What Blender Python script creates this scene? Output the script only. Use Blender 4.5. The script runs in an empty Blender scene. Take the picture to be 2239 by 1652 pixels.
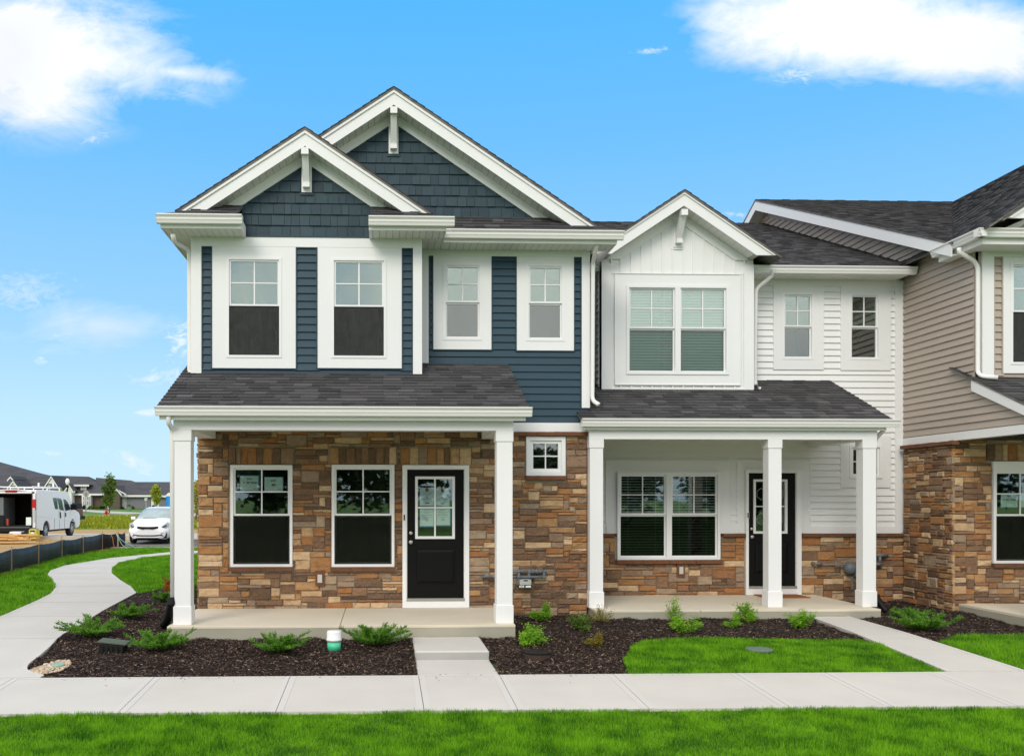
import bpy, math, random
import numpy as np
from mathutils import Vector, Matrix
from mathutils import noise as mnoise
random.seed(7); np.random.seed(7)
RND = random.Random(11)
scene = bpy.context.scene
col = scene.collection

# ------------------------------------------------------------------ camera
K = 3072 / 2239.0                       # measurements below were read off at 2239 px width
FOC, CX0, HOR, CAMZ, YAW = 2000.0, 905.0, 1091.0, 1.67, math.radians(2.0)
cam = bpy.data.objects.new('camera', bpy.data.cameras.new('camera'))
col.objects.link(cam); scene.camera = cam
cam.location = (0, 0, CAMZ); cam.rotation_euler = (math.pi/2, 0, -YAW)
cam.data.sensor_width = 36; cam.data.lens = 36*FOC/2239
cam.data.shift_x = (1119.5-CX0)/2239; cam.data.shift_y = (HOR-826)/2239
cam.data.clip_end = 4000; cam.data.clip_start = .05

# ------------------------------------------------------------------ light
SUN_EL, SUN_AZ = math.radians(34), math.radians(24)    # sun behind the camera, a little to the left
S = Vector((-math.sin(SUN_AZ)*math.cos(SUN_EL), -math.cos(SUN_AZ)*math.cos(SUN_EL), math.sin(SUN_EL)))
sl = bpy.data.lights.new('sun', 'SUN'); sl.energy = 1.25; sl.angle = math.radians(24); sl.color = (1, .93, .82)
sun = bpy.data.objects.new('sun', sl); col.objects.link(sun)
sun.rotation_euler = (-S).to_track_quat('-Z', 'Y').to_euler()
scene.view_settings.view_transform = 'Standard'; scene.view_settings.look = 'None'
scene.view_settings.exposure = 0.5; scene.view_settings.gamma = 1.0
scene.view_settings.use_curve_mapping = False
try:
    scene.cycles.max_bounces = 8; scene.cycles.transparent_max_bounces = 16
except Exception: pass

world = bpy.data.worlds.new('World'); scene.world = world; world.use_nodes = True
def build_world():
    nt = world.node_tree; N = nt.nodes; L = nt.links; N.clear()
    def math_(op, a, b=None, clamp=False):
        n = N.new('ShaderNodeMath'); n.operation = op; n.use_clamp = clamp
        for i, v in enumerate((a, b)):
            if v is None: continue
            if isinstance(v, (int, float)): n.inputs[i].default_value = v
            else: L.new(v, n.inputs[i])
        return n.outputs[0]
    def mix(f, a, b):
        n = N.new('ShaderNodeMix'); n.data_type = 'RGBA'
        for s_, v in ((n.inputs[0], f), (n.inputs[6], a), (n.inputs[7], b)):
            if isinstance(v, (int, float)): s_.default_value = v
            elif isinstance(v, tuple): s_.default_value = v
            else: L.new(v, s_)
        return n.outputs[2]
    out = N.new('ShaderNodeOutputWorld'); bg = N.new('ShaderNodeBackground'); bg.inputs[1].default_value = .1
    L.new(bg.outputs[0], out.inputs[0])
    tc = N.new('ShaderNodeTexCoord'); sep = N.new('ShaderNodeSeparateXYZ'); L.new(tc.outputs['Generated'], sep.inputs[0])
    x, y, z = sep.outputs
    sky = N.new('ShaderNodeTexSky'); sky.sky_type = 'NISHITA'; sky.sun_disc = False
    sky.sun_elevation = SUN_EL; sky.sun_rotation = math.pi + SUN_AZ
    sky.air_density = 1.0; sky.dust_density = 1.0; sky.ozone_density = 1.0
    el = math_('MAXIMUM', z, 0.0)
    ramp = N.new('ShaderNodeValToRGB'); L.new(el, ramp.inputs[0])
    cr = ramp.color_ramp
    stops = [(0.0, (4.5, 6.3, 7.6)), (.09, (3.8, 5.9, 7.6)), (.2, (2.3, 4.8, 7.6)), (.36, (1.15, 3.95, 7.6)), (.5, (.60, 3.6, 7.6)), (.8, (.5, 2.6, 6.0))]
    cr.elements[0].position = 0; cr.elements[0].color = (*stops[0][1], 1)
    cr.elements[1].position = .8; cr.elements[1].color = (*stops[-1][1], 1)
    for p, c in stops[1:-1]:
        e = cr.elements.new(p); e.color = (*c, 1)
    base = mix(.93, sky.outputs[0], ramp.outputs[0])
    # clouds in front: each one a soft ellipse in direction space, broken up by noise
    ys = math_('MAXIMUM', y, .05)
    a = math_('DIVIDE', x, ys); b = math_('DIVIDE', z, ys)
    comb = N.new('ShaderNodeCombineXYZ'); L.new(math_('MULTIPLY', a, .55), comb.inputs[0]); L.new(b, comb.inputs[1])
    def noise(scale, detail, vec, rough=.6, dist=0.0):
        n = N.new('ShaderNodeTexNoise'); n.inputs['Scale'].default_value = scale; n.inputs['Detail'].default_value = detail
        n.inputs['Roughness'].default_value = rough; n.inputs['Distortion'].default_value = dist
        L.new(vec, n.inputs['Vector']); return n.outputs[0]
    n1 = noise(9, 9, comb.outputs[0], .62, .6); n2 = noise(34, 6, comb.outputs[0], .65, .8)
    nn = math_('ADD', math_('MULTIPLY', math_('SUBTRACT', n1, .5), 2.6), math_('MULTIPLY', math_('SUBTRACT', n2, .5), .9))
    blobs = [(30,110,270,135,0,1.0,1.55),(190,130,210,80,-.1,1.0,1.35),(380,158,125,30,-.05,.9,1.0),(0,215,130,66,.2,.85,1.2),
             (220,50,90,70,0,.5,1.0),(415,208,42,14,0,.35,.7),(205,300,38,18,.4,.5,.7),
             (1850,55,275,100,0,1.0,1.5),(2080,95,215,82,0,.97,1.45),(1640,20,110,34,0,.8,1.0),(1700,100,90,34,0,.7,.9),(1745,158,85,30,0,.6,.8),(2000,140,190,40,0,.6,.8),
             (1430,110,60,11,.1,.6,.7),(230,715,200,62,0,.48,1.0),(60,640,90,50,0,.34,.9),(150,728,70,20,.2,.55,.9),(393,750,30,45,0,1.0,.9),
             (345,822,70,20,.15,.75,.8),(325,902,32,12,0,.7,.7),(285,1003,46,22,-.4,.6,.8),(115,990,30,9,0,.6,.7),(90,785,18,14,0,.55,.7),(1605,468,34,14,0,.5,.7)]
    n5 = noise(95, 5, comb.outputs[0], .65, 1.2); nns = math_('ADD', math_('MULTIPLY', math_('SUBTRACT', n5, .5), 3.4), math_('MULTIPLY', math_('SUBTRACT', n2, .5), 1.6))
    dens = 0.0
    for (px_, py_, rx, ry, rot, amt, soft) in blobs:
        t = (px_-CX0)/FOC; s_, c_ = math.sin(YAW), math.cos(YAW)
        a0 = (t*c_+s_)/(c_-t*s_); b0 = (HOR-py_)/FOC*(a0*s_+c_)
        da = math_('SUBTRACT', a, a0); db = math_('SUBTRACT', b, b0)
        if rot:
            da, db = math_('ADD', da, math_('MULTIPLY', db, -rot)), math_('ADD', db, math_('MULTIPLY', da, -rot))
        da = math_('DIVIDE', da, rx/FOC); db = math_('DIVIDE', db, ry/FOC)
        r = math_('SQRT', math_('ADD', math_('MULTIPLY', da, da), math_('MULTIPLY', db, db)))
        v = math_('MULTIPLY', math_('ADD', math_('SUBTRACT', soft, r), nns if rx < 95 else nn), .95 if rx < 95 else 1.05, True)
        # keep the noise from lighting up far from the blob
        w = math_('MULTIPLY', math_('SUBTRACT', 1.75, r), 1.6, True)
        v = math_('MULTIPLY', math_('MULTIPLY', v, w), amt)
        dens = v if isinstance(dens, float) else math_('MAXIMUM', dens, v)
    front = math_('MULTIPLY', dens, math_('GREATER_THAN', y, .05))
    # unseen broken cloud deck over the rest of the sky, brightened as fill light
    n3 = noise(2.2, 7, tc.outputs['Generated'], .55, .3)
    deck = math_('MULTIPLY', math_('ADD', n3, -.33), 5.0, True)
    away = math_('MULTIPLY', math_('SUBTRACT', .62, math_('ADD', y, math_('MULTIPLY', z, -.45))), 2.2, True)
    deck = math_('MULTIPLY', math_('MULTIPLY', deck, away), .92)
    deck = math_('MULTIPLY', deck, math_('MULTIPLY', z, 14, True))
    n4 = math_('ADD', math_('MULTIPLY', noise(4, 4, tc.outputs['Generated']), .5), .74)
    cc = N.new('ShaderNodeVectorMath'); cc.operation = 'SCALE'; cc.inputs[0].default_value = (10.6, 10.2, 9.9); L.new(n4, cc.inputs['Scale'])
    cf = N.new('ShaderNodeVectorMath'); cf.operation = 'SCALE'; cf.inputs[0].default_value = (7.1, 7.35, 7.6); L.new(n4, cf.inputs['Scale'])
    full = mix(deck, mix(front, base, cf.outputs[0]), cc.outputs[0])
    L.new(full, bg.inputs[0])
build_world()

# ------------------------------------------------------------------ geometry helpers
_s, _c = math.sin(YAW), math.cos(YAW)
def wx(x, Y):
    t = (x-CX0)/FOC; return Y*(t*_c+_s)/(_c-t*_s)
def W(x, y, Y):
    X = wx(x, Y); return X, CAMZ + (HOR-y)*(X*_s+Y*_c)/FOC
def RECT(x0, y0, x1, y1, Y):
    a = W(x0, y0, Y); b = W(x1, y1, Y); c = W(x0, y1, Y); d = W(x1, y0, Y)
    return a[0], b[0], (b[1]+c[1])/2, (a[1]+d[1])/2       # X0,X1,Z0,Z1
def g(Y):
    if Y < 6: return -.46
    if Y < 12.2: return -.15-.05*(12.2-Y)
    if Y < 14: return -.15+.05*(Y-12.2)/1.8
    return -.10
def gv(Y):
    return np.where(Y < 6, -.46, np.where(Y < 12.2, -.15-.05*(12.2-Y), np.where(Y < 14, -.15+.05*(Y-12.2)/1.8, -.10)))
def GP(x, y):                            # point of the ground seen at this place of the photograph
    lo, hi = 4.0, 900.0
    for _ in range(60):
        m = (lo+hi)/2
        if W(x, y, m)[1] > g(m): lo = m
        else: hi = m
    return wx(x, lo), lo
def crop(ox, oy, sc):
    return lambda x, y: ((ox+x/sc)/K, (oy+y/sc)/K)
C1 = crop(450, 220, 2.488); C2 = crop(1200, 500, 2.2025); C3 = crop(450, 680, 2.634); C4 = crop(0, 1350, 3.303)
C5 = crop(450, 1220, 2.36); C6 = crop(1150, 1220, 2.36); B1 = crop(1720, 520, 2.36); B2 = crop(2372, 500, 2.066)
B3 = crop(1720, 1220, 2.36); B4 = crop(2372, 1220, 2.36); D5 = crop(0, 1700, 2.799); D6 = crop(600, 1750, 2.488)
D7 = crop(1450, 1750, 2.634); D8 = crop(2222, 1700, 2.634); FF = crop(180, 1380, 6.585); VV = crop(0, 1380, 5.1615)
T3 = crop(2650, 480, 3.303)

LOC = {}
def base_of(p):
    return LOC[p.name] if p is not None else Vector((0, 0, 0))
def tag(o, label=None, cat=None, group=None, kind=None):
    if label: o['label'] = label
    if cat: o['category'] = cat
    if group: o['group'] = group
    if kind: o['kind'] = kind
    return o
def thing(name, label, cat, loc, group=None):
    o = bpy.data.objects.new(name, None); col.objects.link(o); o.location = loc
    o.empty_display_size = .2
    LOC[o.name] = Vector(loc); return tag(o, label, cat, group)
def link(name, me, m, parent=None, smooth=False):
    o = bpy.data.objects.new(name, me); col.objects.link(o)
    if m is not None: me.materials.append(m)
    if parent is not None:
        o.parent = parent; LOC[o.name] = LOC[parent.name].copy()
    else: LOC[o.name] = Vector((0, 0, 0))
    if smooth:
        me.polygons.foreach_set('use_smooth', [True]*len(me.polygons))
    return o
class MB:
    def __init__(s): s.v = []; s.f = []
    def add(s, vs, fs):
        n = len(s.v); s.v += [tuple(p) for p in vs]; s.f += [tuple(n+i for i in q) for q in fs]; return s
    def box(s, x0, x1, y0, y1, z0, z1):
        vs = [(x, y, z) for x in (x0, x1) for y in (y0, y1) for z in (z0, z1)]
        return s.add(vs, [(0,1,3,2),(4,6,7,5),(0,4,5,1),(2,3,7,6),(0,2,6,4),(1,5,7,3)])
    def prism(s, pts, ax, a, b):         # pts 2-D polygon, extruded along axis ax between a and b
        n = len(pts)
        def P(p, t):
            return (t, p[0], p[1]) if ax == 0 else ((p[0], t, p[1]) if ax == 1 else (p[0], p[1], t))
        vs = [P(p, a) for p in pts]+[P(p, b) for p in pts]
        fs = [tuple(range(n))[::-1], tuple(range(n, 2*n))]+[(i, (i+1) % n, n+(i+1) % n, n+i) for i in range(n)]
        return s.add(vs, fs)
    def hexa(s, bot, top):               # two quads
        return s.add(list(bot)+list(top), [(3,2,1,0),(4,5,6,7),(0,1,5,4),(1,2,6,5),(2,3,7,6),(3,0,4,7)])
    def tube(s, path, r, n=8, sq=1.0, caps=True):
        path = [Vector(p) for p in path]; m = len(path)
        rr = r if isinstance(r, (list, tuple)) else [r]*m
        up = Vector((0, 0, 1)); rings = []
        for i, p in enumerate(path):
            d = (path[min(i+1, m-1)]-path[max(i-1, 0)]).normalized()
            a = d.cross(Vector((0, 1, 0)) if abs(d.y) < .9 else up).normalized(); b = d.cross(a).normalized()
            rings.append([p+(a*math.cos(2*math.pi*(k+.5)/n)+b*sq*math.sin(2*math.pi*(k+.5)/n))*rr[i] for k in range(n)])
        vs = [q for r_ in rings for q in r_]
        fs = [(i*n+k, i*n+(k+1) % n, (i+1)*n+(k+1) % n, (i+1)*n+k) for i in range(m-1) for k in range(n)]
        if caps: fs += [tuple(range(n))[::-1], tuple((m-1)*n+k for k in range(n))]
        return s.add(vs, fs)
    def lathe(s, prof, c, axis='z', n=16):
        vs = []; 
        for (r, h) in prof:
            for k in range(n):
                t = 2*math.pi*k/n; a, b = r*math.cos(t), r*math.sin(t)
                vs.append((c[0]+a, c[1]+b, c[2]+h) if axis == 'z' else ((c[0]+h, c[1]+a, c[2]+b) if axis == 'x' else (c[0]+a, c[1]+h, c[2]+b)))
        m = len(prof)
        fs = [(i*n+k, i*n+(k+1) % n, (i+1)*n+(k+1) % n, (i+1)*n+k) for i in range(m-1) for k in range(n)]
        fs += [tuple(range(n))[::-1], tuple((m-1)*n+k for k in range(n))]
        return s.add(vs, fs)
    def build(s, name, m, parent=None, smooth=False):
        b = base_of(parent)
        me = bpy.data.meshes.new(name); me.from_pydata([(p[0]-b.x, p[1]-b.y, p[2]-b.z) for p in s.v], [], s.f); me.update()
        return link(name, me, m, parent, smooth)
def np_mesh(name, V, F, m, parent=None, smooth=False):       # fast path, F all quads or all tris
    me = bpy.data.meshes.new(name); nv, nf, k = len(V), len(F), F.shape[1]
    me.vertices.add(nv); me.vertices.foreach_set('co', np.asarray(V, np.float32).ravel())
    me.loops.add(nf*k); me.loops.foreach_set('vertex_index', np.asarray(F, np.int32).ravel())
    me.polygons.add(nf); me.polygons.foreach_set('loop_start', np.arange(0, nf*k, k, dtype=np.int32))
    me.polygons.foreach_set('loop_total', np.full(nf, k, np.int32))
    me.update(calc_edges=True)
    return link(name, me, m, parent, smooth)
def box(name, x0, x1, y0, y1, z0, z1, m, parent=None):
    return MB().box(x0, x1, y0, y1, z0, z1).build(name, m, parent)
def bevel(o, w=.006, seg=2):
    md = o.modifiers.new('bevel', 'BEVEL'); md.width = w; md.segments = seg; md.limit_method = 'ANGLE'; return o
def clip_poly(poly, a, b, c):            # keep a*x+b*y <= c
    out = []
    for i in range(len(poly)):
        p, q = poly[i], poly[(i+1) % len(poly)]
        dp, dq = a*p[0]+b*p[1]-c, a*q[0]+b*q[1]-c
        if dp <= 0: out.append(p)
        if (dp < 0 < dq) or (dq < 0 < dp):
            t = dp/(dp-dq); out.append((p[0]+(q[0]-p[0])*t, p[1]+(q[1]-p[1])*t))
    return out
def clip_to(poly, region):               # region convex, counter-clockwise
    for i in range(len(region)):
        p, q = region[i], region[(i+1) % len(region)]
        a, b = (q[1]-p[1]), -(q[0]-p[0]); c = a*p[0]+b*p[1]
        poly = clip_poly(poly, a, b, c)
        if len(poly) < 3: return []
    return poly
def area(p):
    return abs(sum(p[i][0]*p[(i+1) % len(p)][1]-p[(i+1) % len(p)][0]*p[i][1] for i in range(len(p))))/2
def piece(poly, O, U, V, Nn, t0, t1, v0, v1, back=-.002):
    O, U, V, Nn = Vector(O), Vector(U), Vector(V), Vector(Nn)
    n = len(poly); vs = [O+U*p[0]+V*p[1]+Nn*back for p in poly]
    vs += [O+U*p[0]+V*p[1]+Nn*(t0+(t1-t0)*(p[1]-v0)/max(v1-v0, 1e-6)) for p in poly]
    fs = [tuple(range(n))[::-1], tuple(range(n, 2*n))]+[(i, (i+1) % n, n+(i+1) % n, n+i) for i in range(n)]
    return vs, fs
BUD = {}
def emit(pieces, name, m, parent, root, limit=300, stuff=None, key=None):
    """one object per piece while the house's budget of this part lasts, the rest joined"""
    k = (root.name, name); left = limit-BUD.get(k, 0)
    def size(pc):
        v = pc[0]; c = v[len(v)//2]; xs = [p[0] for p in v]; ys = [p[1] for p in v]; zs = [p[2] for p in v]
        d = max(.5, c[1]); return -((max(xs)-min(xs))+(max(ys)-min(ys))*.3)*((max(zs)-min(zs))+.01)/d/d
    ps = sorted(pieces, key=key or size)
    for vs, fs in ps[:max(0, left)]:
        MB().add(vs, fs).build(name, m, parent)
    BUD[k] = BUD.get(k, 0)+min(len(ps), max(0, left))
    rest = ps[max(0, left):]
    if rest:
        mb = MB()
        for vs, fs in rest: mb.add(vs, fs)
        o = mb.build(stuff or name+'s', m, parent); o['kind'] = 'stuff'

# ------------------------------------------------------------------ materials
def lin(r, gg, b):
    f = lambda c: (c/255/12.92) if c/255 <= .04045 else ((c/255+.055)/1.055)**2.4
    return (f(r), f(gg), f(b), 1)
class NT:
    def __init__(s, name):
        s.m = bpy.data.materials.new(name); s.m.use_nodes = True; s.n = s.m.node_tree.nodes; s.l = s.m.node_tree.links
        s.p = s.n['Principled BSDF']; s.out = s.n['Material Output']
    def set(s, sock, v):
        if isinstance(v, bpy.types.NodeSocket): s.l.new(v, sock)
        else: sock.default_value = v
    def node(s, t, **kw):
        n = s.n.new(t)
        for k, v in kw.items(): setattr(n, k, v)
        return n
    def coord(s, which='Object', scale=(1, 1, 1)):
        tc = s.node('ShaderNodeTexCoord'); mp = s.node('ShaderNodeMapping'); mp.inputs['Scale'].default_value = scale
        if which == 'World':
            ge = s.node('ShaderNodeNewGeometry'); s.l.new(ge.outputs['Position'], mp.inputs[0])
        else: s.l.new(tc.outputs[which], mp.inputs[0])
        return mp.outputs[0]
    def noise(s, scale, detail=4, vec=None, rough=.55, dist=0):
        n = s.node('ShaderNodeTexNoise'); n.inputs['Scale'].default_value = scale; n.inputs['Detail'].default_value = detail
        n.inputs['Roughness'].default_value = rough; n.inputs['Distortion'].default_value = dist
        s.l.new(vec if vec is not None else s.coord('World'), n.inputs['Vector']); return n.outputs[0]
    def math(s, op, a, b=0.0, clamp=False):
        n = s.node('ShaderNodeMath', operation=op, use_clamp=clamp); s.set(n.inputs[0], a); s.set(n.inputs[1], b); return n.outputs[0]
    def mix(s, f, a, b, blend='MIX'):
        n = s.node('ShaderNodeMix', data_type='RGBA', blend_type=blend); s.set(n.inputs[0], f); s.set(n.inputs[6], a); s.set(n.inputs[7], b); return n.outputs[2]
    def ramp(s, f, stops, interp='LINEAR'):
        n = s.node('ShaderNodeValToRGB'); s.l.new(f, n.inputs[0]); cr = n.color_ramp; cr.interpolation = interp
        cr.elements[0].position = stops[0][0]; cr.elements[0].color = stops[0][1]
        cr.elements[1].position = stops[-1][0]; cr.elements[1].color = stops[-1][1]
        for p, c in stops[1:-1]:
            e = cr.elements.new(p); e.color = c
        return n.outputs[0]
    def rnd(s):
        a = s.node('ShaderNodeObjectInfo').outputs['Random']; b = s.node('ShaderNodeNewGeometry').outputs['Random Per Island']
        return s.math('FRACT', s.math('ADD', s.math('MULTIPLY', a, 7.13), s.math('MULTIPLY', b, 3.77)))
    def bump(s, h, strength=.3, dist=.01):
        b = s.node('ShaderNodeBump'); b.inputs['Strength'].default_value = strength; b.inputs['Distance'].default_value = dist
        s.l.new(h, b.inputs['Height']); s.l.new(b.outputs[0], s.p.inputs['Normal'])
    def done(s, color=None, rough=.6, spec=.5, metal=0.0):
        if color is not None: s.set(s.p.inputs['Base Color'], color)
        s.set(s.p.inputs['Roughness'], rough); s.p.inputs['Specular IOR Level'].default_value = spec; s.p.inputs['Metallic'].default_value = metal
        return s.m
def scl(c, k): return (min(1, c[0]*k), min(1, c[1]*k), min(1, c[2]*k), 1)
def plain(name, c, rough=.6, var=.08, nscale=6, bump=0, bscale=60, spec=.4, metal=0, rv=0):
    n = NT(name); f = n.noise(nscale, 5)
    cc = n.mix(f, scl(c, 1-var), scl(c, 1+var))
    if rv: cc = n.mix(n.math('MULTIPLY', n.rnd(), rv), cc, scl(c, .35))
    if bump: n.bump(n.noise(bscale, 5), bump, .01)
    return n.done(cc, rough, spec, metal)
WHT = (.79, .79, .785, 1)
M = {}
M['trim'] = plain('white_trim', WHT, .5, .025, 2.2, .06, 90)
M['vinyl'] = plain('white_vinyl', (.80, .80, .80, 1), .42, .02, 3, .05, 120)
M['gutter'] = plain('gutter_metal', (.80, .79, .765, 1), .33, .02, 2)
M['soffit'] = plain('soffit_vinyl', (.78, .77, .72, 1), .5, .02, 3)
M['groove'] = plain('soffit_groove', (.42, .41, .38, 1), .8)
M['blue'] = plain('slate_blue_siding', (.032, .066, .092, 1), .5, .08, 3, .12, 150, .22, rv=.10)
M['bluetrim'] = plain('slate_channel', (.030, .054, .074, 1), .45, spec=.3)
M['wsiding'] = plain('white_siding', (.80, .80, .79, 1), .5, .02, 3, .06, 150, .4)
M['taupe'] = plain('taupe_siding', (.42, .355, .30, 1), .55, .05, 3, .1, 150, .4, rv=.06)
M['black'] = plain('black_paint', (.004, .004, .004, 1), .5, .1, 5, .02, 40, .15)
M['rubber'] = plain('black_plastic', (.011, .011, .011, 1), .55, .2, 8, .1, 50, .2)
M['metal'] = plain('brushed_nickel', (.55, .53, .5, 1), .3, .05, 9, metal=.9)
M['pipe'] = plain('grey_gas_pipe', (.14, .16, .175, 1), .5, .25, 14, .15, 60, .5)
M['meter'] = plain('meter_grey', (.5, .5, .47, 1), .5, .05)
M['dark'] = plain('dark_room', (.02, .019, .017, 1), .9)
M['lightroom'] = plain('room_wall', (.22, .23, .21, 1), .9)
M['paper'] = plain('paper', (.80, .90, .84, 1), .8, .05, 12)
M['paperw'] = plain('paper_white', (.86, .92, .93, 1), .8, .04, 12)
M['tape'] = plain('blue_tape', (.03, .25, .50, 1), .6)
M['ink'] = plain('ink', (.015, .02, .02, 1), .8)
M['redink'] = plain('red_ink', (.35, .05, .03, 1), .7)
M['mat'] = plain('coir_mat', (.30, .12, .035, 1), .95, .3, 60, .4, 200)
M['grout'] = plain('mortar', (.34, .285, .22, 1), .95, .15, 20, .4, 120)
def m_shake():
    n = NT('cedar_shake_slate'); v = n.coord('World', (60, 60, 2.5)); f = n.noise(1.0, 5, v)
    c = n.mix(f, (.026, .052, .067, 1), (.047, .085, .103, 1)); c = n.mix(n.math('MULTIPLY', n.rnd(), .7), c, (.018, .036, .050, 1))
    n.bump(f, .35, .006); return n.done(c, .55, .22)
M['shake'] = m_shake()
def m_stone():
    n = NT('ledge_stone'); r = n.rnd()
    cols = [(108,82,62),(150,106,66),(180,150,116),(124,94,72),(160,122,84),(138,118,100),(88,68,54),(192,164,130),(146,98,58),(128,104,86),(112,86,68),(170,138,104),(134,92,62),(152,132,110),(98,76,62)]
    cols = [lin(*[min(250, q*1.10) for q in c]) for c in cols]
    st = [(i/len(cols), c) for i, c in enumerate(cols)]
    c = n.ramp(r, st, 'CONSTANT')
    w = n.coord('World', (1, 1, 2.2))
    a = n.noise(5.5, 5, w); c = n.mix(n.math('MULTIPLY', n.math('SUBTRACT', a, .5), 1.3, True), c, lin(166, 112, 62))
    b = n.noise(9, 6, n.coord('World', (1, 1, 1.6)), .6, .5); c = n.mix(n.math('MULTIPLY', n.math('SUBTRACT', b, .45), 1.6, True), c, lin(70, 54, 42))
    d = n.noise(85, 4); c = n.mix(n.math('MULTIPLY', n.math('SUBTRACT', d, .48), 1.5, True), c, lin(205, 180, 145))
    h = n.math('ADD', n.math('MULTIPLY', n.noise(22, 7, w, .65), 1.0), n.math('MULTIPLY', d, .35))
    n.bump(h, .75, .022); return n.done(c, .9, .25)
M['stone'] = m_stone()
M['sill'] = plain('brown_sill_stone', lin(112, 76, 56), .9, .3, 9, .7, 30, .2)
def m_shingle():
    n = NT('asphalt_shingle'); r = n.rnd()
    c = n.ramp(r, [(0, (.040, .039, .041, 1)), (.25, (.072, .070, .072, 1)), (.5, (.108, .104, .107, 1)), (.72, (.050, .049, .051, 1)), (1, (.145, .139, .141, 1))])
    d = n.noise(260, 3); c = n.mix(n.math('ADD', n.math('MULTIPLY', n.math('SUBTRACT', d, .5), 2.6), .68, True), (.034, .032, .034, 1), c)
    e = n.noise(3, 4); c = n.mix(n.math('MULTIPLY', e, .2), c, (.06, .057, .055, 1))
    n.bump(d, .5, .006); return n.done(c, .9, .25)
M['shingle'] = m_shingle()
def m_roofflat(name, c1, c2, sc):        # distant roofs: shingle courses too small to pick apart
    n = NT(name); v = n.coord('World', (sc*.5, sc*.5, sc*3.2)); f = n.noise(1.0, 4, v, .6)
    f2 = n.noise(.35, 3)
    c = n.mix(n.math('MULTIPLY', n.math('SUBTRACT', f, .22), 2.2, True), c1, c2); c = n.mix(n.math('MULTIPLY', f2, .3), c, scl(c1, 1.3))
    n.bump(f, .3, .02); return n.done(c, .9, .25)
M['roof'] = m_roofflat('shingle_roof', (.070, .065, .066, 1), (.235, .212, .200, 1), 6)
M['farroof'] = m_roofflat('far_roof', (.045, .045, .05, 1), (.085, .085, .09, 1), .8)
def m_concrete(name, c, var=.07, bump=.2):
    n = NT(name); a = n.noise(1.3, 6); b = n.noise(30, 5); d = n.noise(7, 4)
    cc = n.mix(a, scl(c, 1-var*1.4), scl(c, 1+var*.6)); cc = n.mix(n.math('MULTIPLY', b, .25), cc, scl(c, .86))
    cc = n.mix(n.math('MULTIPLY', n.math('SUBTRACT', d, .62), 2.5, True), cc, scl((c[0], c[1]*.97, c[2]*.9, 1), .86))
    n.bump(n.noise(170, 4), bump, .004); return n.done(cc, .85, .25)
M['concrete'] = m_concrete('sidewalk_concrete', (.60, .57, .515, 1), .12)
M['curb'] = m_concrete('tooled_concrete_edge', (.605, .58, .535, 1), .08, .08)
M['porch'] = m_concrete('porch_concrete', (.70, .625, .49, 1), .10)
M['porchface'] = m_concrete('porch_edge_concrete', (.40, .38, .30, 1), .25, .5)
M['asphalt'] = m_concrete('asphalt', (.16, .15, .14, 1), .2, .5)
M['padfar'] = m_concrete('far_concrete', (.50, .47, .42, 1), .12)
M['joint'] = plain('joint_soil', (.12, .095, .075, 1), .95)  # dark soil under the slabs, seen in the joints
def m_glass(name, fac, tint=(.9, .95, .93, 1), trans=(.93, .97, .955, 1)):
    n = NT(name); gl = n.node('ShaderNodeBsdfGlossy'); gl.inputs['Roughness'].default_value = .015; gl.inputs['Color'].default_value = tint
    tr = n.node('ShaderNodeBsdfTransparent'); tr.inputs['Color'].default_value = trans
    lw = n.node('ShaderNodeFresnel'); lw.inputs[0].default_value = 1.5
    f = n.math('ADD', n.math('MULTIPLY', lw.outputs[0], 1.0), fac-.04, True)
    b = n.noise(1.5, 3); bp = n.node('ShaderNodeBump'); bp.inputs['Strength'].default_value = .05; bp.inputs['Distance'].default_value = .01
    n.l.new(b, bp.inputs['Height']); n.l.new(bp.outputs[0], gl.inputs['Normal'])
    mx = n.node('ShaderNodeMixShader'); n.l.new(f, mx.inputs[0]); n.l.new(tr.outputs[0], mx.inputs[1]); n.l.new(gl.outputs[0], mx.inputs[2])
    n.l.new(mx.outputs[0], n.out.inputs[0]); return n.m
M['glass'] = m_glass('window_glass', .12)
M['glassdim'] = m_glass('tinted_lower_glass', .022, trans=(.40, .44, .42, 1))
M['glassup'] = m_glass('window_glass_upper', .22, (.82, .93, .88, 1), (.88, .96, .92, 1))
def m_screen(name='insect_screen', c1=(.044, .045, .043, 1), c2=(.078, .079, .076, 1), al=.66):
    n = NT(name); df = n.node('ShaderNodeBsdfDiffuse'); df.inputs[0].default_value = (.05, .052, .05, 1)
    f = n.noise(3.0, 2, n.coord('World', (3, 1, .8)), .5, 3.0)
    c = n.mix(n.math('MULTIPLY', n.math('SUBTRACT', f, .3), 2.0, True), c1, c2); n.l.new(c, df.inputs[0])
    tr = n.node('ShaderNodeBsdfTransparent'); mx = n.node('ShaderNodeMixShader'); mx.inputs[0].default_value = al
    n.l.new(tr.outputs[0], mx.inputs[1]); n.l.new(df.outputs[0], mx.inputs[2]); n.l.new(mx.outputs[0], n.out.inputs[0]); return n.m
M['screen'] = m_screen()  # upstairs copy, paler because sunlight is put into its colour
M['screenshade'] = m_screen('shaded_insect_screen', (.010, .010, .009, 1), (.020, .019, .017, 1), .5)  # porch copy of the same screen, shade put into its darker colour
M['glassteal'] = m_glass('tinted_lower_glass', .06, trans=(.62, .74, .70, 1))
M['blind'] = plain('white_blind', (.72, .76, .74, 1), .6)
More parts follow.
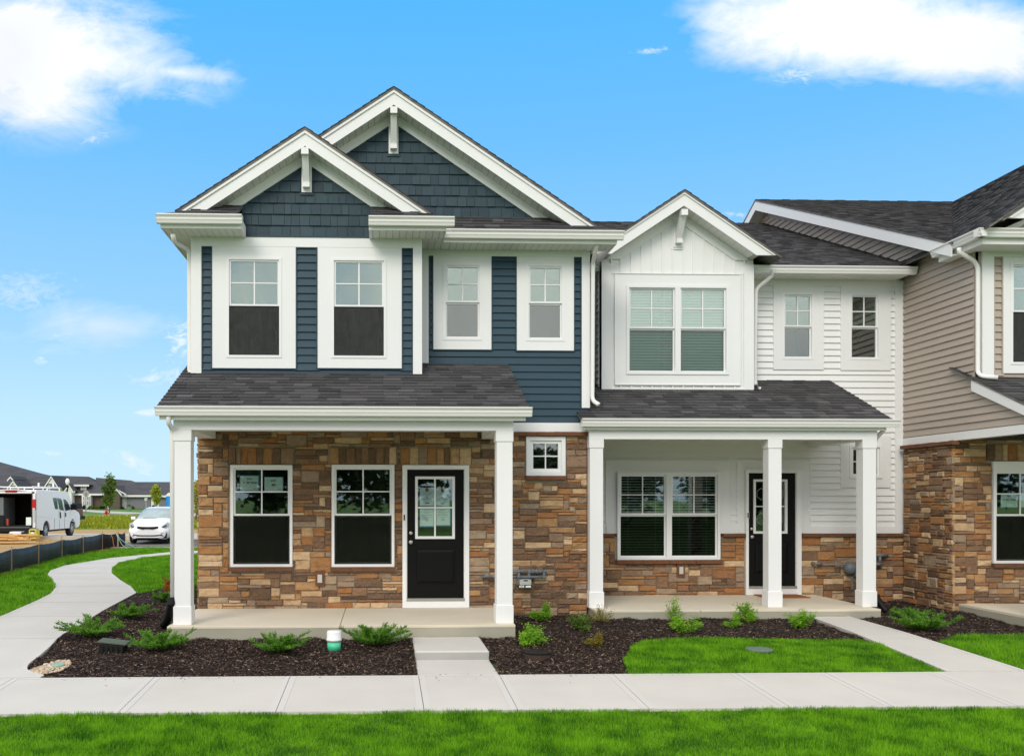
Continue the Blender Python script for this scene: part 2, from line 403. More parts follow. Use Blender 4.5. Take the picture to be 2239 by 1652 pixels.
def m_leaf(name, c1, c2, tr=.35, pos=1.6):
    n = NT(name); r = n.rnd(); f = n.noise(pos, 3)
    k = n.math('ADD', n.math('MULTIPLY', r, .8), n.math('MULTIPLY', n.math('SUBTRACT', f, .42), 2.0), True)
    c = n.mix(k, c1, c2); n.set(n.p.inputs['Base Color'], c); n.p.inputs['Roughness'].default_value = .55; n.p.inputs['Specular IOR Level'].default_value = .3
    t = n.node('ShaderNodeBsdfTranslucent'); n.l.new(c, t.inputs[0]); mx = n.node('ShaderNodeMixShader'); mx.inputs[0].default_value = tr
    n.l.new(n.p.outputs[0], mx.inputs[1]); n.l.new(t.outputs[0], mx.inputs[2]); n.l.new(mx.outputs[0], n.out.inputs[0]); return n.m
M['grass'] = m_leaf('lawn_blades', (.018, .14, .003, 1), (.27, .58, .014, 1), .42, 3.2)
M['grassfar'] = m_leaf('far_grass', (.15, .22, .010, 1), (.38, .38, .02, 1), .35, .25)
M['lawnbase'] = plain('lawn_soil', (.02, .06, .006, 1), .95, .5, 3, .3, 60)
M['yellowgrass'] = plain('weedy_grass', (.20, .22, .02, 1), .95, .35, .8, .4, 12)
M['greenfar'] = plain('far_lawn', (.085, .19, .02, 1), .95, .2, .3, .3, 12)
M['soil'] = plain('bare_soil', (.40, .26, .10, 1), .95, .35, 1.2, .6, 12)
M['mulchbase'] = plain('mulch_base', (.020, .013, .010, 1), .95, .4, 30, .8, 60)
def m_chip():
    n = NT('mulch_chips'); r = n.rnd()
    c = n.ramp(r, [(0, (.016, .010, .008, 1)), (.40, (.036, .022, .017, 1)), (.72, (.070, .045, .034, 1)), (.90, (.15, .105, .08, 1)), (1, (.40, .30, .22, 1))])
    return n.done(c, .9, .15)
M['chip'] = m_chip()
M['juniper'] = m_leaf('juniper_needles', (.05, .16, .018, 1), (.20, .42, .04, 1), .35, 6)
M['juniperd'] = m_leaf('juniper_inner', (.02, .06, .016, 1), (.05, .14, .03, 1), .2, 6)
M['shrub'] = m_leaf('shrub_leaves', (.12, .34, .014, 1), (.36, .62, .05, 1), .45, 8)
M['shrubolive'] = m_leaf('shrub_leaves_olive', (.07, .14, .02, 1), (.20, .30, .05, 1), .4, 8)
M['shrubyellow'] = m_leaf('shrub_leaves_yellow', (.14, .18, .02, 1), (.36, .26, .04, 1), .4, 8)
M['orange'] = m_leaf('nandina_leaves', (.22, .06, .01, 1), (.45, .16, .02, 1), .4, 8)
M['bark'] = plain('bark', (.11, .075, .05, 1), .9, .3, 12, .5, 40)
M['tree'] = m_leaf('tree_leaves', (.06, .12, .02, 1), (.18, .26, .04, 1), .4, .8)
M['treelime'] = m_leaf('tree_leaves_lime', (.22, .28, .02, 1), (.48, .50, .05, 1), .4, .8)
M['treedark'] = m_leaf('tree_leaves_dark', (.02, .045, .012, 1), (.06, .10, .02, 1), .3, .4)
# ------------------------------------------------------------------ building blocks of a house
FX, FZ, FN = (1, 0, 0), (0, 0, 1), (0, -1, 0)
def sub_iv(ivs, a, b):
    out = []
    for p, q in ivs:
        if b <= p or a >= q: out.append((p, q)); continue
        if a > p: out.append((p, a))
        if b < q: out.append((b, q))
    return out
def backing(name, X0, X1, Z0, Z1, Y, holes, m, root, th=.12):
    xs = sorted({X0, X1}|{v for h in holes for v in h[:2] if X0 < v < X1}); zs = sorted({Z0, Z1}|{v for h in holes for v in h[2:] if Z0 < v < Z1})
    mb = MB()
    for i in range(len(xs)-1):
        for j in range(len(zs)-1):
            cx, cz = (xs[i]+xs[i+1])/2, (zs[j]+zs[j+1])/2
            if any(h[0] < cx < h[1] and h[2] < cz < h[3] for h in holes): continue
            mb.box(xs[i], xs[i+1], Y, Y+th, zs[j], zs[j+1])
    return mb.build(name, m, root)
def planks(root, parent, O, U, V, N_, regions, holes, m, e=.114, vo=0, name='plank', gap=.0, t=(.026, .003)):
    pcs = []
    for reg in regions:
        u0, u1 = min(p[0] for p in reg), max(p[0] for p in reg); v0, v1 = min(p[1] for p in reg), max(p[1] for p in reg)
        k = math.floor((v0-vo)/e)
        while vo+k*e < v1:
            a, b = vo+k*e, vo+(k+1)*e; k += 1
            ivs = [(u0, u1)]
            for h in holes:
                if min(b, h[3])-max(a, h[2]) > .02: ivs = sub_iv(ivs, h[0], h[1])
            for p, q in ivs:
                if q-p < .03: continue
                poly = clip_to([(p, a), (q, a), (q, b), (p, b)], reg)
                if len(poly) > 2 and area(poly) > .0008:
                    pcs.append(piece(poly, O, U, V, N_, t[0], t[1], a, b))
    emit(pcs, name, m, parent, root)
def shakes(root, parent, O, region, m, e=.165, vo=0):
    pcs = []; u0, u1 = min(p[0] for p in region), max(p[0] for p in region); v0, v1 = min(p[1] for p in region), max(p[1] for p in region)
    k = math.floor((v0-vo)/e)
    while vo+k*e < v1:
        a, b = vo+k*e, vo+(k+1)*e; k += 1; u = u0-RND.random()*.15
        while u < u1:
            w = RND.choice((.10, .125, .145, .165, .19)); dv = RND.random()*.004
            poly = clip_to([(u+.003, a+dv), (u+w-.003, a+dv), (u+w-.003, b), (u+.003, b)], region)
            if len(poly) > 2 and area(poly) > .0006: pcs.append(piece(poly, O, FX, FZ, FN, (.018+RND.random()*.012), .004, a, b))
            u += w
    emit(pcs, 'shake', m, parent, root)
def shingles(root, parent, O, U, V, N_, region, e=.143, limit=300, m=None):
    pcs = []; u0, u1 = min(p[0] for p in region), max(p[0] for p in region); v0, v1 = min(p[1] for p in region), max(p[1] for p in region)
    k = 0
    while v0+k*e < v1:
        a, b = v0+k*e, v0+(k+1)*e; k += 1; u = u0-RND.random()*.3; hi = RND.random() < .5
        while u < u1:
            w = RND.uniform(.15, .34); hi = not hi; th = .017 if hi else .010; sk = RND.uniform(-.01, .01)
            poly = clip_to([(u+.002, a-(.006 if hi else 0)), (u+w-.002, a-(.006 if hi else 0)), (u+w-.002+sk, b), (u+.002+sk, b)], [(p[0], p[1]-(.006 if p[1] == v0 else 0)) for p in region])
            if len(poly) > 2 and area(poly) > .001: pcs.append(piece(poly, O, U, V, N_, th+RND.random()*.003, .003, a, b))
            u += w
    emit(pcs, 'shingle', m or M['shingle'], parent, root, limit)
def rock(u0, u1, v0, v1, O, U, V, N_, d):
    O, U, V, N_ = Vector(O), Vector(U), Vector(V), Vector(N_); gp = .0045; u0 += gp; u1 -= gp; v0 += gp; v1 -= gp
    j = lambda s: RND.uniform(-s, s); P = lambda u, v, n: O+U*u+V*v+N_*n
    um = (u0+u1)/2+j((u1-u0)*.25)
    A = [P(u0, v0, -.01), P(u1, v0, -.01), P(u1, v1, -.01), P(u0, v1, -.01)]
    B = [P(u0+j(.003), v0+j(.003), d*.62), P(um, v0+j(.003), d*.66), P(u1+j(.003), v0+j(.003), d*.62), P(u1+j(.003), v1+j(.003), d*.62), P(um, v1+j(.003), d*.66), P(u0+j(.003), v1+j(.003), d*.62)]
    i = min(.013, (v1-v0)*.2)
    Cc = [P(u0+i, v0+i, d+j(.009)), P(um+j(.01), v0+i, d+j(.011)), P(u1-i, v0+i, d+j(.009)), P(u1-i, v1-i, d+j(.009)), P(um+j(.01), v1-i, d+j(.011)), P(u0+i, v1-i, d+j(.009))]
    vs = A+B+Cc
    fs = [(0,1,6,5,4)[:0] or (0,1,6,5), (0,5,4), (1,2,7,6), (2,3,9,8), (2,8,7), (3,0,4,9)]
    for k in range(6):
        a, b = 4+k, 4+(k+1) % 6; fs.append((a, b, b+6, a+6))
    fs += [(10, 11, 14), (10, 14, 15), (11, 12, 13), (11, 13, 14)]
    return vs, fs
def stonework(root, parent, O, U, V, N_, W_, H_, holes=(), soldiers=(), limit=300, dep=.024, cell=.046, key=None, minw=3):
    nu, nv = int(round(W_/cell)), int(round(H_/cell)); cu, cv = W_/nu, H_/nv
    used = np.zeros((nu, nv), bool); pcs = []
    for i in range(nu):
        for j in range(nv):
            cx, cz = (i+.5)*cu, (j+.5)*cv
            if any(h[0]-.01 < cx < h[1]+.01 and h[2]-.01 < cz < h[3]+.01 for h in list(holes)+list(soldiers)): used[i, j] = True
    for h in soldiers:                   # upright stones over an opening
        u = h[0]
        while u < h[1]-.02:
            w = RND.uniform(.075, .16)
            if h[1]-u-w < .07: w = h[1]-u
            pcs.append(rock(u, u+w, h[2], h[3], O, U, V, N_, dep+RND.uniform(-.006, .01))); u += w
    for j in range(nv):
        i = 0
        while i < nu:
            if used[i, j]: i += 1; continue
            run = 0
            while i+run < nu and not used[i+run, j]: run += 1
            h = RND.choices((1, 2, 3, 4), (34, 50, 14, 1))[0]; w = RND.randint(minw+(0 if h < 3 else 1), 9)
            w = min(w, run)
            if run-w < 2: w = run if run <= 8 else run-2
            w = max(1, w)
            while h > 1 and (j+h > nv or used[i:i+w, j:j+h].any()): h -= 1
            used[i:i+w, j:j+h] = True
            pcs.append(rock(i*cu, (i+w)*cu, j*cv, (j+h)*cv, O, U, V, N_, dep+RND.uniform(-.008, .012)))
            i += w
    emit(pcs, 'stone', M['stone'], parent, root, limit, key=key)
def ledge(root, X0, X1, Z0, Z1, Y0, Y1, name='stone_sill', ax=0):
    """a rough brown cap or sill, cut into blocks"""
    mb = MB(); L = (X1-X0) if ax == 0 else (Y1-Y0); n = max(1, round(L/.45)); j = lambda s: RND.uniform(-s, s)
    o = None
    for k in range(n):
        a = (X0 if ax == 0 else Y0)+L*k/n+.003; b = (X0 if ax == 0 else Y0)+L*(k+1)/n-.003; m = 3
        b1 = MB()
        for q in range(m):
            p, r = a+(b-a)*q/m, a+(b-a)*(q+1)/m
            if ax == 0: b1.hexa([(p, Y0+j(.006), Z0+j(.003)), (r, Y0+j(.006), Z0+j(.003)), (r, Y1, Z0), (p, Y1, Z0)], [(p, Y0+j(.006), Z1+j(.003)), (r, Y0+j(.006), Z1+j(.003)), (r, Y1, Z1), (p, Y1, Z1)])
            else: b1.hexa([(X0+j(.006), p, Z0+j(.003)), (X1, p, Z0), (X1, r, Z0), (X0+j(.006), r, Z0+j(.003))], [(X0+j(.006), p, Z1+j(.003)), (X1, p, Z1), (X1, r, Z1), (X0+j(.006), r, Z1+j(.003))])
        b1.build(name, M['sill'], root)
def frame_boxes(mb, X0, X1, Z0, Z1, w, y0, y1, wb=None):
    wb = w if wb is None else wb
    mb.box(X0, X0+w, y0, y1, Z0, Z1); mb.box(X1-w, X1, y0, y1, Z0, Z1)
    mb.box(X0+w, X1-w, y0, y1, Z1-w, Z1); mb.box(X0+w, X1-w, y0, y1, Z0, Z0+wb); return mb
def surround(root, outer, inner, Y, name='window_surround', t=.026, m=None):
    X0, X1, Z0, Z1 = outer; a, b, c, d = inner; mb = MB(); y0 = Y-t; y1 = Y+.02
    mb.box(X0, a, y0, y1, Z0, Z1); mb.box(b, X1, y0, y1, Z0, Z1); mb.box(a, b, y0, y1, d, Z1); mb.box(a, b, y0, y1, Z0, c)
    return mb.build(name, m or M['trim'], root)
def window(root, R4, Y, glass='glass', split=.5, screen=True, blind=0, fw=.042, room='dark', grid=True, lower=True, rail=.032, sw=.03, proud=.045, name='window', roomd=1.3, low='glass', scr='screen'):
    X0, X1, Z0, Z1 = R4
    win = frame_boxes(MB(), X0, X1, Z0, Z1, fw, Y-proud, Y+.05).build(name, M['vinyl'], root)
    a, b, c, d = X0+fw, X1-fw, Z0+fw, Z1-fw
    zr = Z0+(Z1-Z0)*split
    def lites(x0, x1, z0, z1, yy, n, mname):
        for i in range(n):
            for j in range(n):
                box('pane', x0+(x1-x0)*i/n+.0005, x0+(x1-x0)*(i+1)/n-.0005, yy, yy+.004, z0+(z1-z0)*j/n+.0005, z0+(z1-z0)*(j+1)/n-.0005, M[mname], win)
    top0 = zr if lower else c
    frame_boxes(MB(), a, b, top0, d, sw, Y-.014, Y+.03).build('upper_sash' if lower else 'sash', M['vinyl'], win)
    lites(a+sw, b-sw, top0+sw, d-sw, Y+.008, 2 if grid else 1, glass)
    if grid:
        xm, zm = (a+b)/2, (top0+d)/2; mb = MB()
        mb.box(xm-.010, xm+.010, Y-.002, Y+.006, top0+sw, d-sw); mb.box(a+sw, b-sw, Y-.0035, Y+.0055, zm-.009, zm+.009)
        mb.build('muntin', M['vinyl'], win)
    if lower:
        frame_boxes(MB(), a, b, c, zr-.002, sw*.8, Y+.012, Y+.045).build('lower_sash', M['vinyl'], win)
        lites(a+sw*.8, b-sw*.8, c+sw*.8, zr-sw, Y+.028, 1, low)
        if screen:
            frame_boxes(MB(), a-.001, b+.001, c+.001, zr-.004, .011, Y-.012, Y-.004).build('screen_frame', M['rubber'] if screen == 'dark' else M['metal'], win)
            box('insect_screen', a+.008, b-.008, Y-.009, Y-.008, c+.01, zr-.012, M[scr], win)
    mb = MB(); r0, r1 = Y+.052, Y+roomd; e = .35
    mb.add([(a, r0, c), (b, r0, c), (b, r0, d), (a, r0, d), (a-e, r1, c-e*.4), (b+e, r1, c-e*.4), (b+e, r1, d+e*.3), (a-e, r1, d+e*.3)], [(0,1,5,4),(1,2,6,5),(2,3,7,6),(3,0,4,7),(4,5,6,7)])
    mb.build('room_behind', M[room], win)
    if blind:
        mb = MB(); z = d-.01; step = .048
        while z > c+.02:
            tt = blind
            mb.hexa([(a+.01, Y+.07, z-tt), (b-.01, Y+.07, z-tt), (b-.01, Y+.07+.03, z-.004), (a+.01, Y+.07+.03, z-.004)], [(a+.01, Y+.068, z-tt+.002), (b-.01, Y+.068, z-tt+.002), (b-.01, Y+.068+.03, z-.002), (a+.01, Y+.068+.03, z-.002)]); z -= step
        for q in (.2, .8): mb.box(a+(b-a)*q, a+(b-a)*q+.006, Y+.064, Y+.067, c, d)
        mb.build('blind', M['blind'], win)
    return win
def gutter_x(root, X0, X1, Yb, zt, name='gutter'):      # k-style gutter whose back is at Yb, top at zt
    pf = [(0, -.12), (-.075, -.12), (-.088, -.085), (-.098, -.07), (-.10, -.045), (-.122, -.018), (-.128, -.016), (-.128, 0), (-.118, 0), (-.112, -.012), (-.09, -.05), (-.08, -.105), (-.006, -.105), (-.006, 0), (0, 0)]
    mb = MB(); mb.prism([(Yb+p[0], zt+p[1]) for p in pf], 0, X0, X1)
    for xx in (X0, X1): mb.prism([(Yb+p[0]*1.0, zt+p[1]) for p in pf[:8]]+[(Yb, zt)], 0, xx-.003, xx+.003)
    return mb.build(name, M['gutter'], root)
def soffit_x(root, X0, X1, Y0, Y1, z, pw=.10):
    s_ = box('soffit', X0, X1, Y0+.002, Y1, z+.006, z+.02, M['groove'], root); x = X0
    while x < X1-.01:
        q = min(X1, x+pw)
        MB().prism([(x+.004, z), (q-.004, z), (q-.004, z+.007), (x+.004, z+.007)], 1, Y0+.002, Y1).build('soffit_panel', M['soffit'], s_); x = q
    return s_
def gable(root, xc, za, half, Yr, Yw, Yb, p=2/3., strip=.045, bh=.175, zlow=None, label=None, pw=.115, deck='roof', sides=(-1, 1), frieze=.15, half2=None):
    zl = za-p*half if zlow is None else zlow
    def band(t0, t1, s_, h=None):         # vertical band of the slope between depths t0 and t1 under the top line
        h = h or half
        poly = [(0, za-t0), (h, za-t0-p*h), (h, za-t1-p*h), (0, za-t1)]
        if s_ < 0: poly = [(-q[0], q[1]) for q in poly][::-1]
        poly = [(q[0]+xc, q[1]) for q in poly]
        return clip_poly(poly, 0, -1, -zl)
    rf = None
    for s_ in sides:
        hh = half+.03
        top = [(xc, za+.004), (xc+s_*hh, za+.004-p*hh), (xc+s_*hh, za-.036-p*hh), (xc, za-.036)]
        o = MB().prism(top, 1, Yr-.03, Yb).build('gable_roof', M[deck], root)
        # ragged shingle butts along the front edge
        mb = MB(); L = hh*math.sqrt(1+p*p); k = 0; q = 0
        while q < L-.05:
            w = min(.143, L-q); d0, d1 = q/math.sqrt(1+p*p), (q+w)/math.sqrt(1+p*p); up = .016
            mb.prism([(xc+s_*d0, za+.004-p*d0), (xc+s_*d1, za+.004-p*d1), (xc+s_*d1, za+.004-p*d1+up), (xc+s_*d0, za+.008-p*d0)], 1, Yr-.042, Yr+.25); q += w
        mb.build('shingle_edge', M['shingle'], o)
        MB().prism(band(.034, .034+strip, s_), 1, Yr-.022, Yr+.02).build('rake_drip_edge', M['gutter'], root)
        MB().prism(band(.034+strip, .034+strip+bh, s_), 1, Yr, Yr+.028).build('rake_board', M['trim'], root)
        zo = .034+strip+bh-.03; L = half; n = int(L/(pw*.83)); sf = None
        bb = band(zo, zo+.012, s_)
        if len(bb) > 2: sf = MB().prism(bb, 1, Yr+.028, Yw).build('gable_soffit', M['groove'], root)
        for k in range(n):
            a, b = L*k/n+.0035, L*(k+1)/n-.0035
            poly = [(xc+s_*a, za-zo-.012-p*a), (xc+s_*b, za-zo-.012-p*b), (xc+s_*b, za-zo-.019-p*b), (xc+s_*a, za-zo-.019-p*a)]
            if poly[2][1] < zl-.03: continue
            MB().prism(poly, 1, Yr+.028, Yw).build('soffit_panel', M['soffit'], sf)
        fb = band(zo+.021, zo+.021+frieze, s_, half2 or half)
        if len(fb) > 2: MB().prism(fb, 1, Yw-.03, Yw).build('gable_frieze', M['trim'], root)
    return zo
def bracket(root, xc, zt, zb, Yr, Yw, w=.075, m='trim'):
    br = box('gable_bracket', xc-w*1.0, xc+w*1.0, Yw-.042, Yw-.012, zb-.05, zt+.02, M[m], root)
    box('bracket_channel', xc-w*1.35, xc+w*1.35, Yw-.028, Yw-.010, zb-.085, zb-.0505, M['bluetrim'] if m == 'trim' else M['trim'], br)
    h = w*.62
    MB().prism([(Yr+.03, zt-.02), (Yr+.09, zt-.09), (Yw-.05, zb+.12), (Yw-.043, zb+.03), (Yw-.043, zt-.02)][:0] or [(Yr+.02, zt), (Yr+.02, zt-.09), (Yw-.10, zb+.06), (Yw-.043, zb+.06), (Yw-.043, zb+.18), (Yr+.13, zt)], 0, xc-h, xc+h).build('brace', M['trim'], br)
    box('beam_end', xc-h-.006, xc+h+.006, Yr-.035, Yr+.05, zt-.085, zt+.012, M['trim'], br)
    box('brace_foot', xc-h-.004, xc+h+.004, Yw-.135, Yw-.042, zb, zb+.065, M['trim'], br)
    return br
def column(root, Xl, Xr, Yf, zt, zb=0, cap=.16, base=.25, name='porch_column'):
    d = Xr-Xl; t = .012
    c = box(name, Xl+t, Xr-t, Yf+t, Yf+d-t, zb+base, zt-cap, M['trim'], root)
    bevel(box('capital', Xl, Xr, Yf, Yf+d, zt-cap, zt, M['trim'], c), .004, 1)
    bevel(box('base', Xl-.002, Xr+.002, Yf-.002, Yf+d+.002, zb+.0, zb+base, M['trim'], c), .004, 1)
    return c
def downspout(root, pts, r=.042, n=8, sq=.72):
    mb = MB(); pts = [Vector(p) for p in pts]; path = [pts[0]]
    for i in range(1, len(pts)-1):        # rounded elbows
        a, b, c = pts[i-1], pts[i], pts[i+1]; l = min(.07, (b-a).length*.45, (c-b).length*.45)
        p, q = b+(a-b).normalized()*l, b+(c-b).normalized()*l
        for t in (0, .33, .66, 1): path.append(p*(1-t)**2+b*2*t*(1-t)+q*t*t)
    path.append(pts[-1]); mb.tube(path, r, n, sq)
    o = mb.build('downspout', M['gutter'], root, True)
    return o
def door(root, fr, slab, gl, Y, knob_side=-1, leaded=False):
    X0, X1, Z0, Z1 = fr; a, b, c, d = slab
    mb = MB(); mb.box(X0, a-.012, Y-.05, Y+.05, Z0+.005, Z1); mb.box(b+.012, X1, Y-.05, Y+.05, Z0+.005, Z1); mb.box(a-.012, b+.012, Y-.05, Y+.05, d+.01, Z1)
    fm = mb.build('door_frame', M['vinyl'], root)
    mb = MB(); mb.box(a-.012, a-.001, Y-.03, Y+.05, c, d+.01); mb.box(b+.001, b+.012, Y-.03, Y+.05, c, d+.01); mb.box(a-.001, b+.001, Y-.03, Y+.05, d, d+.01); mb.build('door_stop', M['trim'], fm)
    box('threshold', a-.012, b+.012, Y-.055, Y+.05, c-.045, c-.002, M['metal'], fm)
    if c-.046 > Z0+.02: box('sill_board', X0+.004, X1-.004, Y-.048, Y+.05, Z0+.003, c-.047, M['trim'], fm)
    g0, g1, g2, g3 = gl; mb = MB(); y0 = Y+.0; y1 = Y+.045
    mb.box(a, g0, y0, y1, c, d); mb.box(g1, b, y0, y1, c, d); mb.box(g0, g1, y0, y1, g3, d); mb.box(g0, g1, y0, y1, c, g2)
    dr = mb.build('door', M['black'], root)
    w = .04; frame_boxes(MB(), g0-.006, g1+.006, g2-.006, g3+.006, w, Y-.022, Y+.012).build('window_frame', M['trim'], dr)
    i0, i1, i2, i3 = g0+w-.008, g1-w+.008, g2+w-.008, g3-w+.008; xm, zm = (i0+i1)/2, (i2+i3)/2
    if leaded:
        mb = MB(); mb.box(i0, i1, Y-.012, Y-.002, zm-.009, zm+.009)
        mb.build('muntin', M['trim'], dr); mb = MB()
        for (q0, q1) in ((i2, zm), (zm, i3)):
            cx, cz, hw, hz = (i0+i1)/2, (q0+q1)/2, (i1-i0)*.27, (q1-q0)*.40
            for k in (-1, 0, 1):
                pts = [(cx+k*(i1-i0)*.3, cz-hz*.6), (cx+k*(i1-i0)*.3+hw*.5, cz-hz*.25), (cx+k*(i1-i0)*.3+hw*.5, cz+hz*.25), (cx+k*(i1-i0)*.3, cz+hz*.6), (cx+k*(i1-i0)*.3-hw*.5, cz+hz*.25), (cx+k*(i1-i0)*.3-hw*.5, cz-hz*.25)]
                for u in range(6):
                    p, r = pts[u], pts[(u+1) % 6]; mb.tube([(p[0], Y+.006, p[1]), (r[0], Y+.006, r[1])], .0025, 4)
        mb.build('lead_came', M['metal'], dr)
    else:
        mb = MB(); mb.box(xm-.012, xm+.012, Y-.014, Y-.002, i2, i3); mb.box(i0, i1, Y-.0155, Y-.003, zm-.011, zm+.011); mb.build('muntin', M['trim'], dr)
    for (p0, p1) in ((i0, xm), (xm, i1)):
        for (q0, q1) in ((i2, zm), (zm, i3)): box('pane', p0, p1-.0005, Y+.008, Y+.012, q0, q1-.0005, M['glass'], dr)
    # raised lower panel
    pz0, pz1 = c+(d-c)*.115, c+(d-c)*.375; px0, px1 = a+(b-a)*.17, b-(b-a)*.17; mb = MB()
    mb.hexa([(px0, Y-.001, pz0), (px1, Y-.001, pz0), (px1, Y-.001, pz1), (px0, Y-.001, pz1)], [(px0+.03, Y-.014, pz0+.035), (px1-.03, Y-.014, pz0+.035), (px1-.03, Y-.014, pz1-.035), (px0+.03, Y-.014, pz1-.035)])
    frame_boxes(mb, px0-.02, px1+.02, pz0-.02, pz1+.02, .012, Y-.009, Y-.0012)
    mb.build('raised_panel', M['black'], dr)
    kx = a+.055 if knob_side < 0 else b-.055
    MB().lathe([(.012, -.06), (.030, -.055), (.032, -.035), (.022, -.02), (.034, -.008), (.034, -.001)], (kx, Y, c+(d-c)*.435), 'y', 14).build('knob', M['metal'], dr, True)
    MB().lathe([(.012, -.03), (.026, -.025), (.03, -.008), (.03, -.001)], (kx, Y, c+(d-c)*.505), 'y', 14).build('deadbolt', M['metal'], dr, True)
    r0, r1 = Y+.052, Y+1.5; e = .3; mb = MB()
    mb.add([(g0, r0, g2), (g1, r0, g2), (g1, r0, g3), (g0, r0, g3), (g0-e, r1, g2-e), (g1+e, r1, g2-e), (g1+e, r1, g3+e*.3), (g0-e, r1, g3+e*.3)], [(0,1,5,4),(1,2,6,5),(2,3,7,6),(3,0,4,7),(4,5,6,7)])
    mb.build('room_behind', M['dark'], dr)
    db = box('doorbell', X0+.010, X0+.045, Y-.065, Y-.051, c+(d-c)*.60, c+(d-c)*.655, M['trim'], root)
    box('button_plate', X0+.018, X0+.037, Y-.069, Y-.0655, c+(d-c)*.606, c+(d-c)*.649, M['black'], db)
    return dr
def strip_trim(root, X0, X1, Z0, Z1, Y, m='bluetrim', w=.016):      # channel round a strip of siding
    frame_boxes(MB(), X0, X1, Z0, Z1, w, Y-.031, Y-.0015).build('siding_channel', M[m], root)
def outlet(root, X, Z, Y, m='sill'):
    o = box('outlet_plate', X-.07, X+.07, Y-.055, Y-.02, Z-.12, Z+.12, M[m], root)
    box('outlet_cover', X-.035, X+.035, Y-.078, Y-.0555, Z-.065, Z+.06, M['meter'], o)

# ================================================================== HOUSE ONE, slate blue
MAIN, BOX, STN = 14.15, 13.58, 14.12
h1 = thing('townhouse', 'slate blue and white end townhouse with two front gables and stone porch wall', 'townhouse', (0.2, 14.1, -.1), 'townhouses joined in one row')
XL, XR = wx(420, BOX), wx(1289, MAIN); ZS = 5.527
z2 = lambda y, Y, x=1100: W(x, y, Y)[1]
# -- porch wall of stone
SZ = W(1180, 944, STN)[1]
L1 = RECT(*C5(572, 412), *C5(1010, 1130), STN); L2 = RECT(*C5(1287, 410), *C5(1730, 1130), STN)
DF = RECT(*C6(135, 413), *C6(606, 1418), STN); DS = RECT(*C6(169, 443), *C6(569, 1350), STN); DG = RECT(*C6(228, 495), *C6(503, 930), STN)
SW = RECT(*C6(1010, 210), *C6(1286, 487), STN)
DF = (DF[0], DF[1], 0.0, DF[3])
XS0, XS1 = wx(430, STN)+.03, wx(1283, STN)
holes = [L1, L2, DF, SW]
sw_ = backing('stone_wall', XS0, XS1, -.15, SZ, STN, holes, M['grout'], h1)
rel = lambda h, X0, dz=.0: (h[0]-X0, h[1]-X0, h[2]+.15, h[3]+.15)
sold = []
for h in (L1, L2, DF): sold.append((h[0]-XS0-.03, h[1]-XS0+.03, h[3]+.15+.005, h[3]+.15+.27))
hs = [rel(h, XS0) for h in holes]
for h in (L1, L2, SW): hs.append((h[0]-XS0-.02, h[1]-XS0+.02, h[2]+.15-.075, h[2]+.15))
stonework(h1, sw_, (XS0, STN, -.15), FX, FZ, FN, XS1-XS0, SZ+.15, hs, sold)
MB().box(XS0, XS0+.10, STN+.1, STN+1.6, -.15, SZ).build('side_stone_backing', M['grout'], h1)
stonework(h1, sw_, (XS0, STN+1.6, -.15), (0, -1, 0), FZ, (-1, 0, 0), 1.6, SZ+.15, limit=0)
for (h) in (L1, L2): ledge(h1, h[0]-.015, h[1]+.015, h[2]-.062, h[2]-.002, STN-.085, STN+.02)
ledge(h1, SW[0]-.01, SW[1]+.01, SW[2]-.062, SW[2]-.002, STN-.085, STN+.02)
window(h1, L1, STN, split=.502, screen='dark', scr='screenshade'); window(h1, L2, STN, split=.502, screen='dark', scr='screenshade')
window(h1, SW, STN, lower=False, fw=.06, sw=.05)
door(h1, DF, DS, DG, STN)
outlet(h1, wx(700, STN), W(700, 1263, STN)[1], STN)
# -- white band, brown ledge
bX0, bX1 = wx(1115, STN), XR
_, _, za_, zb_ = RECT(1124, 944.5, 1283, 952.5, STN); ledge(h1, bX0, bX1-.02, za_, zb_, STN-.10, STN+.02, 'stone_ledge')
_, _, za2, zb2 = RECT(1124, 924.8, 1283, 944, MAIN); box('band_board', bX0, XR, STN-.045, MAIN+.05, zb_+.002, zb2, M['trim'], h1)
box('wall_behind_band', bX0, XR, STN+.03, STN+.15, SZ-.02, zb2, M['grout'], h1)
# -- upper recessed wall
S1 = RECT(*C2(220, 595), *C2(603, 1208), MAIN); S2 = RECT(*C2(770, 600), *C2(1147, 1215), MAIN)
W3 = RECT(*C2(285, 637), *C2(540, 1148), MAIN); W4 = RECT(*C2(832, 642), *C2(1085, 1154), MAIN)
RX0 = wx(923.6, MAIN); zf0 = W(1100, 561.3, MAIN)[1]
bw = backing('siding_wall', RX0-.3, XR-.02, zb2, ZS+.02, MAIN, [W3, W4], M['bluetrim'], h1)
planks(h1, bw, (0, MAIN, 0), FX, FZ, FN, [[(RX0, zb2), (XR-.1, zb2), (XR-.1, zf0+.02), (RX0, zf0+.02)]],
       [(S1[0]+.02, S1[1]-.02, S1[2]+.02, 9), (S2[0]+.02, S2[1]-.02, S2[2]+.02, 9)], M['blue'], vo=zb2)
box('frieze_board', RX0, XR-.13, MAIN-.028, MAIN, zf0, ZS, M['trim'], h1)
for s_, w_ in ((S1, W3), (S2, W4)):
    s2_ = (s_[0], s_[1], s_[2], zf0-.001); surround(h1, s2_, w_, MAIN); window(h1, w_, MAIN, glass='glassup', split=.49, screen=False, room='lightroom', fw=.04, sw=.028, proud=.034)
    strip_trim(h1, s_[0]-.017, s_[1]+.017, s_[2]-.018, s_[2]-.0005, MAIN, w=.007)
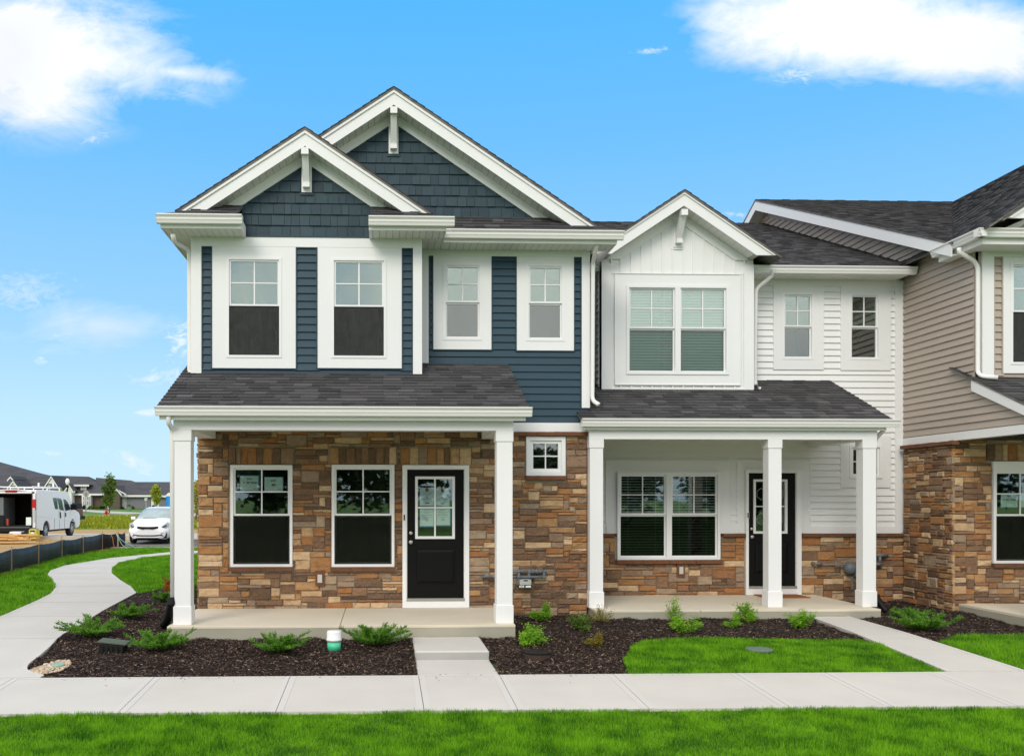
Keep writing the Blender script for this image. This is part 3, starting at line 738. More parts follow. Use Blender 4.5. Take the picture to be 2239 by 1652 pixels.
for x0, x1 in ((s_x[0], s_x[1]) for s_x in ((RX0+.1, S1[0]), (S1[1], S2[0]), (S2[1], XR-.128))):
    mb = MB(); mb.box(x0, x0+.016, MAIN-.031, MAIN-.001, S1[2], zf0-.001); mb.box(x1-.016, x1, MAIN-.031, MAIN-.001, S1[2], zf0-.001); mb.box(x0+.016, x1-.016, MAIN-.031, MAIN-.001, zf0-.017, zf0-.001); mb.build('siding_channel', M['bluetrim'], h1)
zc = W(1279, 891.6, MAIN)[1]
box('corner_board', XR-.128, XR, MAIN-.032, MAIN+.02, zc, ZS, M['trim'], h1); box('siding_channel', XR-.146, XR-.129, MAIN-.03, MAIN-.001, zb2, zf0, M['bluetrim'], h1)
zl_ = W(930, 794, MAIN)[1]; box('corner_board', RX0-.02, RX0+.095, MAIN-.032, MAIN, zl_, ZS, M['trim'], h1)
# -- projecting box with two windows
BXR = wx(922.6, BOX)
W1 = RECT(*C3(607, 245), *C3(1042, 1035), BOX); W2 = RECT(*C3(1435, 245), *C3(1890, 1035), BOX)
W2 = (W2[0], W2[0]+(W1[1]-W1[0]), W1[2], W1[3])
P1 = RECT(*C3(494, 165), *C3(1153, 1118), BOX); P2 = RECT(*C3(1325, 165), *C3(1989, 1118), BOX)
zb0 = W(650, 822, BOX)[1]; zbot = W(650, 817.8, BOX)[1]; zft = W(650, 541, BOX)[1]; ztop = W(670, 520.5, BOX)[1]
bb_ = backing('siding_wall', XL, BXR, zb0-.2, ztop, BOX, [W1, W2], M['bluetrim'], h1)
BXR2 = BXR-.135; XL2 = XL+.142
planks(h1, bb_, (0, BOX, 0), FX, FZ, FN, [[(XL2-.01, zbot+.01), (BXR2+.01, zbot+.01), (BXR2+.01, zft+.02), (XL2-.01, zft+.02)]],
       [(P1[0]+.02, P1[1]-.02, P1[2]+.02, 9), (P2[0]+.02, P2[1]-.02, P2[2]+.02, 9)], M['blue'], vo=zbot+.055)
box('frieze_board', XL2, BXR2, BOX-.029, BOX, zft, ztop+.0, M['trim'], h1)
for p_, w_ in ((P1, W1), (P2, W2)):
    surround(h1, (p_[0], p_[1], p_[2], zft-.001), w_, BOX); window(h1, w_, BOX, glass='glassup', split=.517, screen='dark', room='lightroom', fw=.036, sw=.026, proud=.036)
    frame_boxes(MB(), p_[0]-.017, p_[1]+.017, p_[2]-.02, p_[2]-.0005, .007, BOX-.031, BOX-.0015).build('siding_channel', M['bluetrim'], h1)
for x0, x1 in ((XL2, P1[0]), (P1[1], P2[0]), (P2[1], BXR2)):
    mb = MB(); mb.box(x0, x0+.017, BOX-.032, BOX-.001, P1[2], zft-.001); mb.box(x1-.017, x1, BOX-.032, BOX-.001, P1[2], zft-.001); mb.box(x0+.017, x1-.017, BOX-.032, BOX-.001, zft-.018, zft-.001); mb.build('siding_channel', M['bluetrim'], h1)
box('siding_channel', XL2, BXR2, BOX-.032, BOX-.001, zbot, zbot+.022, M['bluetrim'], h1)
for x0, x1 in ((XL-.012, XL2-.001), (BXR2+.001, BXR)):
    box('corner_board', x0, x1, BOX-.03, BOX+.12, zbot+.005, ZS, M['trim'], h1)
mb = MB(); mb.box(BXR-.03, BXR-.001, BOX+.121, MAIN, zb0-.2, ZS); mb.box(XL+.001, XL+.03, BOX+.121, MAIN+8, zb0-.2, ZS); mb.build('side_wall', M['blue'], h1)
# -- small front gable
YR1 = 13.25; A1x, A1z = W(669.2, 279.9, YR1); hal = (wx(943, YR1)-wx(388, YR1))/2; A1x = (wx(943, YR1)+wx(388, YR1))/2
sh1 = [W(533, 519, BOX), W(808.5, 519, BOX), W(808.5, 449, BOX), (A1x, A1z-.36), W(533, 449, BOX)]
gw = MB().prism([(XL+.05, ztop+.001), (BXR-.05, ztop+.001), (BXR-.05, 5.75), (A1x, A1z-.1), (XL+.05, 5.75)], 1, BOX, BOX+.06).build('gable_wall', M['bluetrim'], h1)
zo1 = gable(h1, A1x, A1z, hal, YR1, BOX, 17.5, zlow=W(500, 466.4, YR1)[1])
shakes(h1, gw, (0, BOX, 0), sh1, M['shake'], vo=sh1[0][1]+.012)
mb = MB(); xa, xb = sh1[0][0], sh1[1][0]; mb.box(xa-.018, xa, BOX-.04, BOX, sh1[0][1], sh1[2][1]-.03); mb.box(xb, xb+.018, BOX-.04, BOX, sh1[0][1], sh1[2][1]-.03); mb.box(xa-.018, xb+.018, BOX-.04, BOX, ztop+.002, ztop+.022)
mb.build('shake_channel', M['bluetrim'], h1)
bracket(h1, A1x, A1z-.30, A1z-.78, YR1, BOX)
# -- eaves of the box
FY = 13.11
def box_eave(xg0, xg1, xf0, xf1, wall_in, hipside):
    gutter_x(h1, xg0, xg1, FY-.001, ZS+.165)
    box('fascia', xf0, xf1, FY, FY+.02, ZS-.005, ZS+.16, M['gutter'], h1)
    soffit_x(h1, xf0+.004, xf1-.004, FY+.021, BOX-.031, ZS, .097)
gx0, gx1 = wx(341, 13.0), wx(528.6, 13.0); fx0, fx1 = wx(363, FY), wx(*[(450+655/2.488)/K, FY])
box_eave(gx0, gx1, fx0-.06, fx1, None, -1)
MB().box(fx1, fx1+.05, FY-.01, BOX-.03, ZS-.006, ZS+.15).build('eave_return', M['trim'], h1)
MB().box(fx0-.08, fx0-.06, FY+.0, MAIN+7, ZS-.005, ZS+.16).build('fascia', M['gutter'], h1)
MB().box(fx0-.058, XL-.013, BOX-.03, MAIN+7, ZS, ZS+.012).build('soffit', M['soffit'], h1)
gx2, gx3 = wx(806, 13.0), wx(994, 13.0); fx2, fx3 = wx((450+1660/2.488)/K, FY), wx(973, FY)
box_eave(gx2, gx3, fx2, fx3, None, 1)
MB().box(fx2-.05, fx2, FY-.01, BOX-.03, ZS-.006, ZS+.15).build('eave_return', M['trim'], h1)
MB().box(fx3, fx3+.02, FY, 13.75, ZS-.005, ZS+.16).build('fascia', M['gutter'], h1)
soffit_x(h1, BXR+.001, fx3-.001, BOX-.03, MAIN-.03, ZS-.002, .1); box('soffit_filler', fx3-.0009, fx3+.0209, 13.721, MAIN-.03, ZS, ZS+.012, M['soffit'], h1)
def roof_plane(root, pts, name='roof', rows=True, limit=300, e=.143, m='roof', th=.03):
    """pts: 3-D corners, first edge along the eave; a slab with shingle tabs on top"""
    P = [Vector(p) for p in pts]; U = (P[1]-P[0]).normalized(); N_ = U.cross(P[-1]-P[0]).normalized()
    if N_.z < 0: N_ = -N_
    V = N_.cross(U).normalized()
    if V.z < 0: V = -V
    uv = [((p-P[0]).dot(U), (p-P[0]).dot(V)) for p in P]
    s_ = sum(uv[i][0]*uv[(i+1) % len(uv)][1]-uv[(i+1) % len(uv)][0]*uv[i][1] for i in range(len(uv)))
    if s_ < 0: uv = uv[::-1]
    vs, fs = piece(uv, P[0], U, V, N_, 0, 0, 0, 1, back=-th)
    o = MB().add(vs, fs).build(name, M[m], root)
    if rows: shingles(root, o, P[0], U, V, N_, uv, e=e, limit=limit)
    return o
# little roofs over the returns
ze_ = ZS+.165; zt_ = W(503, 449, BOX)[1]
roof_plane(h1, [(fx0-.06, 13.0, ze_-.01), (sh1[0][0]-.02, 13.0, ze_-.01), (sh1[0][0]-.02, BOX, zt_), (wx(503, BOX), BOX, zt_)], 'return_roof', limit=0)
xr_ = wx(840, BOX); roof_plane(h1, [(sh1[1][0]+.02, 13.0, ze_-.01), (fx3+.02, 13.0, ze_-.01), (xr_, BOX, zt_), (sh1[1][0]+.02, BOX, zt_)], 'return_roof', limit=0)
# -- big gable behind
YR2 = 13.8; A2x, A2z = W(861, 191.7, YR2); hb = wx(1319.7, YR2)-A2x
zg0 = W(1100, 478, MAIN)[1]
gable(h1, A2x, A2z, hb, YR2, MAIN, 22.0, zlow=W(1300, 497.5, YR2)[1], half2=hb-.5)
gw2 = MB().prism([(A2x-hb+.2, ZS+.2), (A2x+hb-.2, ZS+.2), (A2x+hb-.2, A2z-.1-(hb-.2)*.667), (A2x, A2z-.1), (A2x-hb+.2, A2z-.1-(hb-.2)*.667)], 1, MAIN, MAIN+.06).build('gable_wall', M['bluetrim'], h1)
sx1 = wx(1184, MAIN); az2 = zg0+(sx1-A2x)*.667
shakes(h1, gw2, (0, MAIN, 0), [(2*A2x-sx1, zg0), (sx1, zg0), (A2x, az2)], M['shake'], vo=zg0+.01)
bracket(h1, A2x, A2z-.31, A2z-.83, YR2, MAIN)
# main eave right of the box
FY2 = 13.7; mg0, mg1 = wx(985, FY2-.1)-.1, wx(1365, FY2-.1)
gutter_x(h1, mg0, mg1, FY2-.001, ZS+.165); mf1 = wx((1200+1425/2.2025)/K, FY2)
box('fascia', mg0-.3, mf1, FY2, FY2+.02, ZS-.005, ZS+.16, M['gutter'], h1); soffit_x(h1, fx3+.021, mf1-.004, FY2+.021, MAIN-.03, ZS, .105)
roof_plane(h1, [(mg0-.6, FY2-.11, ze_-.012), (mg1-.02, FY2-.11, ze_-.012), (sx1+.25, MAIN, zg0+.02), (mg0-.6, MAIN, zg0+.02)], 'skirt_roof', limit=120)
MB().box(XR-.12, XR-.02, MAIN+.02, 24, -.1, ZS).box(XL+.03, XR-.12, 23.9, 24, -.1, ZS).box(XL+.001, XL+.06, MAIN+1.6, 24, -.1, zb0).build('rear_walls', M['blue'], h1)
box('fascia', mf1, mf1+.02, FY2, MAIN+.8, ZS-.005, ZS+.16, M['gutter'], h1)
# -- porch roof, beam and columns
PE, SLP = 12.1, .43; ez = W(750, 889.5, PE)[1]; rX0, rX1 = -2.95, 1.955
pr = roof_plane(h1, [(rX0, PE-.03, ez-.013), (rX1, PE-.03, ez-.013), (rX1, MAIN, ez+SLP*(MAIN-PE)), (rX0, MAIN, ez+SLP*(MAIN-PE))], 'porch_roof', limit=180)
gutter_x(h1, wx(337.5, 12.0), wx(1164.5, 12.0), PE+.03, ez-.0)
fz0 = W(750, 918.5, 12.15)[1]; box('fascia', wx(349, 12.15), wx(1149, 12.15), 12.131, 12.155, fz0, ez-.02, M['gutter'], h1)
bz0, bY = W(750, 940, 12.27)[1], 12.27; bx0, bx1 = wx(379, bY), wx(1122.8, bY)
box('porch_beam', bx0, bx1, bY, bY+.235, bz0, fz0+.06, M['trim'], h1)
box('porch_ceiling', bx0, bx1, 12.156, STN, fz0+.061, fz0+.09, M['soffit'], h1)
box("side_beam", bx0+.005, bx0+.235, bY+.236, STN-.05, bz0+.003, fz0+.06, M["trim"], h1); box("side_beam", bx1-.235, bx1-.005, bY+.236, STN-.05, bz0+.003, fz0+.06, M["trim"], h1)
for xx in (rX0+.03, rX1-.05):
    MB().prism([(PE+.06, ez-.02), (MAIN, ez-.02), (MAIN, ez+SLP*(MAIN-PE)-.04), (PE+.06, ez-.008)], 0, xx, xx+.02).build('porch_end_panel', M['trim'], h1)
cz_ = W(750, 964, bY)[1]
for a, b in ((bx0, bx0+.238), (bx1-.238, bx1)): column(h1, a, b, bY-.001, bz0-.0005, 0, cap=bz0-cz_, base=.245)
# slab
sX0, sX1, sY = wx(366, 12.15), wx(1126.5, 12.15), 12.14; xj = wx(*[((450+1345/2.36)/K), 12.15])
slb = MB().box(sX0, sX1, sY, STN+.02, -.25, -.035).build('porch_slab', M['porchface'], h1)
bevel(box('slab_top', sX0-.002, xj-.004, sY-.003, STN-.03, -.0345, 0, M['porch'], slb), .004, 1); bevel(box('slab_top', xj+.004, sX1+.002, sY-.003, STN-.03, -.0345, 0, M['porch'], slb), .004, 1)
# -- downspouts
dz = lambda x, y, Y: W(x, y, Y)
def DSP(root, lst, r=.042):
    return downspout(root, [(W(x, y, Y)[0], Y, W(x, y, Y)[1]) for x, y, Y in lst], r)
DSP(h1, [(378, 512, 13.2), (381, 530, 13.3), (414, 547, 13.65), (414.5, 815, 13.65), (427, 819, 13.6)], .036)
DSP(h1, [(1308, 525, 13.72), (1301, 552, 13.85), (1296.5, 575, 14.08), (1295, 875, 14.08), (1309, 884, 13.95)], .034)
DSP(h1, [(368.5, 905, 12.1), (368.5, 925, 12.12), (377, 938, 12.3), (377.5, 1312, 12.3)], .034)

# ================================================================== HOUSE TWO, white
MAIN, BAY, STN2 = 15.85, 15.25, 15.80
h2 = thing('townhouse', 'white middle townhouse with board and batten gable over a double window and three column porch', 'townhouse', (6.2, 15.8, -.1), 'townhouses joined in one row')
X20, X21 = XR-.01, 9.19
zl0 = W(1500, 1172.5, STN2)[1]; zl1 = W(1500, 1166, STN2)[1]
V1 = RECT(*B3(308, 462), *B3(1035, 1080), STN2)
ddf = RECT(*B3(1216, 443), *B3(1607, 1322), STN2); dds = RECT(*B3(1238, 468), *B3(1570, 1265), STN2); ddg = RECT(*B3(1275, 515), *B3(1510, 893), STN2)
ddf = (ddf[0], ddf[1], 0.0, ddf[3])
v1a = (V1[0], (V1[0]+V1[1])/2-.0005, V1[2], V1[3]); v1b = ((V1[0]+V1[1])/2+.0005, V1[1], V1[2], V1[3])
small = RECT(*B4(410, 270), *B4(640, 505), MAIN)
sw2 = backing('stone_wall', X20, X21, -.25, zl0, STN2, [V1, ddf], M['grout'], h2)
off = lambda h: (h[0]-X20, h[1]-X20, h[2]+.25, h[3]+.25)
stonework(h2, sw2, (X20, STN2, -.25), FX, FZ, FN, X21-X20, zl0+.25, [off(V1), (off(ddf)[0], off(ddf)[1], -1, 3), (off(V1)[0]-.02, off(V1)[1]+.02, off(V1)[2]-.075, 9)], cell=.052)
ledge(h2, X20, V1[0]-.04, zl0, zl1, STN2-.075, MAIN, 'stone_ledge'); ledge(h2, V1[1]+.04, ddf[0]-.01, zl0, zl1, STN2-.075, MAIN, 'stone_ledge'); ledge(h2, ddf[1]+.01, X21-.04, zl0, zl1, STN2-.075, MAIN, 'stone_ledge')
ledge(h2, V1[0]-.03, V1[1]+.03, V1[2]-.067, V1[2]-.004, STN2-.09, STN2+.02)
bw2 = backing('siding_wall', X20, X21, zl1, ZS+.02, MAIN, [V1, ddf, small, RECT(*B1(1497-22, 867-22), *B1(1675+22, 1297+22), MAIN), RECT(*B2(378-19, 805-19), *B2(530+19, 1180+19), MAIN)], M['wsiding'], h2, .1)
SR = RECT(*B3(232, 380), *B3(1105, 895), MAIN); DR_ = RECT(*B3(1155, 380), (2372+130/2.36)/K, 1150, MAIN)
zt1 = W(1850, 1150, MAIN)[1]
SQ = RECT(*B4(348, 205), *B4(705, 570), MAIN)
u5 = RECT(*B1(1412, 790), *B1(1768, 1390), MAIN); u6 = RECT(*B2(305, 760), *B2(615, 1262), MAIN); zfr = W(1700, 625.5, MAIN)[1]
w5 = RECT(*B1(1497-22, 867-22), *B1(1675+22, 1297+22), MAIN); w6 = RECT(*B2(378-19, 805-19), *B2(530+19, 1180+19), MAIN)
planks(h2, bw2, (0, MAIN, 0), FX, FZ, FN, [[(X20, zt1), (X21, zt1), (X21, zfr+.02), (X20, zfr+.02)]],
       [(SR[0]+.01, SR[1]-.01, -9, SR[3]-.01), (DR_[0]+.01, DR_[1]-.01, -9, DR_[3]-.01), (SQ[0]+.01, SQ[1]-.01, SQ[2]+.01, SQ[3]-.01), (u5[0]+.02, u5[1]-.02, u5[2]+.02, 9), (u6[0]+.02, u6[1]-.02, u6[2]+.02, 9)], M['wsiding'], vo=zt1-.02, e=.112, t=(.027, .002))
box('base_board', DR_[1], X21-.15, MAIN-.03, MAIN, zl1+.001, zt1, M['trim'], h2)
surround(h2, (SR[0], SR[1], zl1+.001, SR[3]), (V1[0], V1[1], zl1+.001, V1[3]), MAIN)
mb = MB(); mb.box(SR[0]-.014, SR[0]-.001, MAIN-.03, MAIN, zl1+.18, SR[3]+.013); mb.box(SR[1]+.001, SR[1]+.014, MAIN-.03, MAIN, zl1+.18, SR[3]+.013); mb.box(SR[0]-.001, SR[1]+.001, MAIN-.03, MAIN, SR[3]+.001, SR[3]+.013); mb.build('siding_channel', M['vinyl'], h2)
box('base_board', SR[1], DR_[0], MAIN-.028, MAIN, zl1+.001, zl1+.17, M['trim'], h2); box('base_board', X20, SR[0]-.015, MAIN-.028, MAIN, zl1+.001, zl1+.17, M['trim'], h2)
surround(h2, (DR_[0], DR_[1], zl1+.002, DR_[3]), (ddf[0], ddf[1], zl1+.002, ddf[3]), MAIN, 'door_surround')
mb = MB(); mb.box(DR_[1]+.001, DR_[1]+.014, MAIN-.032, MAIN, zt1, DR_[3]+.013); mb.box(DR_[0]-.013, DR_[1]+.001, MAIN-.032, MAIN, DR_[3]+.001, DR_[3]+.013); mb.build('siding_channel', M['vinyl'], h2)
for v in (v1a, v1b): window(h2, v, STN2, split=.512, screen=False, blind=.018, fw=.045, sw=.03, low='glassdim')
surround(h2, SQ, small, MAIN); window(h2, small, MAIN, lower=False, sw=.035)
door(h2, ddf, dds, ddg, STN2, leaded=True)
outlet(h2, wx(*[B3(755, 0)[0], STN2]), W(*B3(755, 1153), STN2)[1], STN2)
XB0, XB1 = wx(1314.7, BAY), wx(1647, BAY)
box('frieze_board', XB1, X21-.15, MAIN-.027, MAIN, zfr, ZS, M['trim'], h2)
for s_, w_ in ((u5, w5), (u6, w6)):
    surround(h2, (s_[0], s_[1], s_[2], zfr-.001), w_, MAIN, t=.034); window(h2, w_, MAIN, glass='glassup', split=.49, screen=False, room='dark' if w_ is w6 else 'lightroom', fw=.036, sw=.026, proud=.04)
box('corner_board', X21-.15, X21, MAIN-.035, MAIN, zl1+.001, ZS, M['trim'], h2)
# eave
FY3 = 15.42; e0, e1 = XB1-.2, wx(2006, FY3-.1)
zt3 = W(1850, 581, FY3-.12)[1]; zs3 = ZS+.0
gutter_x(h2, X20+.1, e1, FY3-.001, zt3); box('fascia', X20+.1, e1-.06, FY3, FY3+.02, zs3-.005, zt3, M['gutter'], h2); soffit_x(h2, X20+.1, e1-.07, FY3+.021, MAIN-.028, zs3, .11)
RG = 21.7; zr2 = zt3+.4167*(RG-FY3+.1)
roof_plane(h2, [(1.0, FY3-.1, zt3-.012), (9.24, FY3-.1, zt3-.012), (9.24, RG, zr2), (1.0, RG, zr2)], 'main_roof', limit=0)
MB().prism([(RG, zr2), (28, zt3), (28, zt3-.03), (RG, zr2-.03)], 0, 1.0, 9.2).build('rear_roof', M['roof'], h2)
MB().box(X20, 9.2, 27.5, 27.6, -.1, ZS).box(X20, X20+.05, 16, 27.5, -.1, ZS).build('rear_walls', M['wsiding'], h2)
# bay
zbb = W(1480, 851.5, BAY)[1]; bp = RECT(*B1(262, 640), *B1(1212, 1530), BAY)
BW = RECT(*B1(372, 795), *B1(1095, 1425), BAY); bs = RECT(*B1(288, 712), *B1(1180, 1500), BAY)
YR3 = 14.9; A3x, A3z = W(1496, 416, YR3); h3_ = wx(1703, YR3)-A3x
back = backing('bay_wall', XB0, XB1, zbb-.3, ZS+.25, BAY, [BW], M['wsiding'], h2)
planks_n = 0
MB().prism([(XB0, ZS+.251), (XB1, ZS+.251), (A3x, A3z-.12)], 1, BAY, BAY+.05).build('gable_wall', M['wsiding'], h2)
gable(h2, A3x, A3z, h3_, YR3, BAY, 19.0, strip=.03, bh=.185, frieze=.17)
for a, b in ((XB0, bp[0]), (bp[1], XB1)): box('corner_board', a, b, BAY-.03, BAY+.12, zbb, ZS+.1, M['trim'], h2)
# board and batten panels
n = 13; mb = None
xs_ = [bp[0]+(bp[1]-bp[0])*k/n for k in range(n+1)]
for k in range(n):
    a, b = xs_[k]+.001, xs_[k+1]-.001; xm = (a+b)/2
    def zt_at(x): return A3z-.034-.03-.185-.17-.0-abs(x-A3x)*.667+.015
    reg = [(a, bs[3]-.001), (b, bs[3]-.001), (b, min(zt_at(b), 99)), (a, zt_at(a))]
    if abs(a-A3x) > 0 and a < A3x < b: reg = [(a, bs[3]), (b, bs[3]), (b, zt_at(b)), (A3x, zt_at(A3x)), (a, zt_at(a))]
    MB().prism(reg, 1, BAY-.010, BAY-.001).build('batten_board', M['wsiding'], h2)
    if k: box('batten', xs_[k]-.014, xs_[k]+.014, BAY-.024, BAY-.0105, bs[3]-.001, zt_at(xs_[k]), M['wsiding'], h2)
    if k: box('batten', xs_[k]-.014, xs_[k]+.014, BAY-.024, BAY-.002, zbb+.02, bs[2]-.001, M['wsiding'], h2)
frame_boxes(MB(), bp[0], bp[1], zbb, bs[3]+.3, .02, BAY-.033, BAY-.001).box(bp[0]+.02, bp[0]+.075, BAY-.006, BAY-.001, zbb, bs[3]+.05).box(bp[1]-.075, bp[1]-.02, BAY-.006, BAY-.001, zbb, bs[3]+.05)
mb = MB(); mb.box(bp[0], bp[0]+.018, BAY-.033, BAY-.0305, zbb, bs[3]+.35); mb.box(bp[0], bp[0]+.018, BAY-.0304, BAY-.001, zbb, bs[3]+.35); mb.box(bp[1]-.018, bp[1], BAY-.033, BAY-.001, zbb, bs[3]+.35); mb.box(bp[0], bp[1], BAY-.034, BAY-.0011, zbb-.001, zbb+.018); mb.build('siding_channel', M['vinyl'], h2)
frame_boxes(MB(), bs[0]-.0, bs[1]+.0, bs[2]-.0, bs[3]+.0, .014, BAY-.046, BAY-.03).build('siding_channel', M['vinyl'], h2)
surround(h2, bs, BW, BAY, t=.032)
bm_ = (BW[0]+BW[1])/2
for v in ((BW[0], bm_-.0005, BW[2], BW[3]), (bm_+.0005, BW[1], BW[2], BW[3])): window(h2, v, BAY, glass='glassup', split=.517, screen=False, low='glassteal', blind=.040, fw=.045, sw=.028, room='lightroom', proud=.05)
bracket(h2, A3x, A3z-.33, A3z-.80, YR3, BAY, m='vinyl')
# bay side wall, white siding
sd = MB().box(XB0-.002, XB0+.03, BAY+.121, MAIN, zbb-.2, ZS+.05).build('bay_side_wall', M['wsiding'], h2)
MB().box(XB1-.03, XB1, BAY+.121, MAIN, zbb-.2, ZS+.05).build('bay_side_wall', M['wsiding'], h2)
planks(h2, sd, (XB0-.002, MAIN, 0), (0, -1, 0), FZ, (-1, 0, 0), [[(0, zbb-.1), (.44, zbb-.1), (.44, ZS), (0, ZS)]], [], M['wsiding'], vo=zbb, e=.112)
# porch of the white house
PE2 = 13.85; ez2 = W(1600, 916, PE2)[1]; q0, q1 = 3.03, 7.885
roof_plane(h2, [(q0, PE2-.03, ez2-.013), (q1, PE2-.03, ez2-.013), (q1, MAIN, ez2+SLP*(MAIN-PE2)), (q0, MAIN, ez2+SLP*(MAIN-PE2))], 'porch_roof', limit=180)
gutter_x(h2, wx(1273, 13.78), wx(1968, 13.78), PE2+.03, ez2)
fz = W(1600, 940, 13.9)[1]; box('fascia', wx(1276, 13.9), wx(1920, 13.9)+.12, 13.881, 13.905, fz, ez2-.02, M['gutter'], h2)
bY2 = 13.95; bz2 = W(1600, 960, bY2)[1]; c0, c1 = wx(1288.5, bY2), wx(1917.7, bY2)
box('porch_beam', c0, c1, bY2, bY2+.22, bz2, fz+.06, M['trim'], h2)
box('porch_ceiling', c0, c1, 13.906, MAIN, fz+.061, fz+.09, M['soffit'], h2)
mb = MB(); mb.box(c1-.22, c1-.005, bY2+.221, MAIN-.03, bz2+.003, fz+.06); mb.build('side_beam', M['trim'], h2)
MB().prism([(PE2+.06, ez2-.02), (MAIN, ez2-.02), (MAIN, ez2+SLP*(MAIN-PE2)-.04), (PE2+.06, ez2-.008)], 0, q1-.05, q1-.03).build('porch_end_panel', M['trim'], h2)
cz2 = W(1600, 979, bY2)[1]
cm = wx(1681, bY2)-.012
for a, b in ((c0, c0+.228), (cm, cm+.228), (c1-.228, c1)): column(h2, a, b, bY2-.001, bz2-.0005, 0, cap=bz2-cz2, base=.245)
t0, t1, tY = XR-.12, wx(1926, 13.66), 13.66
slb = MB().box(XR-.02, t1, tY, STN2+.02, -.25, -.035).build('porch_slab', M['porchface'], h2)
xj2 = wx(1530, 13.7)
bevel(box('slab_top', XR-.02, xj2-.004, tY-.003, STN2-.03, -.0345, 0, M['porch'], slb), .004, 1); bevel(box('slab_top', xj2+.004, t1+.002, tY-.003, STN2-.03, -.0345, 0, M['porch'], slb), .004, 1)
DSP(h2, [(1690, 592, 15.3), (1688, 603, 15.35), (1653, 632, 15.45), (1651, 838, 15.45), (1660, 848, 15.2)], .034)
DSP(h2, [(1933, 928, 13.92), (1932, 940, 13.95), (1912, 962, 14.15), (1911, 1305, 14.15)], .034)

# ================================================================== HOUSE THREE, taupe
h3 = thing('townhouse', 'taupe sided townhouse with tall side wall and stone corner, cut off by the right edge', 'townhouse', (11, 14.4, -.1), 'townhouses joined in one row')
SX, MN3, BX3, ST3 = 9.20, 14.40, 13.88, 14.36
zA = lambda Y: 5.71+.415*(Y-14.05)
side = MB().prism([(28.6, 2.6), (15.85, 2.6), (13.0, 2.6), (13.88, 3.3), (13.88, 5.53), (14.1, 5.62), (21.5, zA(21.5)-.12), (28.6, 5.6)], 0, SX, SX+.05).build('side_wall', M['taupe'], h3)
planks(h3, side, (SX, 0, 0), (0, -1, 0), FZ, (-1, 0, 0), [
    [(-21.6, 2.74), (-13.9, 2.74), (-13.9, 5.54), (-14.2, zA(14.2)-.12), (-21.5, zA(21.5)-.12)],
    [(-13.9, 2.74), (-12.35, 2.74), (-12.35, 2.80), (-13.9, 3.45)],
    [(-28.5, 2.74), (-21.6, 2.74), (-21.5, zA(21.5)-.12), (-28.5, 5.5)]], [], M['taupe'], vo=2.755, e=.114, t=(.026, .003))
# white band and brown ledge over the side stone
box('band_board', SX-.035, SX+.05, 12.42, 15.815, 2.61, 2.74, M['trim'], h3)
ledge(h3, SX-.13, SX, 2.545, 2.605, 14.25, 15.72, 'stone_ledge', ax=1)
ss = MB().box(SX-.04, SX+.06, ST3, 15.75, -.25, 2.545).build('stone_wall', M['grout'], h3)
stonework(h3, ss, (SX-.04, 15.72, -.22), (0, -1, 0), FZ, (-1, 0, 0), 15.72-ST3+.03, 2.76, limit=190, cell=.046, dep=.03, key=lambda pc: pc[0][0][1])
WN = RECT(*B4(1425, 440), *B4(1652, 1105), ST3); WN = (WN[0], WN[0]+.93, WN[2], WN[3])
fs3 = backing('stone_wall', SX-.04, 12.9, -.25, 2.62, ST3, [WN], M['grout'], h3)
Xf = SX-.04-.03
stonework(h3, fs3, (Xf, ST3, -.22), FX, FZ, FN, 12.9-Xf, 2.84, [(WN[0]-Xf, WN[1]-Xf, WN[2]+.22, WN[3]+.22+.13), (WN[0]-Xf-.02, WN[1]-Xf+.02, WN[2]+.22-.075, WN[2]+.22)], [(WN[0]-Xf-.1, WN[1]-Xf+.1, WN[3]+.22+.13, WN[3]+.22+.40)], limit=300, key=lambda pc: pc[0][0][0])
ledge(h3, WN[0]-.015, WN[1]+.015, WN[2]-.062, WN[2]-.002, ST3-.085, ST3+.02)
window(h3, WN, ST3, split=.502, screen='dark', scr='screenshade'); box('head_board', WN[0]-.01, WN[1]+.01, ST3-.05, ST3+.02, WN[3]+.001, WN[3]+.12, M['trim'], h3)
# projecting box with window
q = lambda x, y: W(x, y, BX3)
zb3 = q(2180, 835)[1]; W8 = RECT(2207, 575, 2300, 797, BX3); W8 = (W8[0], W8[0]+.85, W8[2], W8[3]); P8 = (wx(2191, BX3), wx(2191, BX3)+1.22, W(2195, 816, BX3)[1], 5.4)
zf3 = W(2175, (480+960/3.303)/K, BX3)[1]
b3 = backing('siding_wall', SX+.001, 12.8, zb3-.3, ZS, BX3, [W8], M['taupe'], h3)
cb0, cb1 = wx(2146.5, BX3)-.01, wx(2170, BX3)
planks(h3, b3, (0, BX3, 0), FX, FZ, FN, [[(cb1, zb3), (12.7, zb3), (12.7, zf3), (cb1, zf3)]], [(P8[0]+.02, P8[1]-.02, P8[2]+.02, 9)], M['taupe'], vo=zb3-.02)
box('corner_board', cb0, cb1+.005, BX3-.03, BX3+.1, zb3+.0, ZS, M['trim'], h3); box('frieze_board', cb1+.006, 12.8, BX3-.03, BX3, zf3, ZS, M['trim'], h3)
surround(h3, (P8[0], P8[1], P8[2], zf3-.001), W8, BX3); window(h3, W8, BX3, glass='glassup', split=.517, screen='dark', room='lightroom', fw=.036, sw=.026, proud=.036)
for x0, x1 in ((cb1+.005, cb1+.021), (P8[0]-.018, P8[0]-.001)): box('siding_channel', x0, x1, BX3-.031, BX3-.001, P8[2], zf3-.001, M['taupe'], h3)
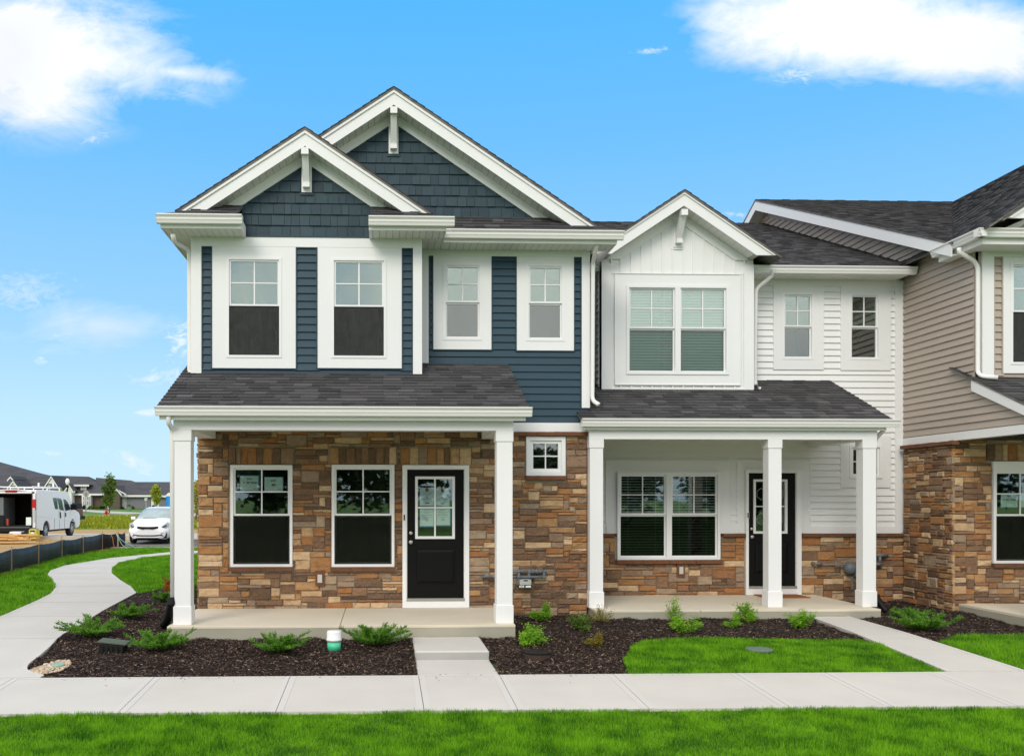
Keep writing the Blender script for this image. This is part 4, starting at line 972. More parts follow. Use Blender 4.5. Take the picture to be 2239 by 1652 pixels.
# eaves: side gutter and front gutter
zg3 = 5.705; ex = SX-.29
pf = [(0, -.12), (-.075, -.12), (-.088, -.085), (-.098, -.07), (-.10, -.045), (-.122, -.018), (-.128, -.016), (-.128, 0), (0, 0)]
MB().prism([(ex+.09+p[0], zg3+p[1]) for p in pf], 1, 13.30, 14.55).build('gutter', M['gutter'], h3)
gutter_x(h3, ex-.036, 13.2, 13.42, zg3)
box('fascia', ex+.092, ex+.11, 13.42, 14.5, ZS-.03, zg3, M['gutter'], h3); box('fascia', ex+.111, 13.1, 13.421, 13.44, ZS-.03, zg3, M['gutter'], h3)
mb = MB(); mb.box(ex+.111, 13.1, 13.441, BX3-.031, ZS-.026, ZS-.014); mb.box(ex+.111, SX-.0, BX3-.031, 14.49, ZS-.026, ZS-.014); mb.build('soffit', M['soffit'], h3)
# roofs
RX = SX-.32
roof_plane(h3, [(RX, 13.95, zA(13.95)), (15.5, 13.95, zA(13.95)), (15.5, 21.5, zA(21.5)), (RX, 21.5, zA(21.5))], 'main_roof', limit=60)
MB().prism([(21.5, zA(21.5)), (28.8, zA(21.5)-.45*7.3), (28.8, zA(21.5)-.45*7.3-.04), (21.5, zA(21.5)-.04)], 0, RX, 15.5).build('rear_roof', M['roof'], h3)
MB().prism([(14.0, zA(14.0)-.04), (21.5, zA(21.5)-.04), (21.5, zA(21.5)-.25), (14.0, zA(14.0)-.23)], 0, RX+.01, RX+.035).build('rake_board', M['trim'], h3)
MB().prism([(21.5, zA(21.5)-.04), (28.7, zA(21.5)-.45*7.2-.04), (28.7, zA(21.5)-.45*7.2-.24), (21.5, zA(21.5)-.25)], 0, RX+.01, RX+.035).build('rake_board', M['trim'], h3)
MB().prism([(14.0, zA(14.0)-.20), (21.5, zA(21.5)-.20), (28.6, zA(21.5)-.45*7.1-.2), (28.6, zA(21.5)-.45*7.1-.21), (21.5, zA(21.5)-.21), (14.0, zA(14.0)-.21)], 0, RX+.036, SX-.002).build('gable_soffit', M['soffit'], h3)
pB = .655; bxr = 13.6
roof_plane(h3, [(ex+.03, 21.5, 5.70), (ex+.03, 13.18, 5.70), (bxr, 13.18, 5.70+pB*(bxr-ex-.03)), (bxr, 21.5, 5.70+pB*(bxr-ex-.03))], 'main_roof', limit=60)
gable(h3, 11.12, 5.70+pB*(11.12-ex-.03)-.035, 1.93, 13.22, BX3, 13.95, p=pB, sides=(-1, 1))
MB().prism([(9.3, 5.5), (12.9, 5.5), (12.9, 5.75), (11.12, 6.95), (9.3, 5.75)], 1, BX3, BX3+.05).build('gable_wall', M['taupe'], h3)
MB().prism([(9.3, 5.7), (17, 5.7), (bxr, 8.5)], 1, 14.42, 14.46).build('gable_wall', M['taupe'], h3)
# porch roof of house three
pe3 = 12.36; pz = lambda Y: 3.56-.43*(BX3-Y)
roof_plane(h3, [(SX-.09, pe3, pz(pe3)), (13.4, pe3, pz(pe3)), (13.4, MN3, pz(MN3)), (SX-.09, MN3, pz(MN3))], 'porch_roof', limit=120)
MB().prism([(pe3+.03, pz(pe3)-.035), (13.86, pz(13.86)-.035), (13.86, pz(13.86)-.20), (pe3+.03, pz(pe3)-.17)], 0, SX-.08, SX-.052).build('rake_board', M['trim'], h3)
gutter_x(h3, SX-.1, 13.5, pe3+.03, pz(pe3)-.01); box('fascia', SX-.05, 13.4, pe3+.031, pe3+.05, 2.70, pz(pe3)-.03, M['gutter'], h3)
box('porch_beam', SX-.02, 13.3, 12.42+.08, 12.72, 2.6, 2.76, M['trim'], h3); box('porch_ceiling', SX+.06, 13.3, 12.73, ST3, 2.765, 2.79, M['soffit'], h3)
column(h3, SX+.0, SX+.238, 12.49, 2.5995, 0); column(h3, 13.0, 13.238, 12.49, 2.5995, 0)
slb = MB().box(SX+.03, 13.4, 12.36, ST3, -.25, -.035).build('porch_slab', M['porchface'], h3); box('slab_top', SX+.028, 13.4, 12.357, ST3-.03, -.0345, 0, M['porch'], slb)
MB().box(SX+.06, 16.5, 28.4, 28.5, -.1, 5.6).box(16.4, 16.5, 14.4, 28.4, -.1, 5.6).box(12.9, 16.4, 14.4, 14.5, -.1, 5.6).build('rear_walls', M['taupe'], h3)
DSP(h3, [(*T3(750, 870), 13.75), (*T3(755, 915), 13.75), (*T3(900, 1000), 13.82), (*T3(938, 1060), 13.83), (2138, 815, 13.83), (2147, 822, 13.75), (2182, 825, 13.65)], .036)
# ================================================================== GROUND
def struct(o): o['kind'] = 'structure'; return o
def strips(name, ys, x0, x1, dz, m, nx=1):
    mb = MB(); vs = [(x0+(x1-x0)*i/nx, y, g(y)+dz) for y in ys for i in range(nx+1)]
    fs = [(j*(nx+1)+i, j*(nx+1)+i+1, (j+1)*(nx+1)+i+1, (j+1)*(nx+1)+i) for j in range(len(ys)-1) for i in range(nx)]
    return mb.add(vs, fs).build(name, m)
struct(strips('ground', [-1500, -60, 0, 6, 12.2, 14, 30, 200, 2500], -1500, 1500, -.11, M['greenfar']))
Yb_, Yf_ = 10.02, 8.65
left_up = [C4(*p) for p in ((1900,995),(1700,1005),(1400,1035),(1100,1065),(850,1105),(640,1140),(500,1190),(470,1230),(530,1290),(555,1350),(500,1420),(380,1480),(200,1560),(0,1645),(-400,1830),(-900,2090),(-1700,2330))]
right_dn = [C4(*p) for p in ((1700,1030),(1400,1065),(1180,1110),(1112,1160),(1105,1215),(1200,1290),(1300,1350),(1352,1410))]+[D5(*p) for p in ((900,345),(760,430),(650,500),(540,555),(480,600),(420,665),(330,745),(240,810),(226,842),(236,872),(300,890),(380,898))]
LU = [GP(*p) for p in left_up]; RD = [GP(*p) for p in right_dn]
def interp(pts):
    pts = sorted(pts, key=lambda p: p[1]); ys = [p[1] for p in pts]; xs = [p[0] for p in pts]
    return lambda Y: float(np.interp(Y, ys, xs))
xl, xr = interp(LU), interp(RD)
YT1 = GP(*right_dn[0])[1]; YT0 = GP(*left_up[0])[1]
path = struct(MB().add([(-12, 10, -.36), (2, 10, -.36), (2, 36, -.2), (-12, 36, -.2)], [(0,1,2,3)]).build('garden_path', M['joint']))
cuts = [Yb_+.012]+[GP(100, y)[1] for y in (1395, 1347, 1316, 1297, 1280.6, 1265, 1252, 1241, 1231, 1222.5, 1215)]
cuts = [c for c in cuts if c < YT1-.4]+[YT1]
def slab_from(outl, name, parent, m, top=0.0, th=.12):
    n = len(outl); vs = [(p[0], p[1], g(p[1])+top) for p in outl]+[(p[0], p[1], g(p[1])+top-th) for p in outl]
    fs = [tuple(range(n)), tuple(range(n, 2*n))[::-1]]+[(i, (i+1) % n, n+(i+1) % n, n+i) for i in range(n)]
    return MB().add(vs, fs).build(name, m, parent)
def quadstrip(yl, fa, fb, name, parent, m, top, th=.12):
    n = len(yl); A = [(fa(y), y) for y in yl]; B = [(fb(y), y) for y in yl]; vs = []
    for (a, b) in zip(A, B):
        vs += [(a[0], a[1], g(a[1])+top), (b[0], b[1], g(b[1])+top), (a[0], a[1], g(a[1])+top-th), (b[0], b[1], g(b[1])+top-th)]
    fs = []
    for i in range(n-1):
        o, q = 4*i, 4*i+4; fs += [(o, o+1, q+1, q), (o, q, q+2, o+2), (o+1, o+3, q+3, q+1), (o+2, q+2, q+3, o+3)]
    fs += [(0, 2, 3, 1), (4*n-4, 4*n-3, 4*n-1, 4*n-2)]
    return MB().add(vs, fs).build(name, m, parent)
for i in range(len(cuts)-1):
    a, b = cuts[i]+.006, cuts[i+1]-.006; n = max(3, int((b-a)/.12)); yl = [a+(b-a)*k/n for k in range(n+1)]
    s_ = quadstrip(yl, xl, xr, 'slab', path, M['concrete'], 0)
    for f1, f2 in ((xl, lambda y: xl(y)+.07), (lambda y: xr(y)-.07, xr)):
        quadstrip(yl, f1, f2, 'tooled_edge', s_, M['curb'], .003, .002)
    quadstrip([a, a+.05], lambda y: xl(y)+.07, lambda y: xr(y)-.07, 'tooled_edge', s_, M['curb'], .003, .002)
n = 8; yl = [YT1+.006+(YT0-YT1-.006)*k/n for k in range(n+1)]
quadstrip(yl, xl, lambda y: 1.5, 'slab', path, M['concrete'], 0)
sidewalk = struct(MB().add([(-14, 8.6, -.5), (16, 8.6, -.5), (16, 10.1, -.44), (-14, 10.1, -.44)], [(0,1,2,3)]).build('sidewalk', M['joint']))
jx = [-14, -11.5, -10, -8.5, -7, -5.5, -3.98, -2.47, -1.0, .40, 1.29, 2.55, 3.92, 4.93, 6.15, 7.62, 9.1, 10.6, 12.1, 13.6, 16]
for i in range(len(jx)-1):
    a, b = jx[i]+.0035, jx[i+1]-.0035; y0, y1 = Yf_, Yb_+(.0 if not (.3 < jx[i] < 1.2) else .0)
    s_ = quadstrip([y0, (y0+y1)/2, y1], lambda y: a, lambda y: b, 'slab', sidewalk, M['concrete'], 0)
    quadstrip([y0, y1], lambda y: a, lambda y: a+.065, 'tooled_edge', s_, M['curb'], .003, .002)
    quadstrip([y0, y1], lambda y: b-.065, lambda y: b, 'tooled_edge', s_, M['curb'], .003, .002)
    quadstrip([y1-.05, y1], lambda y: a+.066, lambda y: b-.066, 'tooled_edge', s_, M['curb'], .003, .002)
walk = struct(box('door_walk', .42, 1.27, Yb_+.01, 11.2, -.36, -.30, M['joint']))
bevel(box('slab', .40, 1.29, Yb_+.008, 11.03, -.34, -.261, M['concrete'], walk), .005, 1)
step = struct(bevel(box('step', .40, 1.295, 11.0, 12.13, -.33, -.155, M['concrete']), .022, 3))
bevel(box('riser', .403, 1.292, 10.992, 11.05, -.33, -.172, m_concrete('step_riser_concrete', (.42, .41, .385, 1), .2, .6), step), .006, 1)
walk2 = struct(MB().add([(6.4, Yb_+.01, -.42), (7.1, Yb_+.01, -.42), (7.0, 13.6, -.3), (6.5, 13.6, -.3)], [(0,1,2,3)]).build('right_door_walk', M['joint']))
w0 = lambda y: np.interp(y, [10, 13.65], [6.32, 6.49]); w1 = lambda y: np.interp(y, [10, 13.65], [7.24, 7.09])
wc = [Yb_+.012, 10.9, 11.85, 12.75, 13.65]
for i in range(4):
    yl = [wc[i]+.004, (wc[i]+wc[i+1])/2, wc[i+1]-.004]; s_ = quadstrip(yl, w0, w1, 'slab', walk2, M['concrete'], .004)
    quadstrip(yl, w0, lambda y: w0(y)+.06, 'tooled_edge', s_, M['curb'], .007, .002); quadstrip(yl, lambda y: w1(y)-.06, w1, 'tooled_edge', s_, M['curb'], .007, .002)

def inside(px_, py_, poly):
    r = np.zeros(len(px_), bool); n = len(poly)
    for i in range(n):
        x1, y1 = poly[i]; x2, y2 = poly[(i+1) % n]
        if y1 == y2: continue
        c = ((y1 > py_) != (y2 > py_)) & (px_ < (x2-x1)*(py_-y1)/(y2-y1)+x1); r ^= c
    return r
island = [GP(*D7(*p)) for p in ((1150,722),(1130,660),(1100,590),(1180,490),(1270,450),(1500,432),(1800,428),(2239,425))]+[GP(*D8(*p)) for p in ((900,575),(1100,605),(1300,650),(1500,725),(1640,796))]+[(6.28, Yb_+.02), (4.0, Yb_+.02)]
rlawn = [GP(*D8(*p)) for p in ((1545,592),(1700,545),(1900,528),(2239,522),(2900,535))]+[(12.5, 11.6), (12.5, Yb_+.02), (7.26, Yb_+.02), (7.22, 10.8)]
xs_b = xr
bed = [RD[-1]]+RD[::-1][1:13]                      # up the edge of the path
bed = [(xr(y), y) for y in np.linspace(Yb_+.02, GP(*C4(1352, 1410))[1], 30)]
topb = [GP(*C4(*p)) for p in ((1352,1410),(1500,1390),(1640,1352),(1700,1342))]
bed += topb+[(-3.5, topb[-1][1]+.3), (-3.45, 24), (-2.8, 24), (-2.8, 15.9), (9.3, 15.9), (12.8, 15.9), (12.8, Yb_+.02)]
excl = [[(.40, 9), (1.29, 9), (1.29, 12.2), (.40, 12.2)], [(sX0, 12.16), (sX1, 12.16), (sX1, 14.1), (sX0, 14.1)], [(6.32, 10), (7.24, 10), (7.09, 13.66), (6.49, 13.66)], [(XR, 13.68), (t1, 13.68), (t1, 15.9), (XR, 15.9)], [(SX+.03, 12.37), (14, 12.37), (14, 16), (SX+.03, 16)], [(XL, 14.1), (XR, 14.1), (XR, 25), (XL, 25)]]
def in_bed(X, Y, pad=0):
    r = inside(X, Y, bed)
    for e in excl+[island, rlawn]: r &= ~inside(X, Y, e)
    return r
def mz(X, Y): return gv(Y)-.028+.014*np.sin(X*7.1+Y*3.3)*np.sin(Y*5.7-X*2.1)+.010*np.sin(X*17+1.3)*np.sin(Y*19+.4)
def grid_region(name, test, x0, x1, y0, y1, st, zf, m, parent=None):
    xs, ys = np.arange(x0, x1, st), np.arange(y0, y1, st); Xc, Yc = np.meshgrid((xs[:-1]+st/2), (ys[:-1]+st/2), indexing='ij')
    ok = test(Xc.ravel(), Yc.ravel()).reshape(Xc.shape); Xv, Yv = np.meshgrid(xs, ys, indexing='ij'); V = np.stack([Xv, Yv, zf(Xv, Yv)], -1).reshape(-1, 3)
    ny = len(ys); I, J = np.nonzero(ok); a = I*ny+J; F = np.stack([a, a+ny, a+ny+1, a+1], -1)
    us, inv = np.unique(F, return_inverse=True); return np_mesh(name, V[us], inv.reshape(F.shape), m, parent, True)
mulch = struct(grid_region('mulch_bed', in_bed, -9, 12.8, 9.98, 24, .08, mz, M['mulchbase']))
rng = np.random.default_rng(5)
def scatter(test, x0, x1, y0, y1, dens):
    n = int((x1-x0)*(y1-y0)*dens); X = rng.uniform(x0, x1, n); Y = rng.uniform(y0, y1, n); k = test(X, Y); return X[k], Y[k]
def chips(name, X, Y, zf, m, lmin=.014, lmax=.05):
    n = len(X); a = rng.uniform(0, 2*np.pi, n); L = rng.uniform(lmin, lmax, n)**1.0/2*rng.choice([.6, 1, 1.3], n); w = rng.uniform(.002, .0055, n); t = rng.normal(0, .28, n); r = rng.normal(0, .5, n)
    d = np.stack([np.cos(a)*np.cos(t), np.sin(a)*np.cos(t), np.sin(t)], -1); s = np.stack([-np.sin(a)*np.cos(r), np.cos(a)*np.cos(r), np.sin(r)], -1)
    c = np.stack([X, Y, zf(X, Y)+rng.uniform(.001, .018, n)], -1)
    V = np.stack([c-d*L[:, None]-s*w[:, None], c+d*L[:, None]*.9-s*w[:, None]*.6, c+d*L[:, None]+s*w[:, None], c-d*L[:, None]*.8+s*w[:, None]], 1).reshape(-1, 3)
    F = np.arange(n*4).reshape(-1, 4); o = np_mesh(name, V, F, m); return o
X1_, Y1_ = scatter(in_bed, -7.5, 9.5, 10.02, 12.3, 5200); X2_, Y2_ = scatter(in_bed, -6, 12, 12.3, 15.9, 2400); X3_, Y3_ = scatter(in_bed, -8, -2.8, 12.3, 24, 1500)
tag(chips('wood_chips', np.concatenate([X1_, X2_, X3_]), np.concatenate([Y1_, Y2_, Y3_]), mz, M['chip']), 'dark brown shredded bark mulch covering the planting beds', 'mulch', kind='stuff')

Xs0, Ys0 = scatter(tr_c := (lambda X, Y: (rng.random(len(X)) < np.exp(-(Yb_-Y)*9))), -3.6, 3.2, 9.2, Yb_, 90)
tag(chips('stray_chips', Xs0, Ys0, lambda X, Y: gv(Y)+.003, M['chip'], .008, .03), 'stray bark chips spilled on the sidewalk edge', 'mulch', kind='stuff')
def blades(name, X, Y, hmin, hmax, w, m, z0=-.03, lean=.45, label=None):
    n = len(X); a = rng.uniform(0, 2*np.pi, n); H = rng.uniform(hmin, hmax, n); f = .75+.45*np.clip(np.sin(X*1.9+np.cos(Y*2.7)*1.3)*.5+np.sin(Y*5.1+X*3.7)*.35+.3, -.4, 1)
    H = H*f; w_ = w*rng.uniform(.7, 1.3, n); la = rng.uniform(0, 2*np.pi, n)+.0; ll = np.abs(rng.normal(0, lean, n))*H
    s = np.stack([np.cos(a), np.sin(a), np.zeros(n)], -1)*w_[:, None]/2; b = np.stack([X, Y, gv(Y)+z0], -1)
    tip = b+np.stack([np.cos(la)*ll, np.sin(la)*ll, H], -1)
    V = np.stack([b-s, b+s, tip+s*.25, tip-s*.25], 1).reshape(-1, 3); o = np_mesh(name, V, np.arange(n*4).reshape(-1, 4), m)
    return tag(o, label, 'grass', kind='stuff')
near = lambda X, Y: Y < Yf_-.005+.016*np.sin(X*9)+.014*np.sin(X*31)+.012*np.sin(X*4.3+1)
tr_ = lambda X, Y: np.ones(len(X), bool)
struct(strips('front_lawn', [2.5, 6, Yf_], -14, 16, -.03, M['lawnbase'], 20))
Xa, Ya = scatter(near, -4.9, 6.2, 7.1, 8.66, 13000); Xb, Yb2 = scatter(near, -8, -4.9, 7.1, 8.66, 3500); Xc_, Yc_ = scatter(near, 6.2, 9.5, 7.1, 8.66, 3500); Xd, Yd = scatter(tr_, -8, 9.5, 5.2, 7.1, 1800)
blades('lawn_grass', np.concatenate([Xa, Xb, Xc_]), np.concatenate([Ya, Yb2, Yc_]), .020, .056, .0052, M['grass'], label='bright green mown grass of the front lawn below the sidewalk')
blades('lawn_grass', Xd, Yd, .03, .065, .009, M['grass'], label='mown grass of the front lawn nearest the camera')
inp = lambda poly: (lambda X, Y: inside(X, Y, poly))
def lawn(name, poly, dens, hmin, hmax, w, label, st=.12, m='grass', base='lawnbase'):
    xs, ys = [p[0] for p in poly], [p[1] for p in poly]; bb = (min(xs), max(xs), min(ys), max(ys)); inp = lambda poly_: (lambda X, Y: inside(X, Y, poly_) & ~inside(X, Y, excl[2]))
    struct(grid_region(name, inp(poly), bb[0], bb[1]+st, bb[2], bb[3]+st, st, lambda X, Y: gv(Y)-.022, M[base]))
    X, Y = scatter(inp(poly), *bb, dens); blades('grass', X, Y, hmin, hmax, w, M[m], z0=-.02, label=label)
lawn('lawn_island', island, 9500, .022, .055, .0056, 'rounded patch of green grass between the mulch bed and the sidewalk', .05)
lawn('side_lawn', rlawn, 5200, .03, .065, .0055, 'wedge of green grass right of the right door walk', .05)
lawnA = [GP(*C4(*p)) for p in ((-1300,1720),(-700,1455),(-250,1300),(0,1238),(200,1188),(400,1135),(520,1085),(640,1062),(830,1024),(1000,1003),(1170,985),(1300,972),(1700,962))]+[(0, GP(*C4(1700, 962))[1]), (0, YT0)]+[(xl(y)-.01, y) for y in np.linspace(YT0, GP(*C4(-900, 2090))[1], 60)]
lawn('left_lawn', lawnA, 1500, .05, .10, .011, 'long green grass between the curved path and the black silt fence', .1)
lawnB = [(xr(y)+.01, y) for y in np.linspace(YT1-.02, topb[0][1], 50)]+topb[1:]+[(-3.5, topb[-1][1]+.3), (-3.45, 24), (0, 24), (0, YT1)]
lawn('inner_lawn', lawnB, 2400, .04, .08, .009, 'smooth green grass inside the bend of the curved path', .1)

# ================================================================== PLANTS
def spray_mesh(name, kind, seed):
    r = random.Random(seed); V, F, SV, SF = [], [], MB(), None
    def leafq(p, d, L, w, tilt):
        d = d.normalized(); s = d.cross(Vector((r.gauss(0, 1), r.gauss(0, 1), r.gauss(.6, 1)))).normalized()*w
        n = len(V); V.extend([p-s*.3, p+d*L*.5-s, p+d*L, p+d*L*.5+s]); F.append((n, n+1, n+2, n+3))
    if kind == 'juniper':
        for b in range(38):
            az = 2*math.pi*b/30+r.uniform(-.2, .2); el = r.uniform(.12, 1.15); L = r.uniform(.17, .38)*(1.0 if el < .7 else .66)
            d0 = Vector((math.cos(az)*math.cos(el), math.sin(az)*math.cos(el), math.sin(el))); p = Vector((0, 0, .02)); pts = [p.copy()]; d = d0.copy()
            for k in range(8):
                p = p+d*L/8; d = (d+Vector((0, 0, -.05 if el > .4 else .05))+Vector((r.gauss(0, .05), r.gauss(0, .05), 0))).normalized(); pts.append(p.copy())
            SV.tube(pts, [.005-.0005*i for i in range(9)], 4)
            for k in range(2, 9):
                for q in range(10):
                    t = r.random(); c = pts[k-1].lerp(pts[k], t); a = r.uniform(0, 6.28); side = Vector((math.cos(a), math.sin(a), r.uniform(-.1, .7))).normalized()
                    sd = (d*1.0+side*.8).normalized(); sl_ = r.uniform(.03, .075)*(1.15-.07*k)
                    for w in range(7): leafq(c+sd*sl_*w/7, (sd+Vector((r.gauss(0, .5), r.gauss(0, .5), r.gauss(0, .4)))), r.uniform(.011, .021), .0036, 0)
    else:
        nb = 16 if kind != 'twiggy' else 14
        for b in range(nb):
            az = r.uniform(0, 6.28); el = r.uniform(.35, 1.45); L = r.uniform(.12, .25)
            d = Vector((math.cos(az)*math.cos(el), math.sin(az)*math.cos(el), math.sin(el))); p = Vector((0, 0, 0)); pts = [p.copy()]
            for k in range(5):
                p = p+d*L/5; d = (d+Vector((r.gauss(0, .12), r.gauss(0, .12), r.gauss(0, .08)))).normalized(); pts.append(p.copy())
            SV.tube(pts, [.004-.0006*i for i in range(6)], 4)
            nl = 110 if kind == 'leafy' else 44
            for q in range(nl):
                k = r.choice((2, 3, 4, 4, 5, 5)); c = pts[k-1].lerp(pts[k], r.random())+Vector((r.gauss(0, .022), r.gauss(0, .022), r.gauss(0, .018)))
                a = r.uniform(0, 6.28); leafq(c, Vector((math.cos(a), math.sin(a), r.uniform(-.2, .8))), r.uniform(.016, .032) if kind == 'leafy' else r.uniform(.010, .02), r.uniform(.005, .0095), 0)
    me = bpy.data.meshes.new(name+'_foliage'); me.from_pydata([tuple(v) for v in V], [], F); me.update()
    st = bpy.data.meshes.new(name+'_stems'); st.from_pydata(SV.v, [], SV.f); st.update(); return me, st
PM = {}
def plant(kind, seed, x, y, width, label, cat, group, fm, name, hs_=.88, nat=.52):
    k = (kind, seed, fm)
    if k not in PM:
        a, b = spray_mesh(name, kind, seed); a.materials.append(M[fm]); b.materials.append(M['bark']); PM[k] = (a, b)
    X, Y = GP(x, y); d = X*_s+Y*_c; s = width*d/FOC/nat
    t = thing(name, label, cat, (X, Y, g(Y)-.03), group); t.scale = (s, s, s*hs_); t.rotation_euler.z = RND.uniform(0, 6.28)
    for nm, me in (('foliage', PM[k][0]), ('stems', PM[k][1])):
        o = bpy.data.objects.new(nm, me); col.objects.link(o); o.parent = t
    return t
JG = 'low junipers in the mulch beds'
for i, (x, y, w, lab) in enumerate([(603,1424,122,'spreading juniper left of the white capped pipe'),(820,1408,128,'spreading juniper between the white capped pipe and the concrete step'),(347,1418,122,'spreading juniper just right of the black ground light'),
        (208,1389,120,'spreading juniper nearest the curved path, left of the black ground light'),(283,1349,92,'small juniper against the path edge, left of the corrugated drain pipe'),(362,1312,62,'small juniper partly hidden behind the left porch column'),
        (2020,1376,118,'large juniper foremost of the three beside the right door walk'),(1985,1349,74,'middle juniper of the three beside the right door walk'),(2070,1320,82,'dark juniper at the foot of the brown stone corner')]):
    plant('juniper', 20+i % 4, x, y, w, lab, 'juniper', JG, 'juniper' if i != 8 else 'juniperd', 'juniper', .92)
SG = 'young leafy shrubs in the mulch bed'
for i, (x, y, w, h, fm, kd, lab) in enumerate([(1190,1352,76,.95,'shrub','leafy','round green shrub beside the stone wall, right of the first porch'),(1271,1374,84,.9,'shrubolive','leafy','olive green shrub in front of the white porch left column'),
        (1313,1354,74,1.0,'shrubyellow','twiggy','reddish twiggy shrub at the foot of the white porch left column'),(1156,1405,88,.95,'shrub','leafy','bright green shrub right behind the round black valve lid'),
        (1306,1408,62,.95,'shrubyellow','leafy','small yellow and rust shrub between the valve lid and the grass'),(1474,1353,84,1.25,'shrub','twiggy','tall thin shrub against the middle of the white porch slab'),
        (1493,1378,88,.9,'shrub','leafy','bushy bright shrub directly in front of the tall thin shrub'),(1637,1355,74,1.1,'shrub','leafy','pointed shrub by the porch edge left of the middle column'),
        (1606,1366,60,.75,'shrub','leafy','low shrub in front of the pointed shrub'),(1752,1368,84,.95,'shrub','leafy','round shrub next to the start of the right door walk'),(430,1300,34,1.9,'shrubolive','leafy','shrub seen between the left column and the stone corner')]):
    plant(kd, 40+i % 4, x, y, w, lab, 'shrub', SG, fm, 'shrub', h*.98, .43)
plant('leafy', 44, 368, 1296, 44, 'orange leaved nandina behind the left downspout', 'shrub', None, 'orange', 'shrub', 1.9, .46)

# ================================================================== THINGS IN THE BEDS
def at(x, y): X, Y = GP(x, y); return X, Y, g(Y)
X, Y, Z = at(730.5, 1417); r = .09
t = thing('cleanout_pipe', 'white capped cleanout pipe with green base standing in the mulch', 'pipe', (X, Y, Z-.05))
MB().lathe([(r*.93, -.02), (r*.93, .085), (r*.9, .085)], (X, Y, Z), 'z', 24).build('green_base', plain('green_pipe', (.08, .60, .33, 1), .4), t, True)
MB().lathe([(r*.96, .085), (r*.96, .100), (r*1.07, .102), (r*1.07, .122), (r*1.0, .126), (r*1.0, .205), (r*.93, .222), (r*.6, .226)], (X, Y, Z), 'z', 24).build('white_cap', M['vinyl'], t, True)
X, Y, Z = at(1176, 1432); r = .165
t = thing('valve_box', 'round black valve lid on a brown riser in the mulch', 'valve cover', (X, Y, Z-.06))
MB().lathe([(r*.98, -.05), (r*.98, .024), (r*.9, .027)], (X, Y, Z), 'z', 32).build('riser', plain('brown_riser', (.05, .028, .02, 1), .8), t)
MB().lathe([(r*.93, .027), (r, .032), (r, .044), (r*.9, .050), (r*.85, .047), (r*.1, .050)], (X, Y, Z), 'z', 32).build('lid', M['rubber'], t)
X, Y, Z = at(1660, 1419); r = .165
t = thing('valve_box', 'round grey valve lid set flush in the grass island', 'valve cover', (X, Y, Z-.06))
MB().lathe([(r, -.03), (r, .005), (r*.96, .012), (r*.88, .012), (r*.86, .008), (r*.1, .011)], (X, Y, Z), 'z', 32).build('lid', M['pipe'], t)
X, Y, Z = at(249, 1421)
t = thing('ground_light', 'black plastic ground flood light with tilted glass lid in the mulch', 'light', (X, Y, Z-.03))
mb = MB(); a = .155; mb.hexa([(X-a, Y-.09, Z-.03), (X+a*.85, Y-.09, Z-.03), (X+a*.85, Y+.09, Z-.03), (X-a, Y+.09, Z-.03)], [(X-a, Y-.10, Z+.100), (X+a, Y-.10, Z+.070), (X+a, Y+.11, Z+.080), (X-a, Y+.11, Z+.110)])
bevel(mb.build('housing', M['rubber'], t), .01, 2)
mb = MB()
for k in range(5): mb.box(X-a+.02+k*.06, X-a+.05+k*.06, Y-.108, Y-.09, Z-.02, Z+.06)
mb.build('rib', M['rubber'], t)['kind'] = 'stuff'
MB().hexa([(X-a-.012, Y-.115, Z+.115), (X+a+.02, Y-.115, Z+.078), (X+a+.02, Y+.12, Z+.088), (X-a-.012, Y+.12, Z+.125)], [(X-a-.012, Y-.115, Z+.130), (X+a+.02, Y-.115, Z+.092), (X+a+.02, Y+.12, Z+.102), (X-a-.012, Y+.12, Z+.140)]).build('lid', plain('dusty_green_lid', (.10, .115, .08, 1), .6, spec=.15), t)
# river pebbles and the drain lid in the corner of the bed
pts = []; c0_, c1_ = GP(*D5(250, 865)), GP(*D5(590, 800))
pp_ = [GP(*D5(*q)) for q in ((236, 862), (300, 886), (400, 890), (520, 862), (598, 812), (590, 782), (470, 782), (340, 828))]
for _k in range(9000):
    if len(pts) >= 360: break
    q = (RND.uniform(min(p[0] for p in pp_), max(p[0] for p in pp_)), RND.uniform(min(p[1] for p in pp_), max(p[1] for p in pp_)))
    if inside(np.array([q[0]]), np.array([q[1]]), pp_)[0]: pts.append(q)
for k in range(0):
    pass
mb = MB()
for (a, b) in pts:
    rr = RND.uniform(.012, .026); st = RND.uniform(.6, 1.0); z = g(b)-.01; an = RND.uniform(0, 6.28)
    vs = []; n = 7
    for (rad, h) in ((.6, -.3), (1, .15), (.85, .55), (.4, .8)):
        for q_ in range(n):
            tt = 2*math.pi*q_/n; ux, uy = math.cos(tt)*rad*rr, math.sin(tt)*rad*rr*st; vs.append((a+ux*math.cos(an)-uy*math.sin(an), b+ux*math.sin(an)+uy*math.cos(an), z+h*rr))
    mb.add(vs, [(i*n+k_, i*n+(k_+1) % n, (i+1)*n+(k_+1) % n, (i+1)*n+k_) for i in range(3) for k_ in range(n)]+[tuple(3*n+k_ for k_ in range(n))])
def m_peb():
    n = NT('river_pebble'); c = n.ramp(n.rnd(), [(0, (.30, .22, .14, 1)), (.4, (.48, .38, .26, 1)), (.7, (.55, .36, .2, 1)), (1, (.6, .55, .46, 1))]); n.bump(n.noise(60), .3); return n.done(c, .7)
tag(mb.build('river_pebbles', m_peb(), None, True), 'tan river pebbles in the left corner of the mulch bed', 'pebbles', kind='stuff')
X, Y, Z = at(*D5(490, 828))
t = thing('drain_cover', 'pale green drain lid among the river pebbles', 'drain cover', (X, Y, Z-.03))
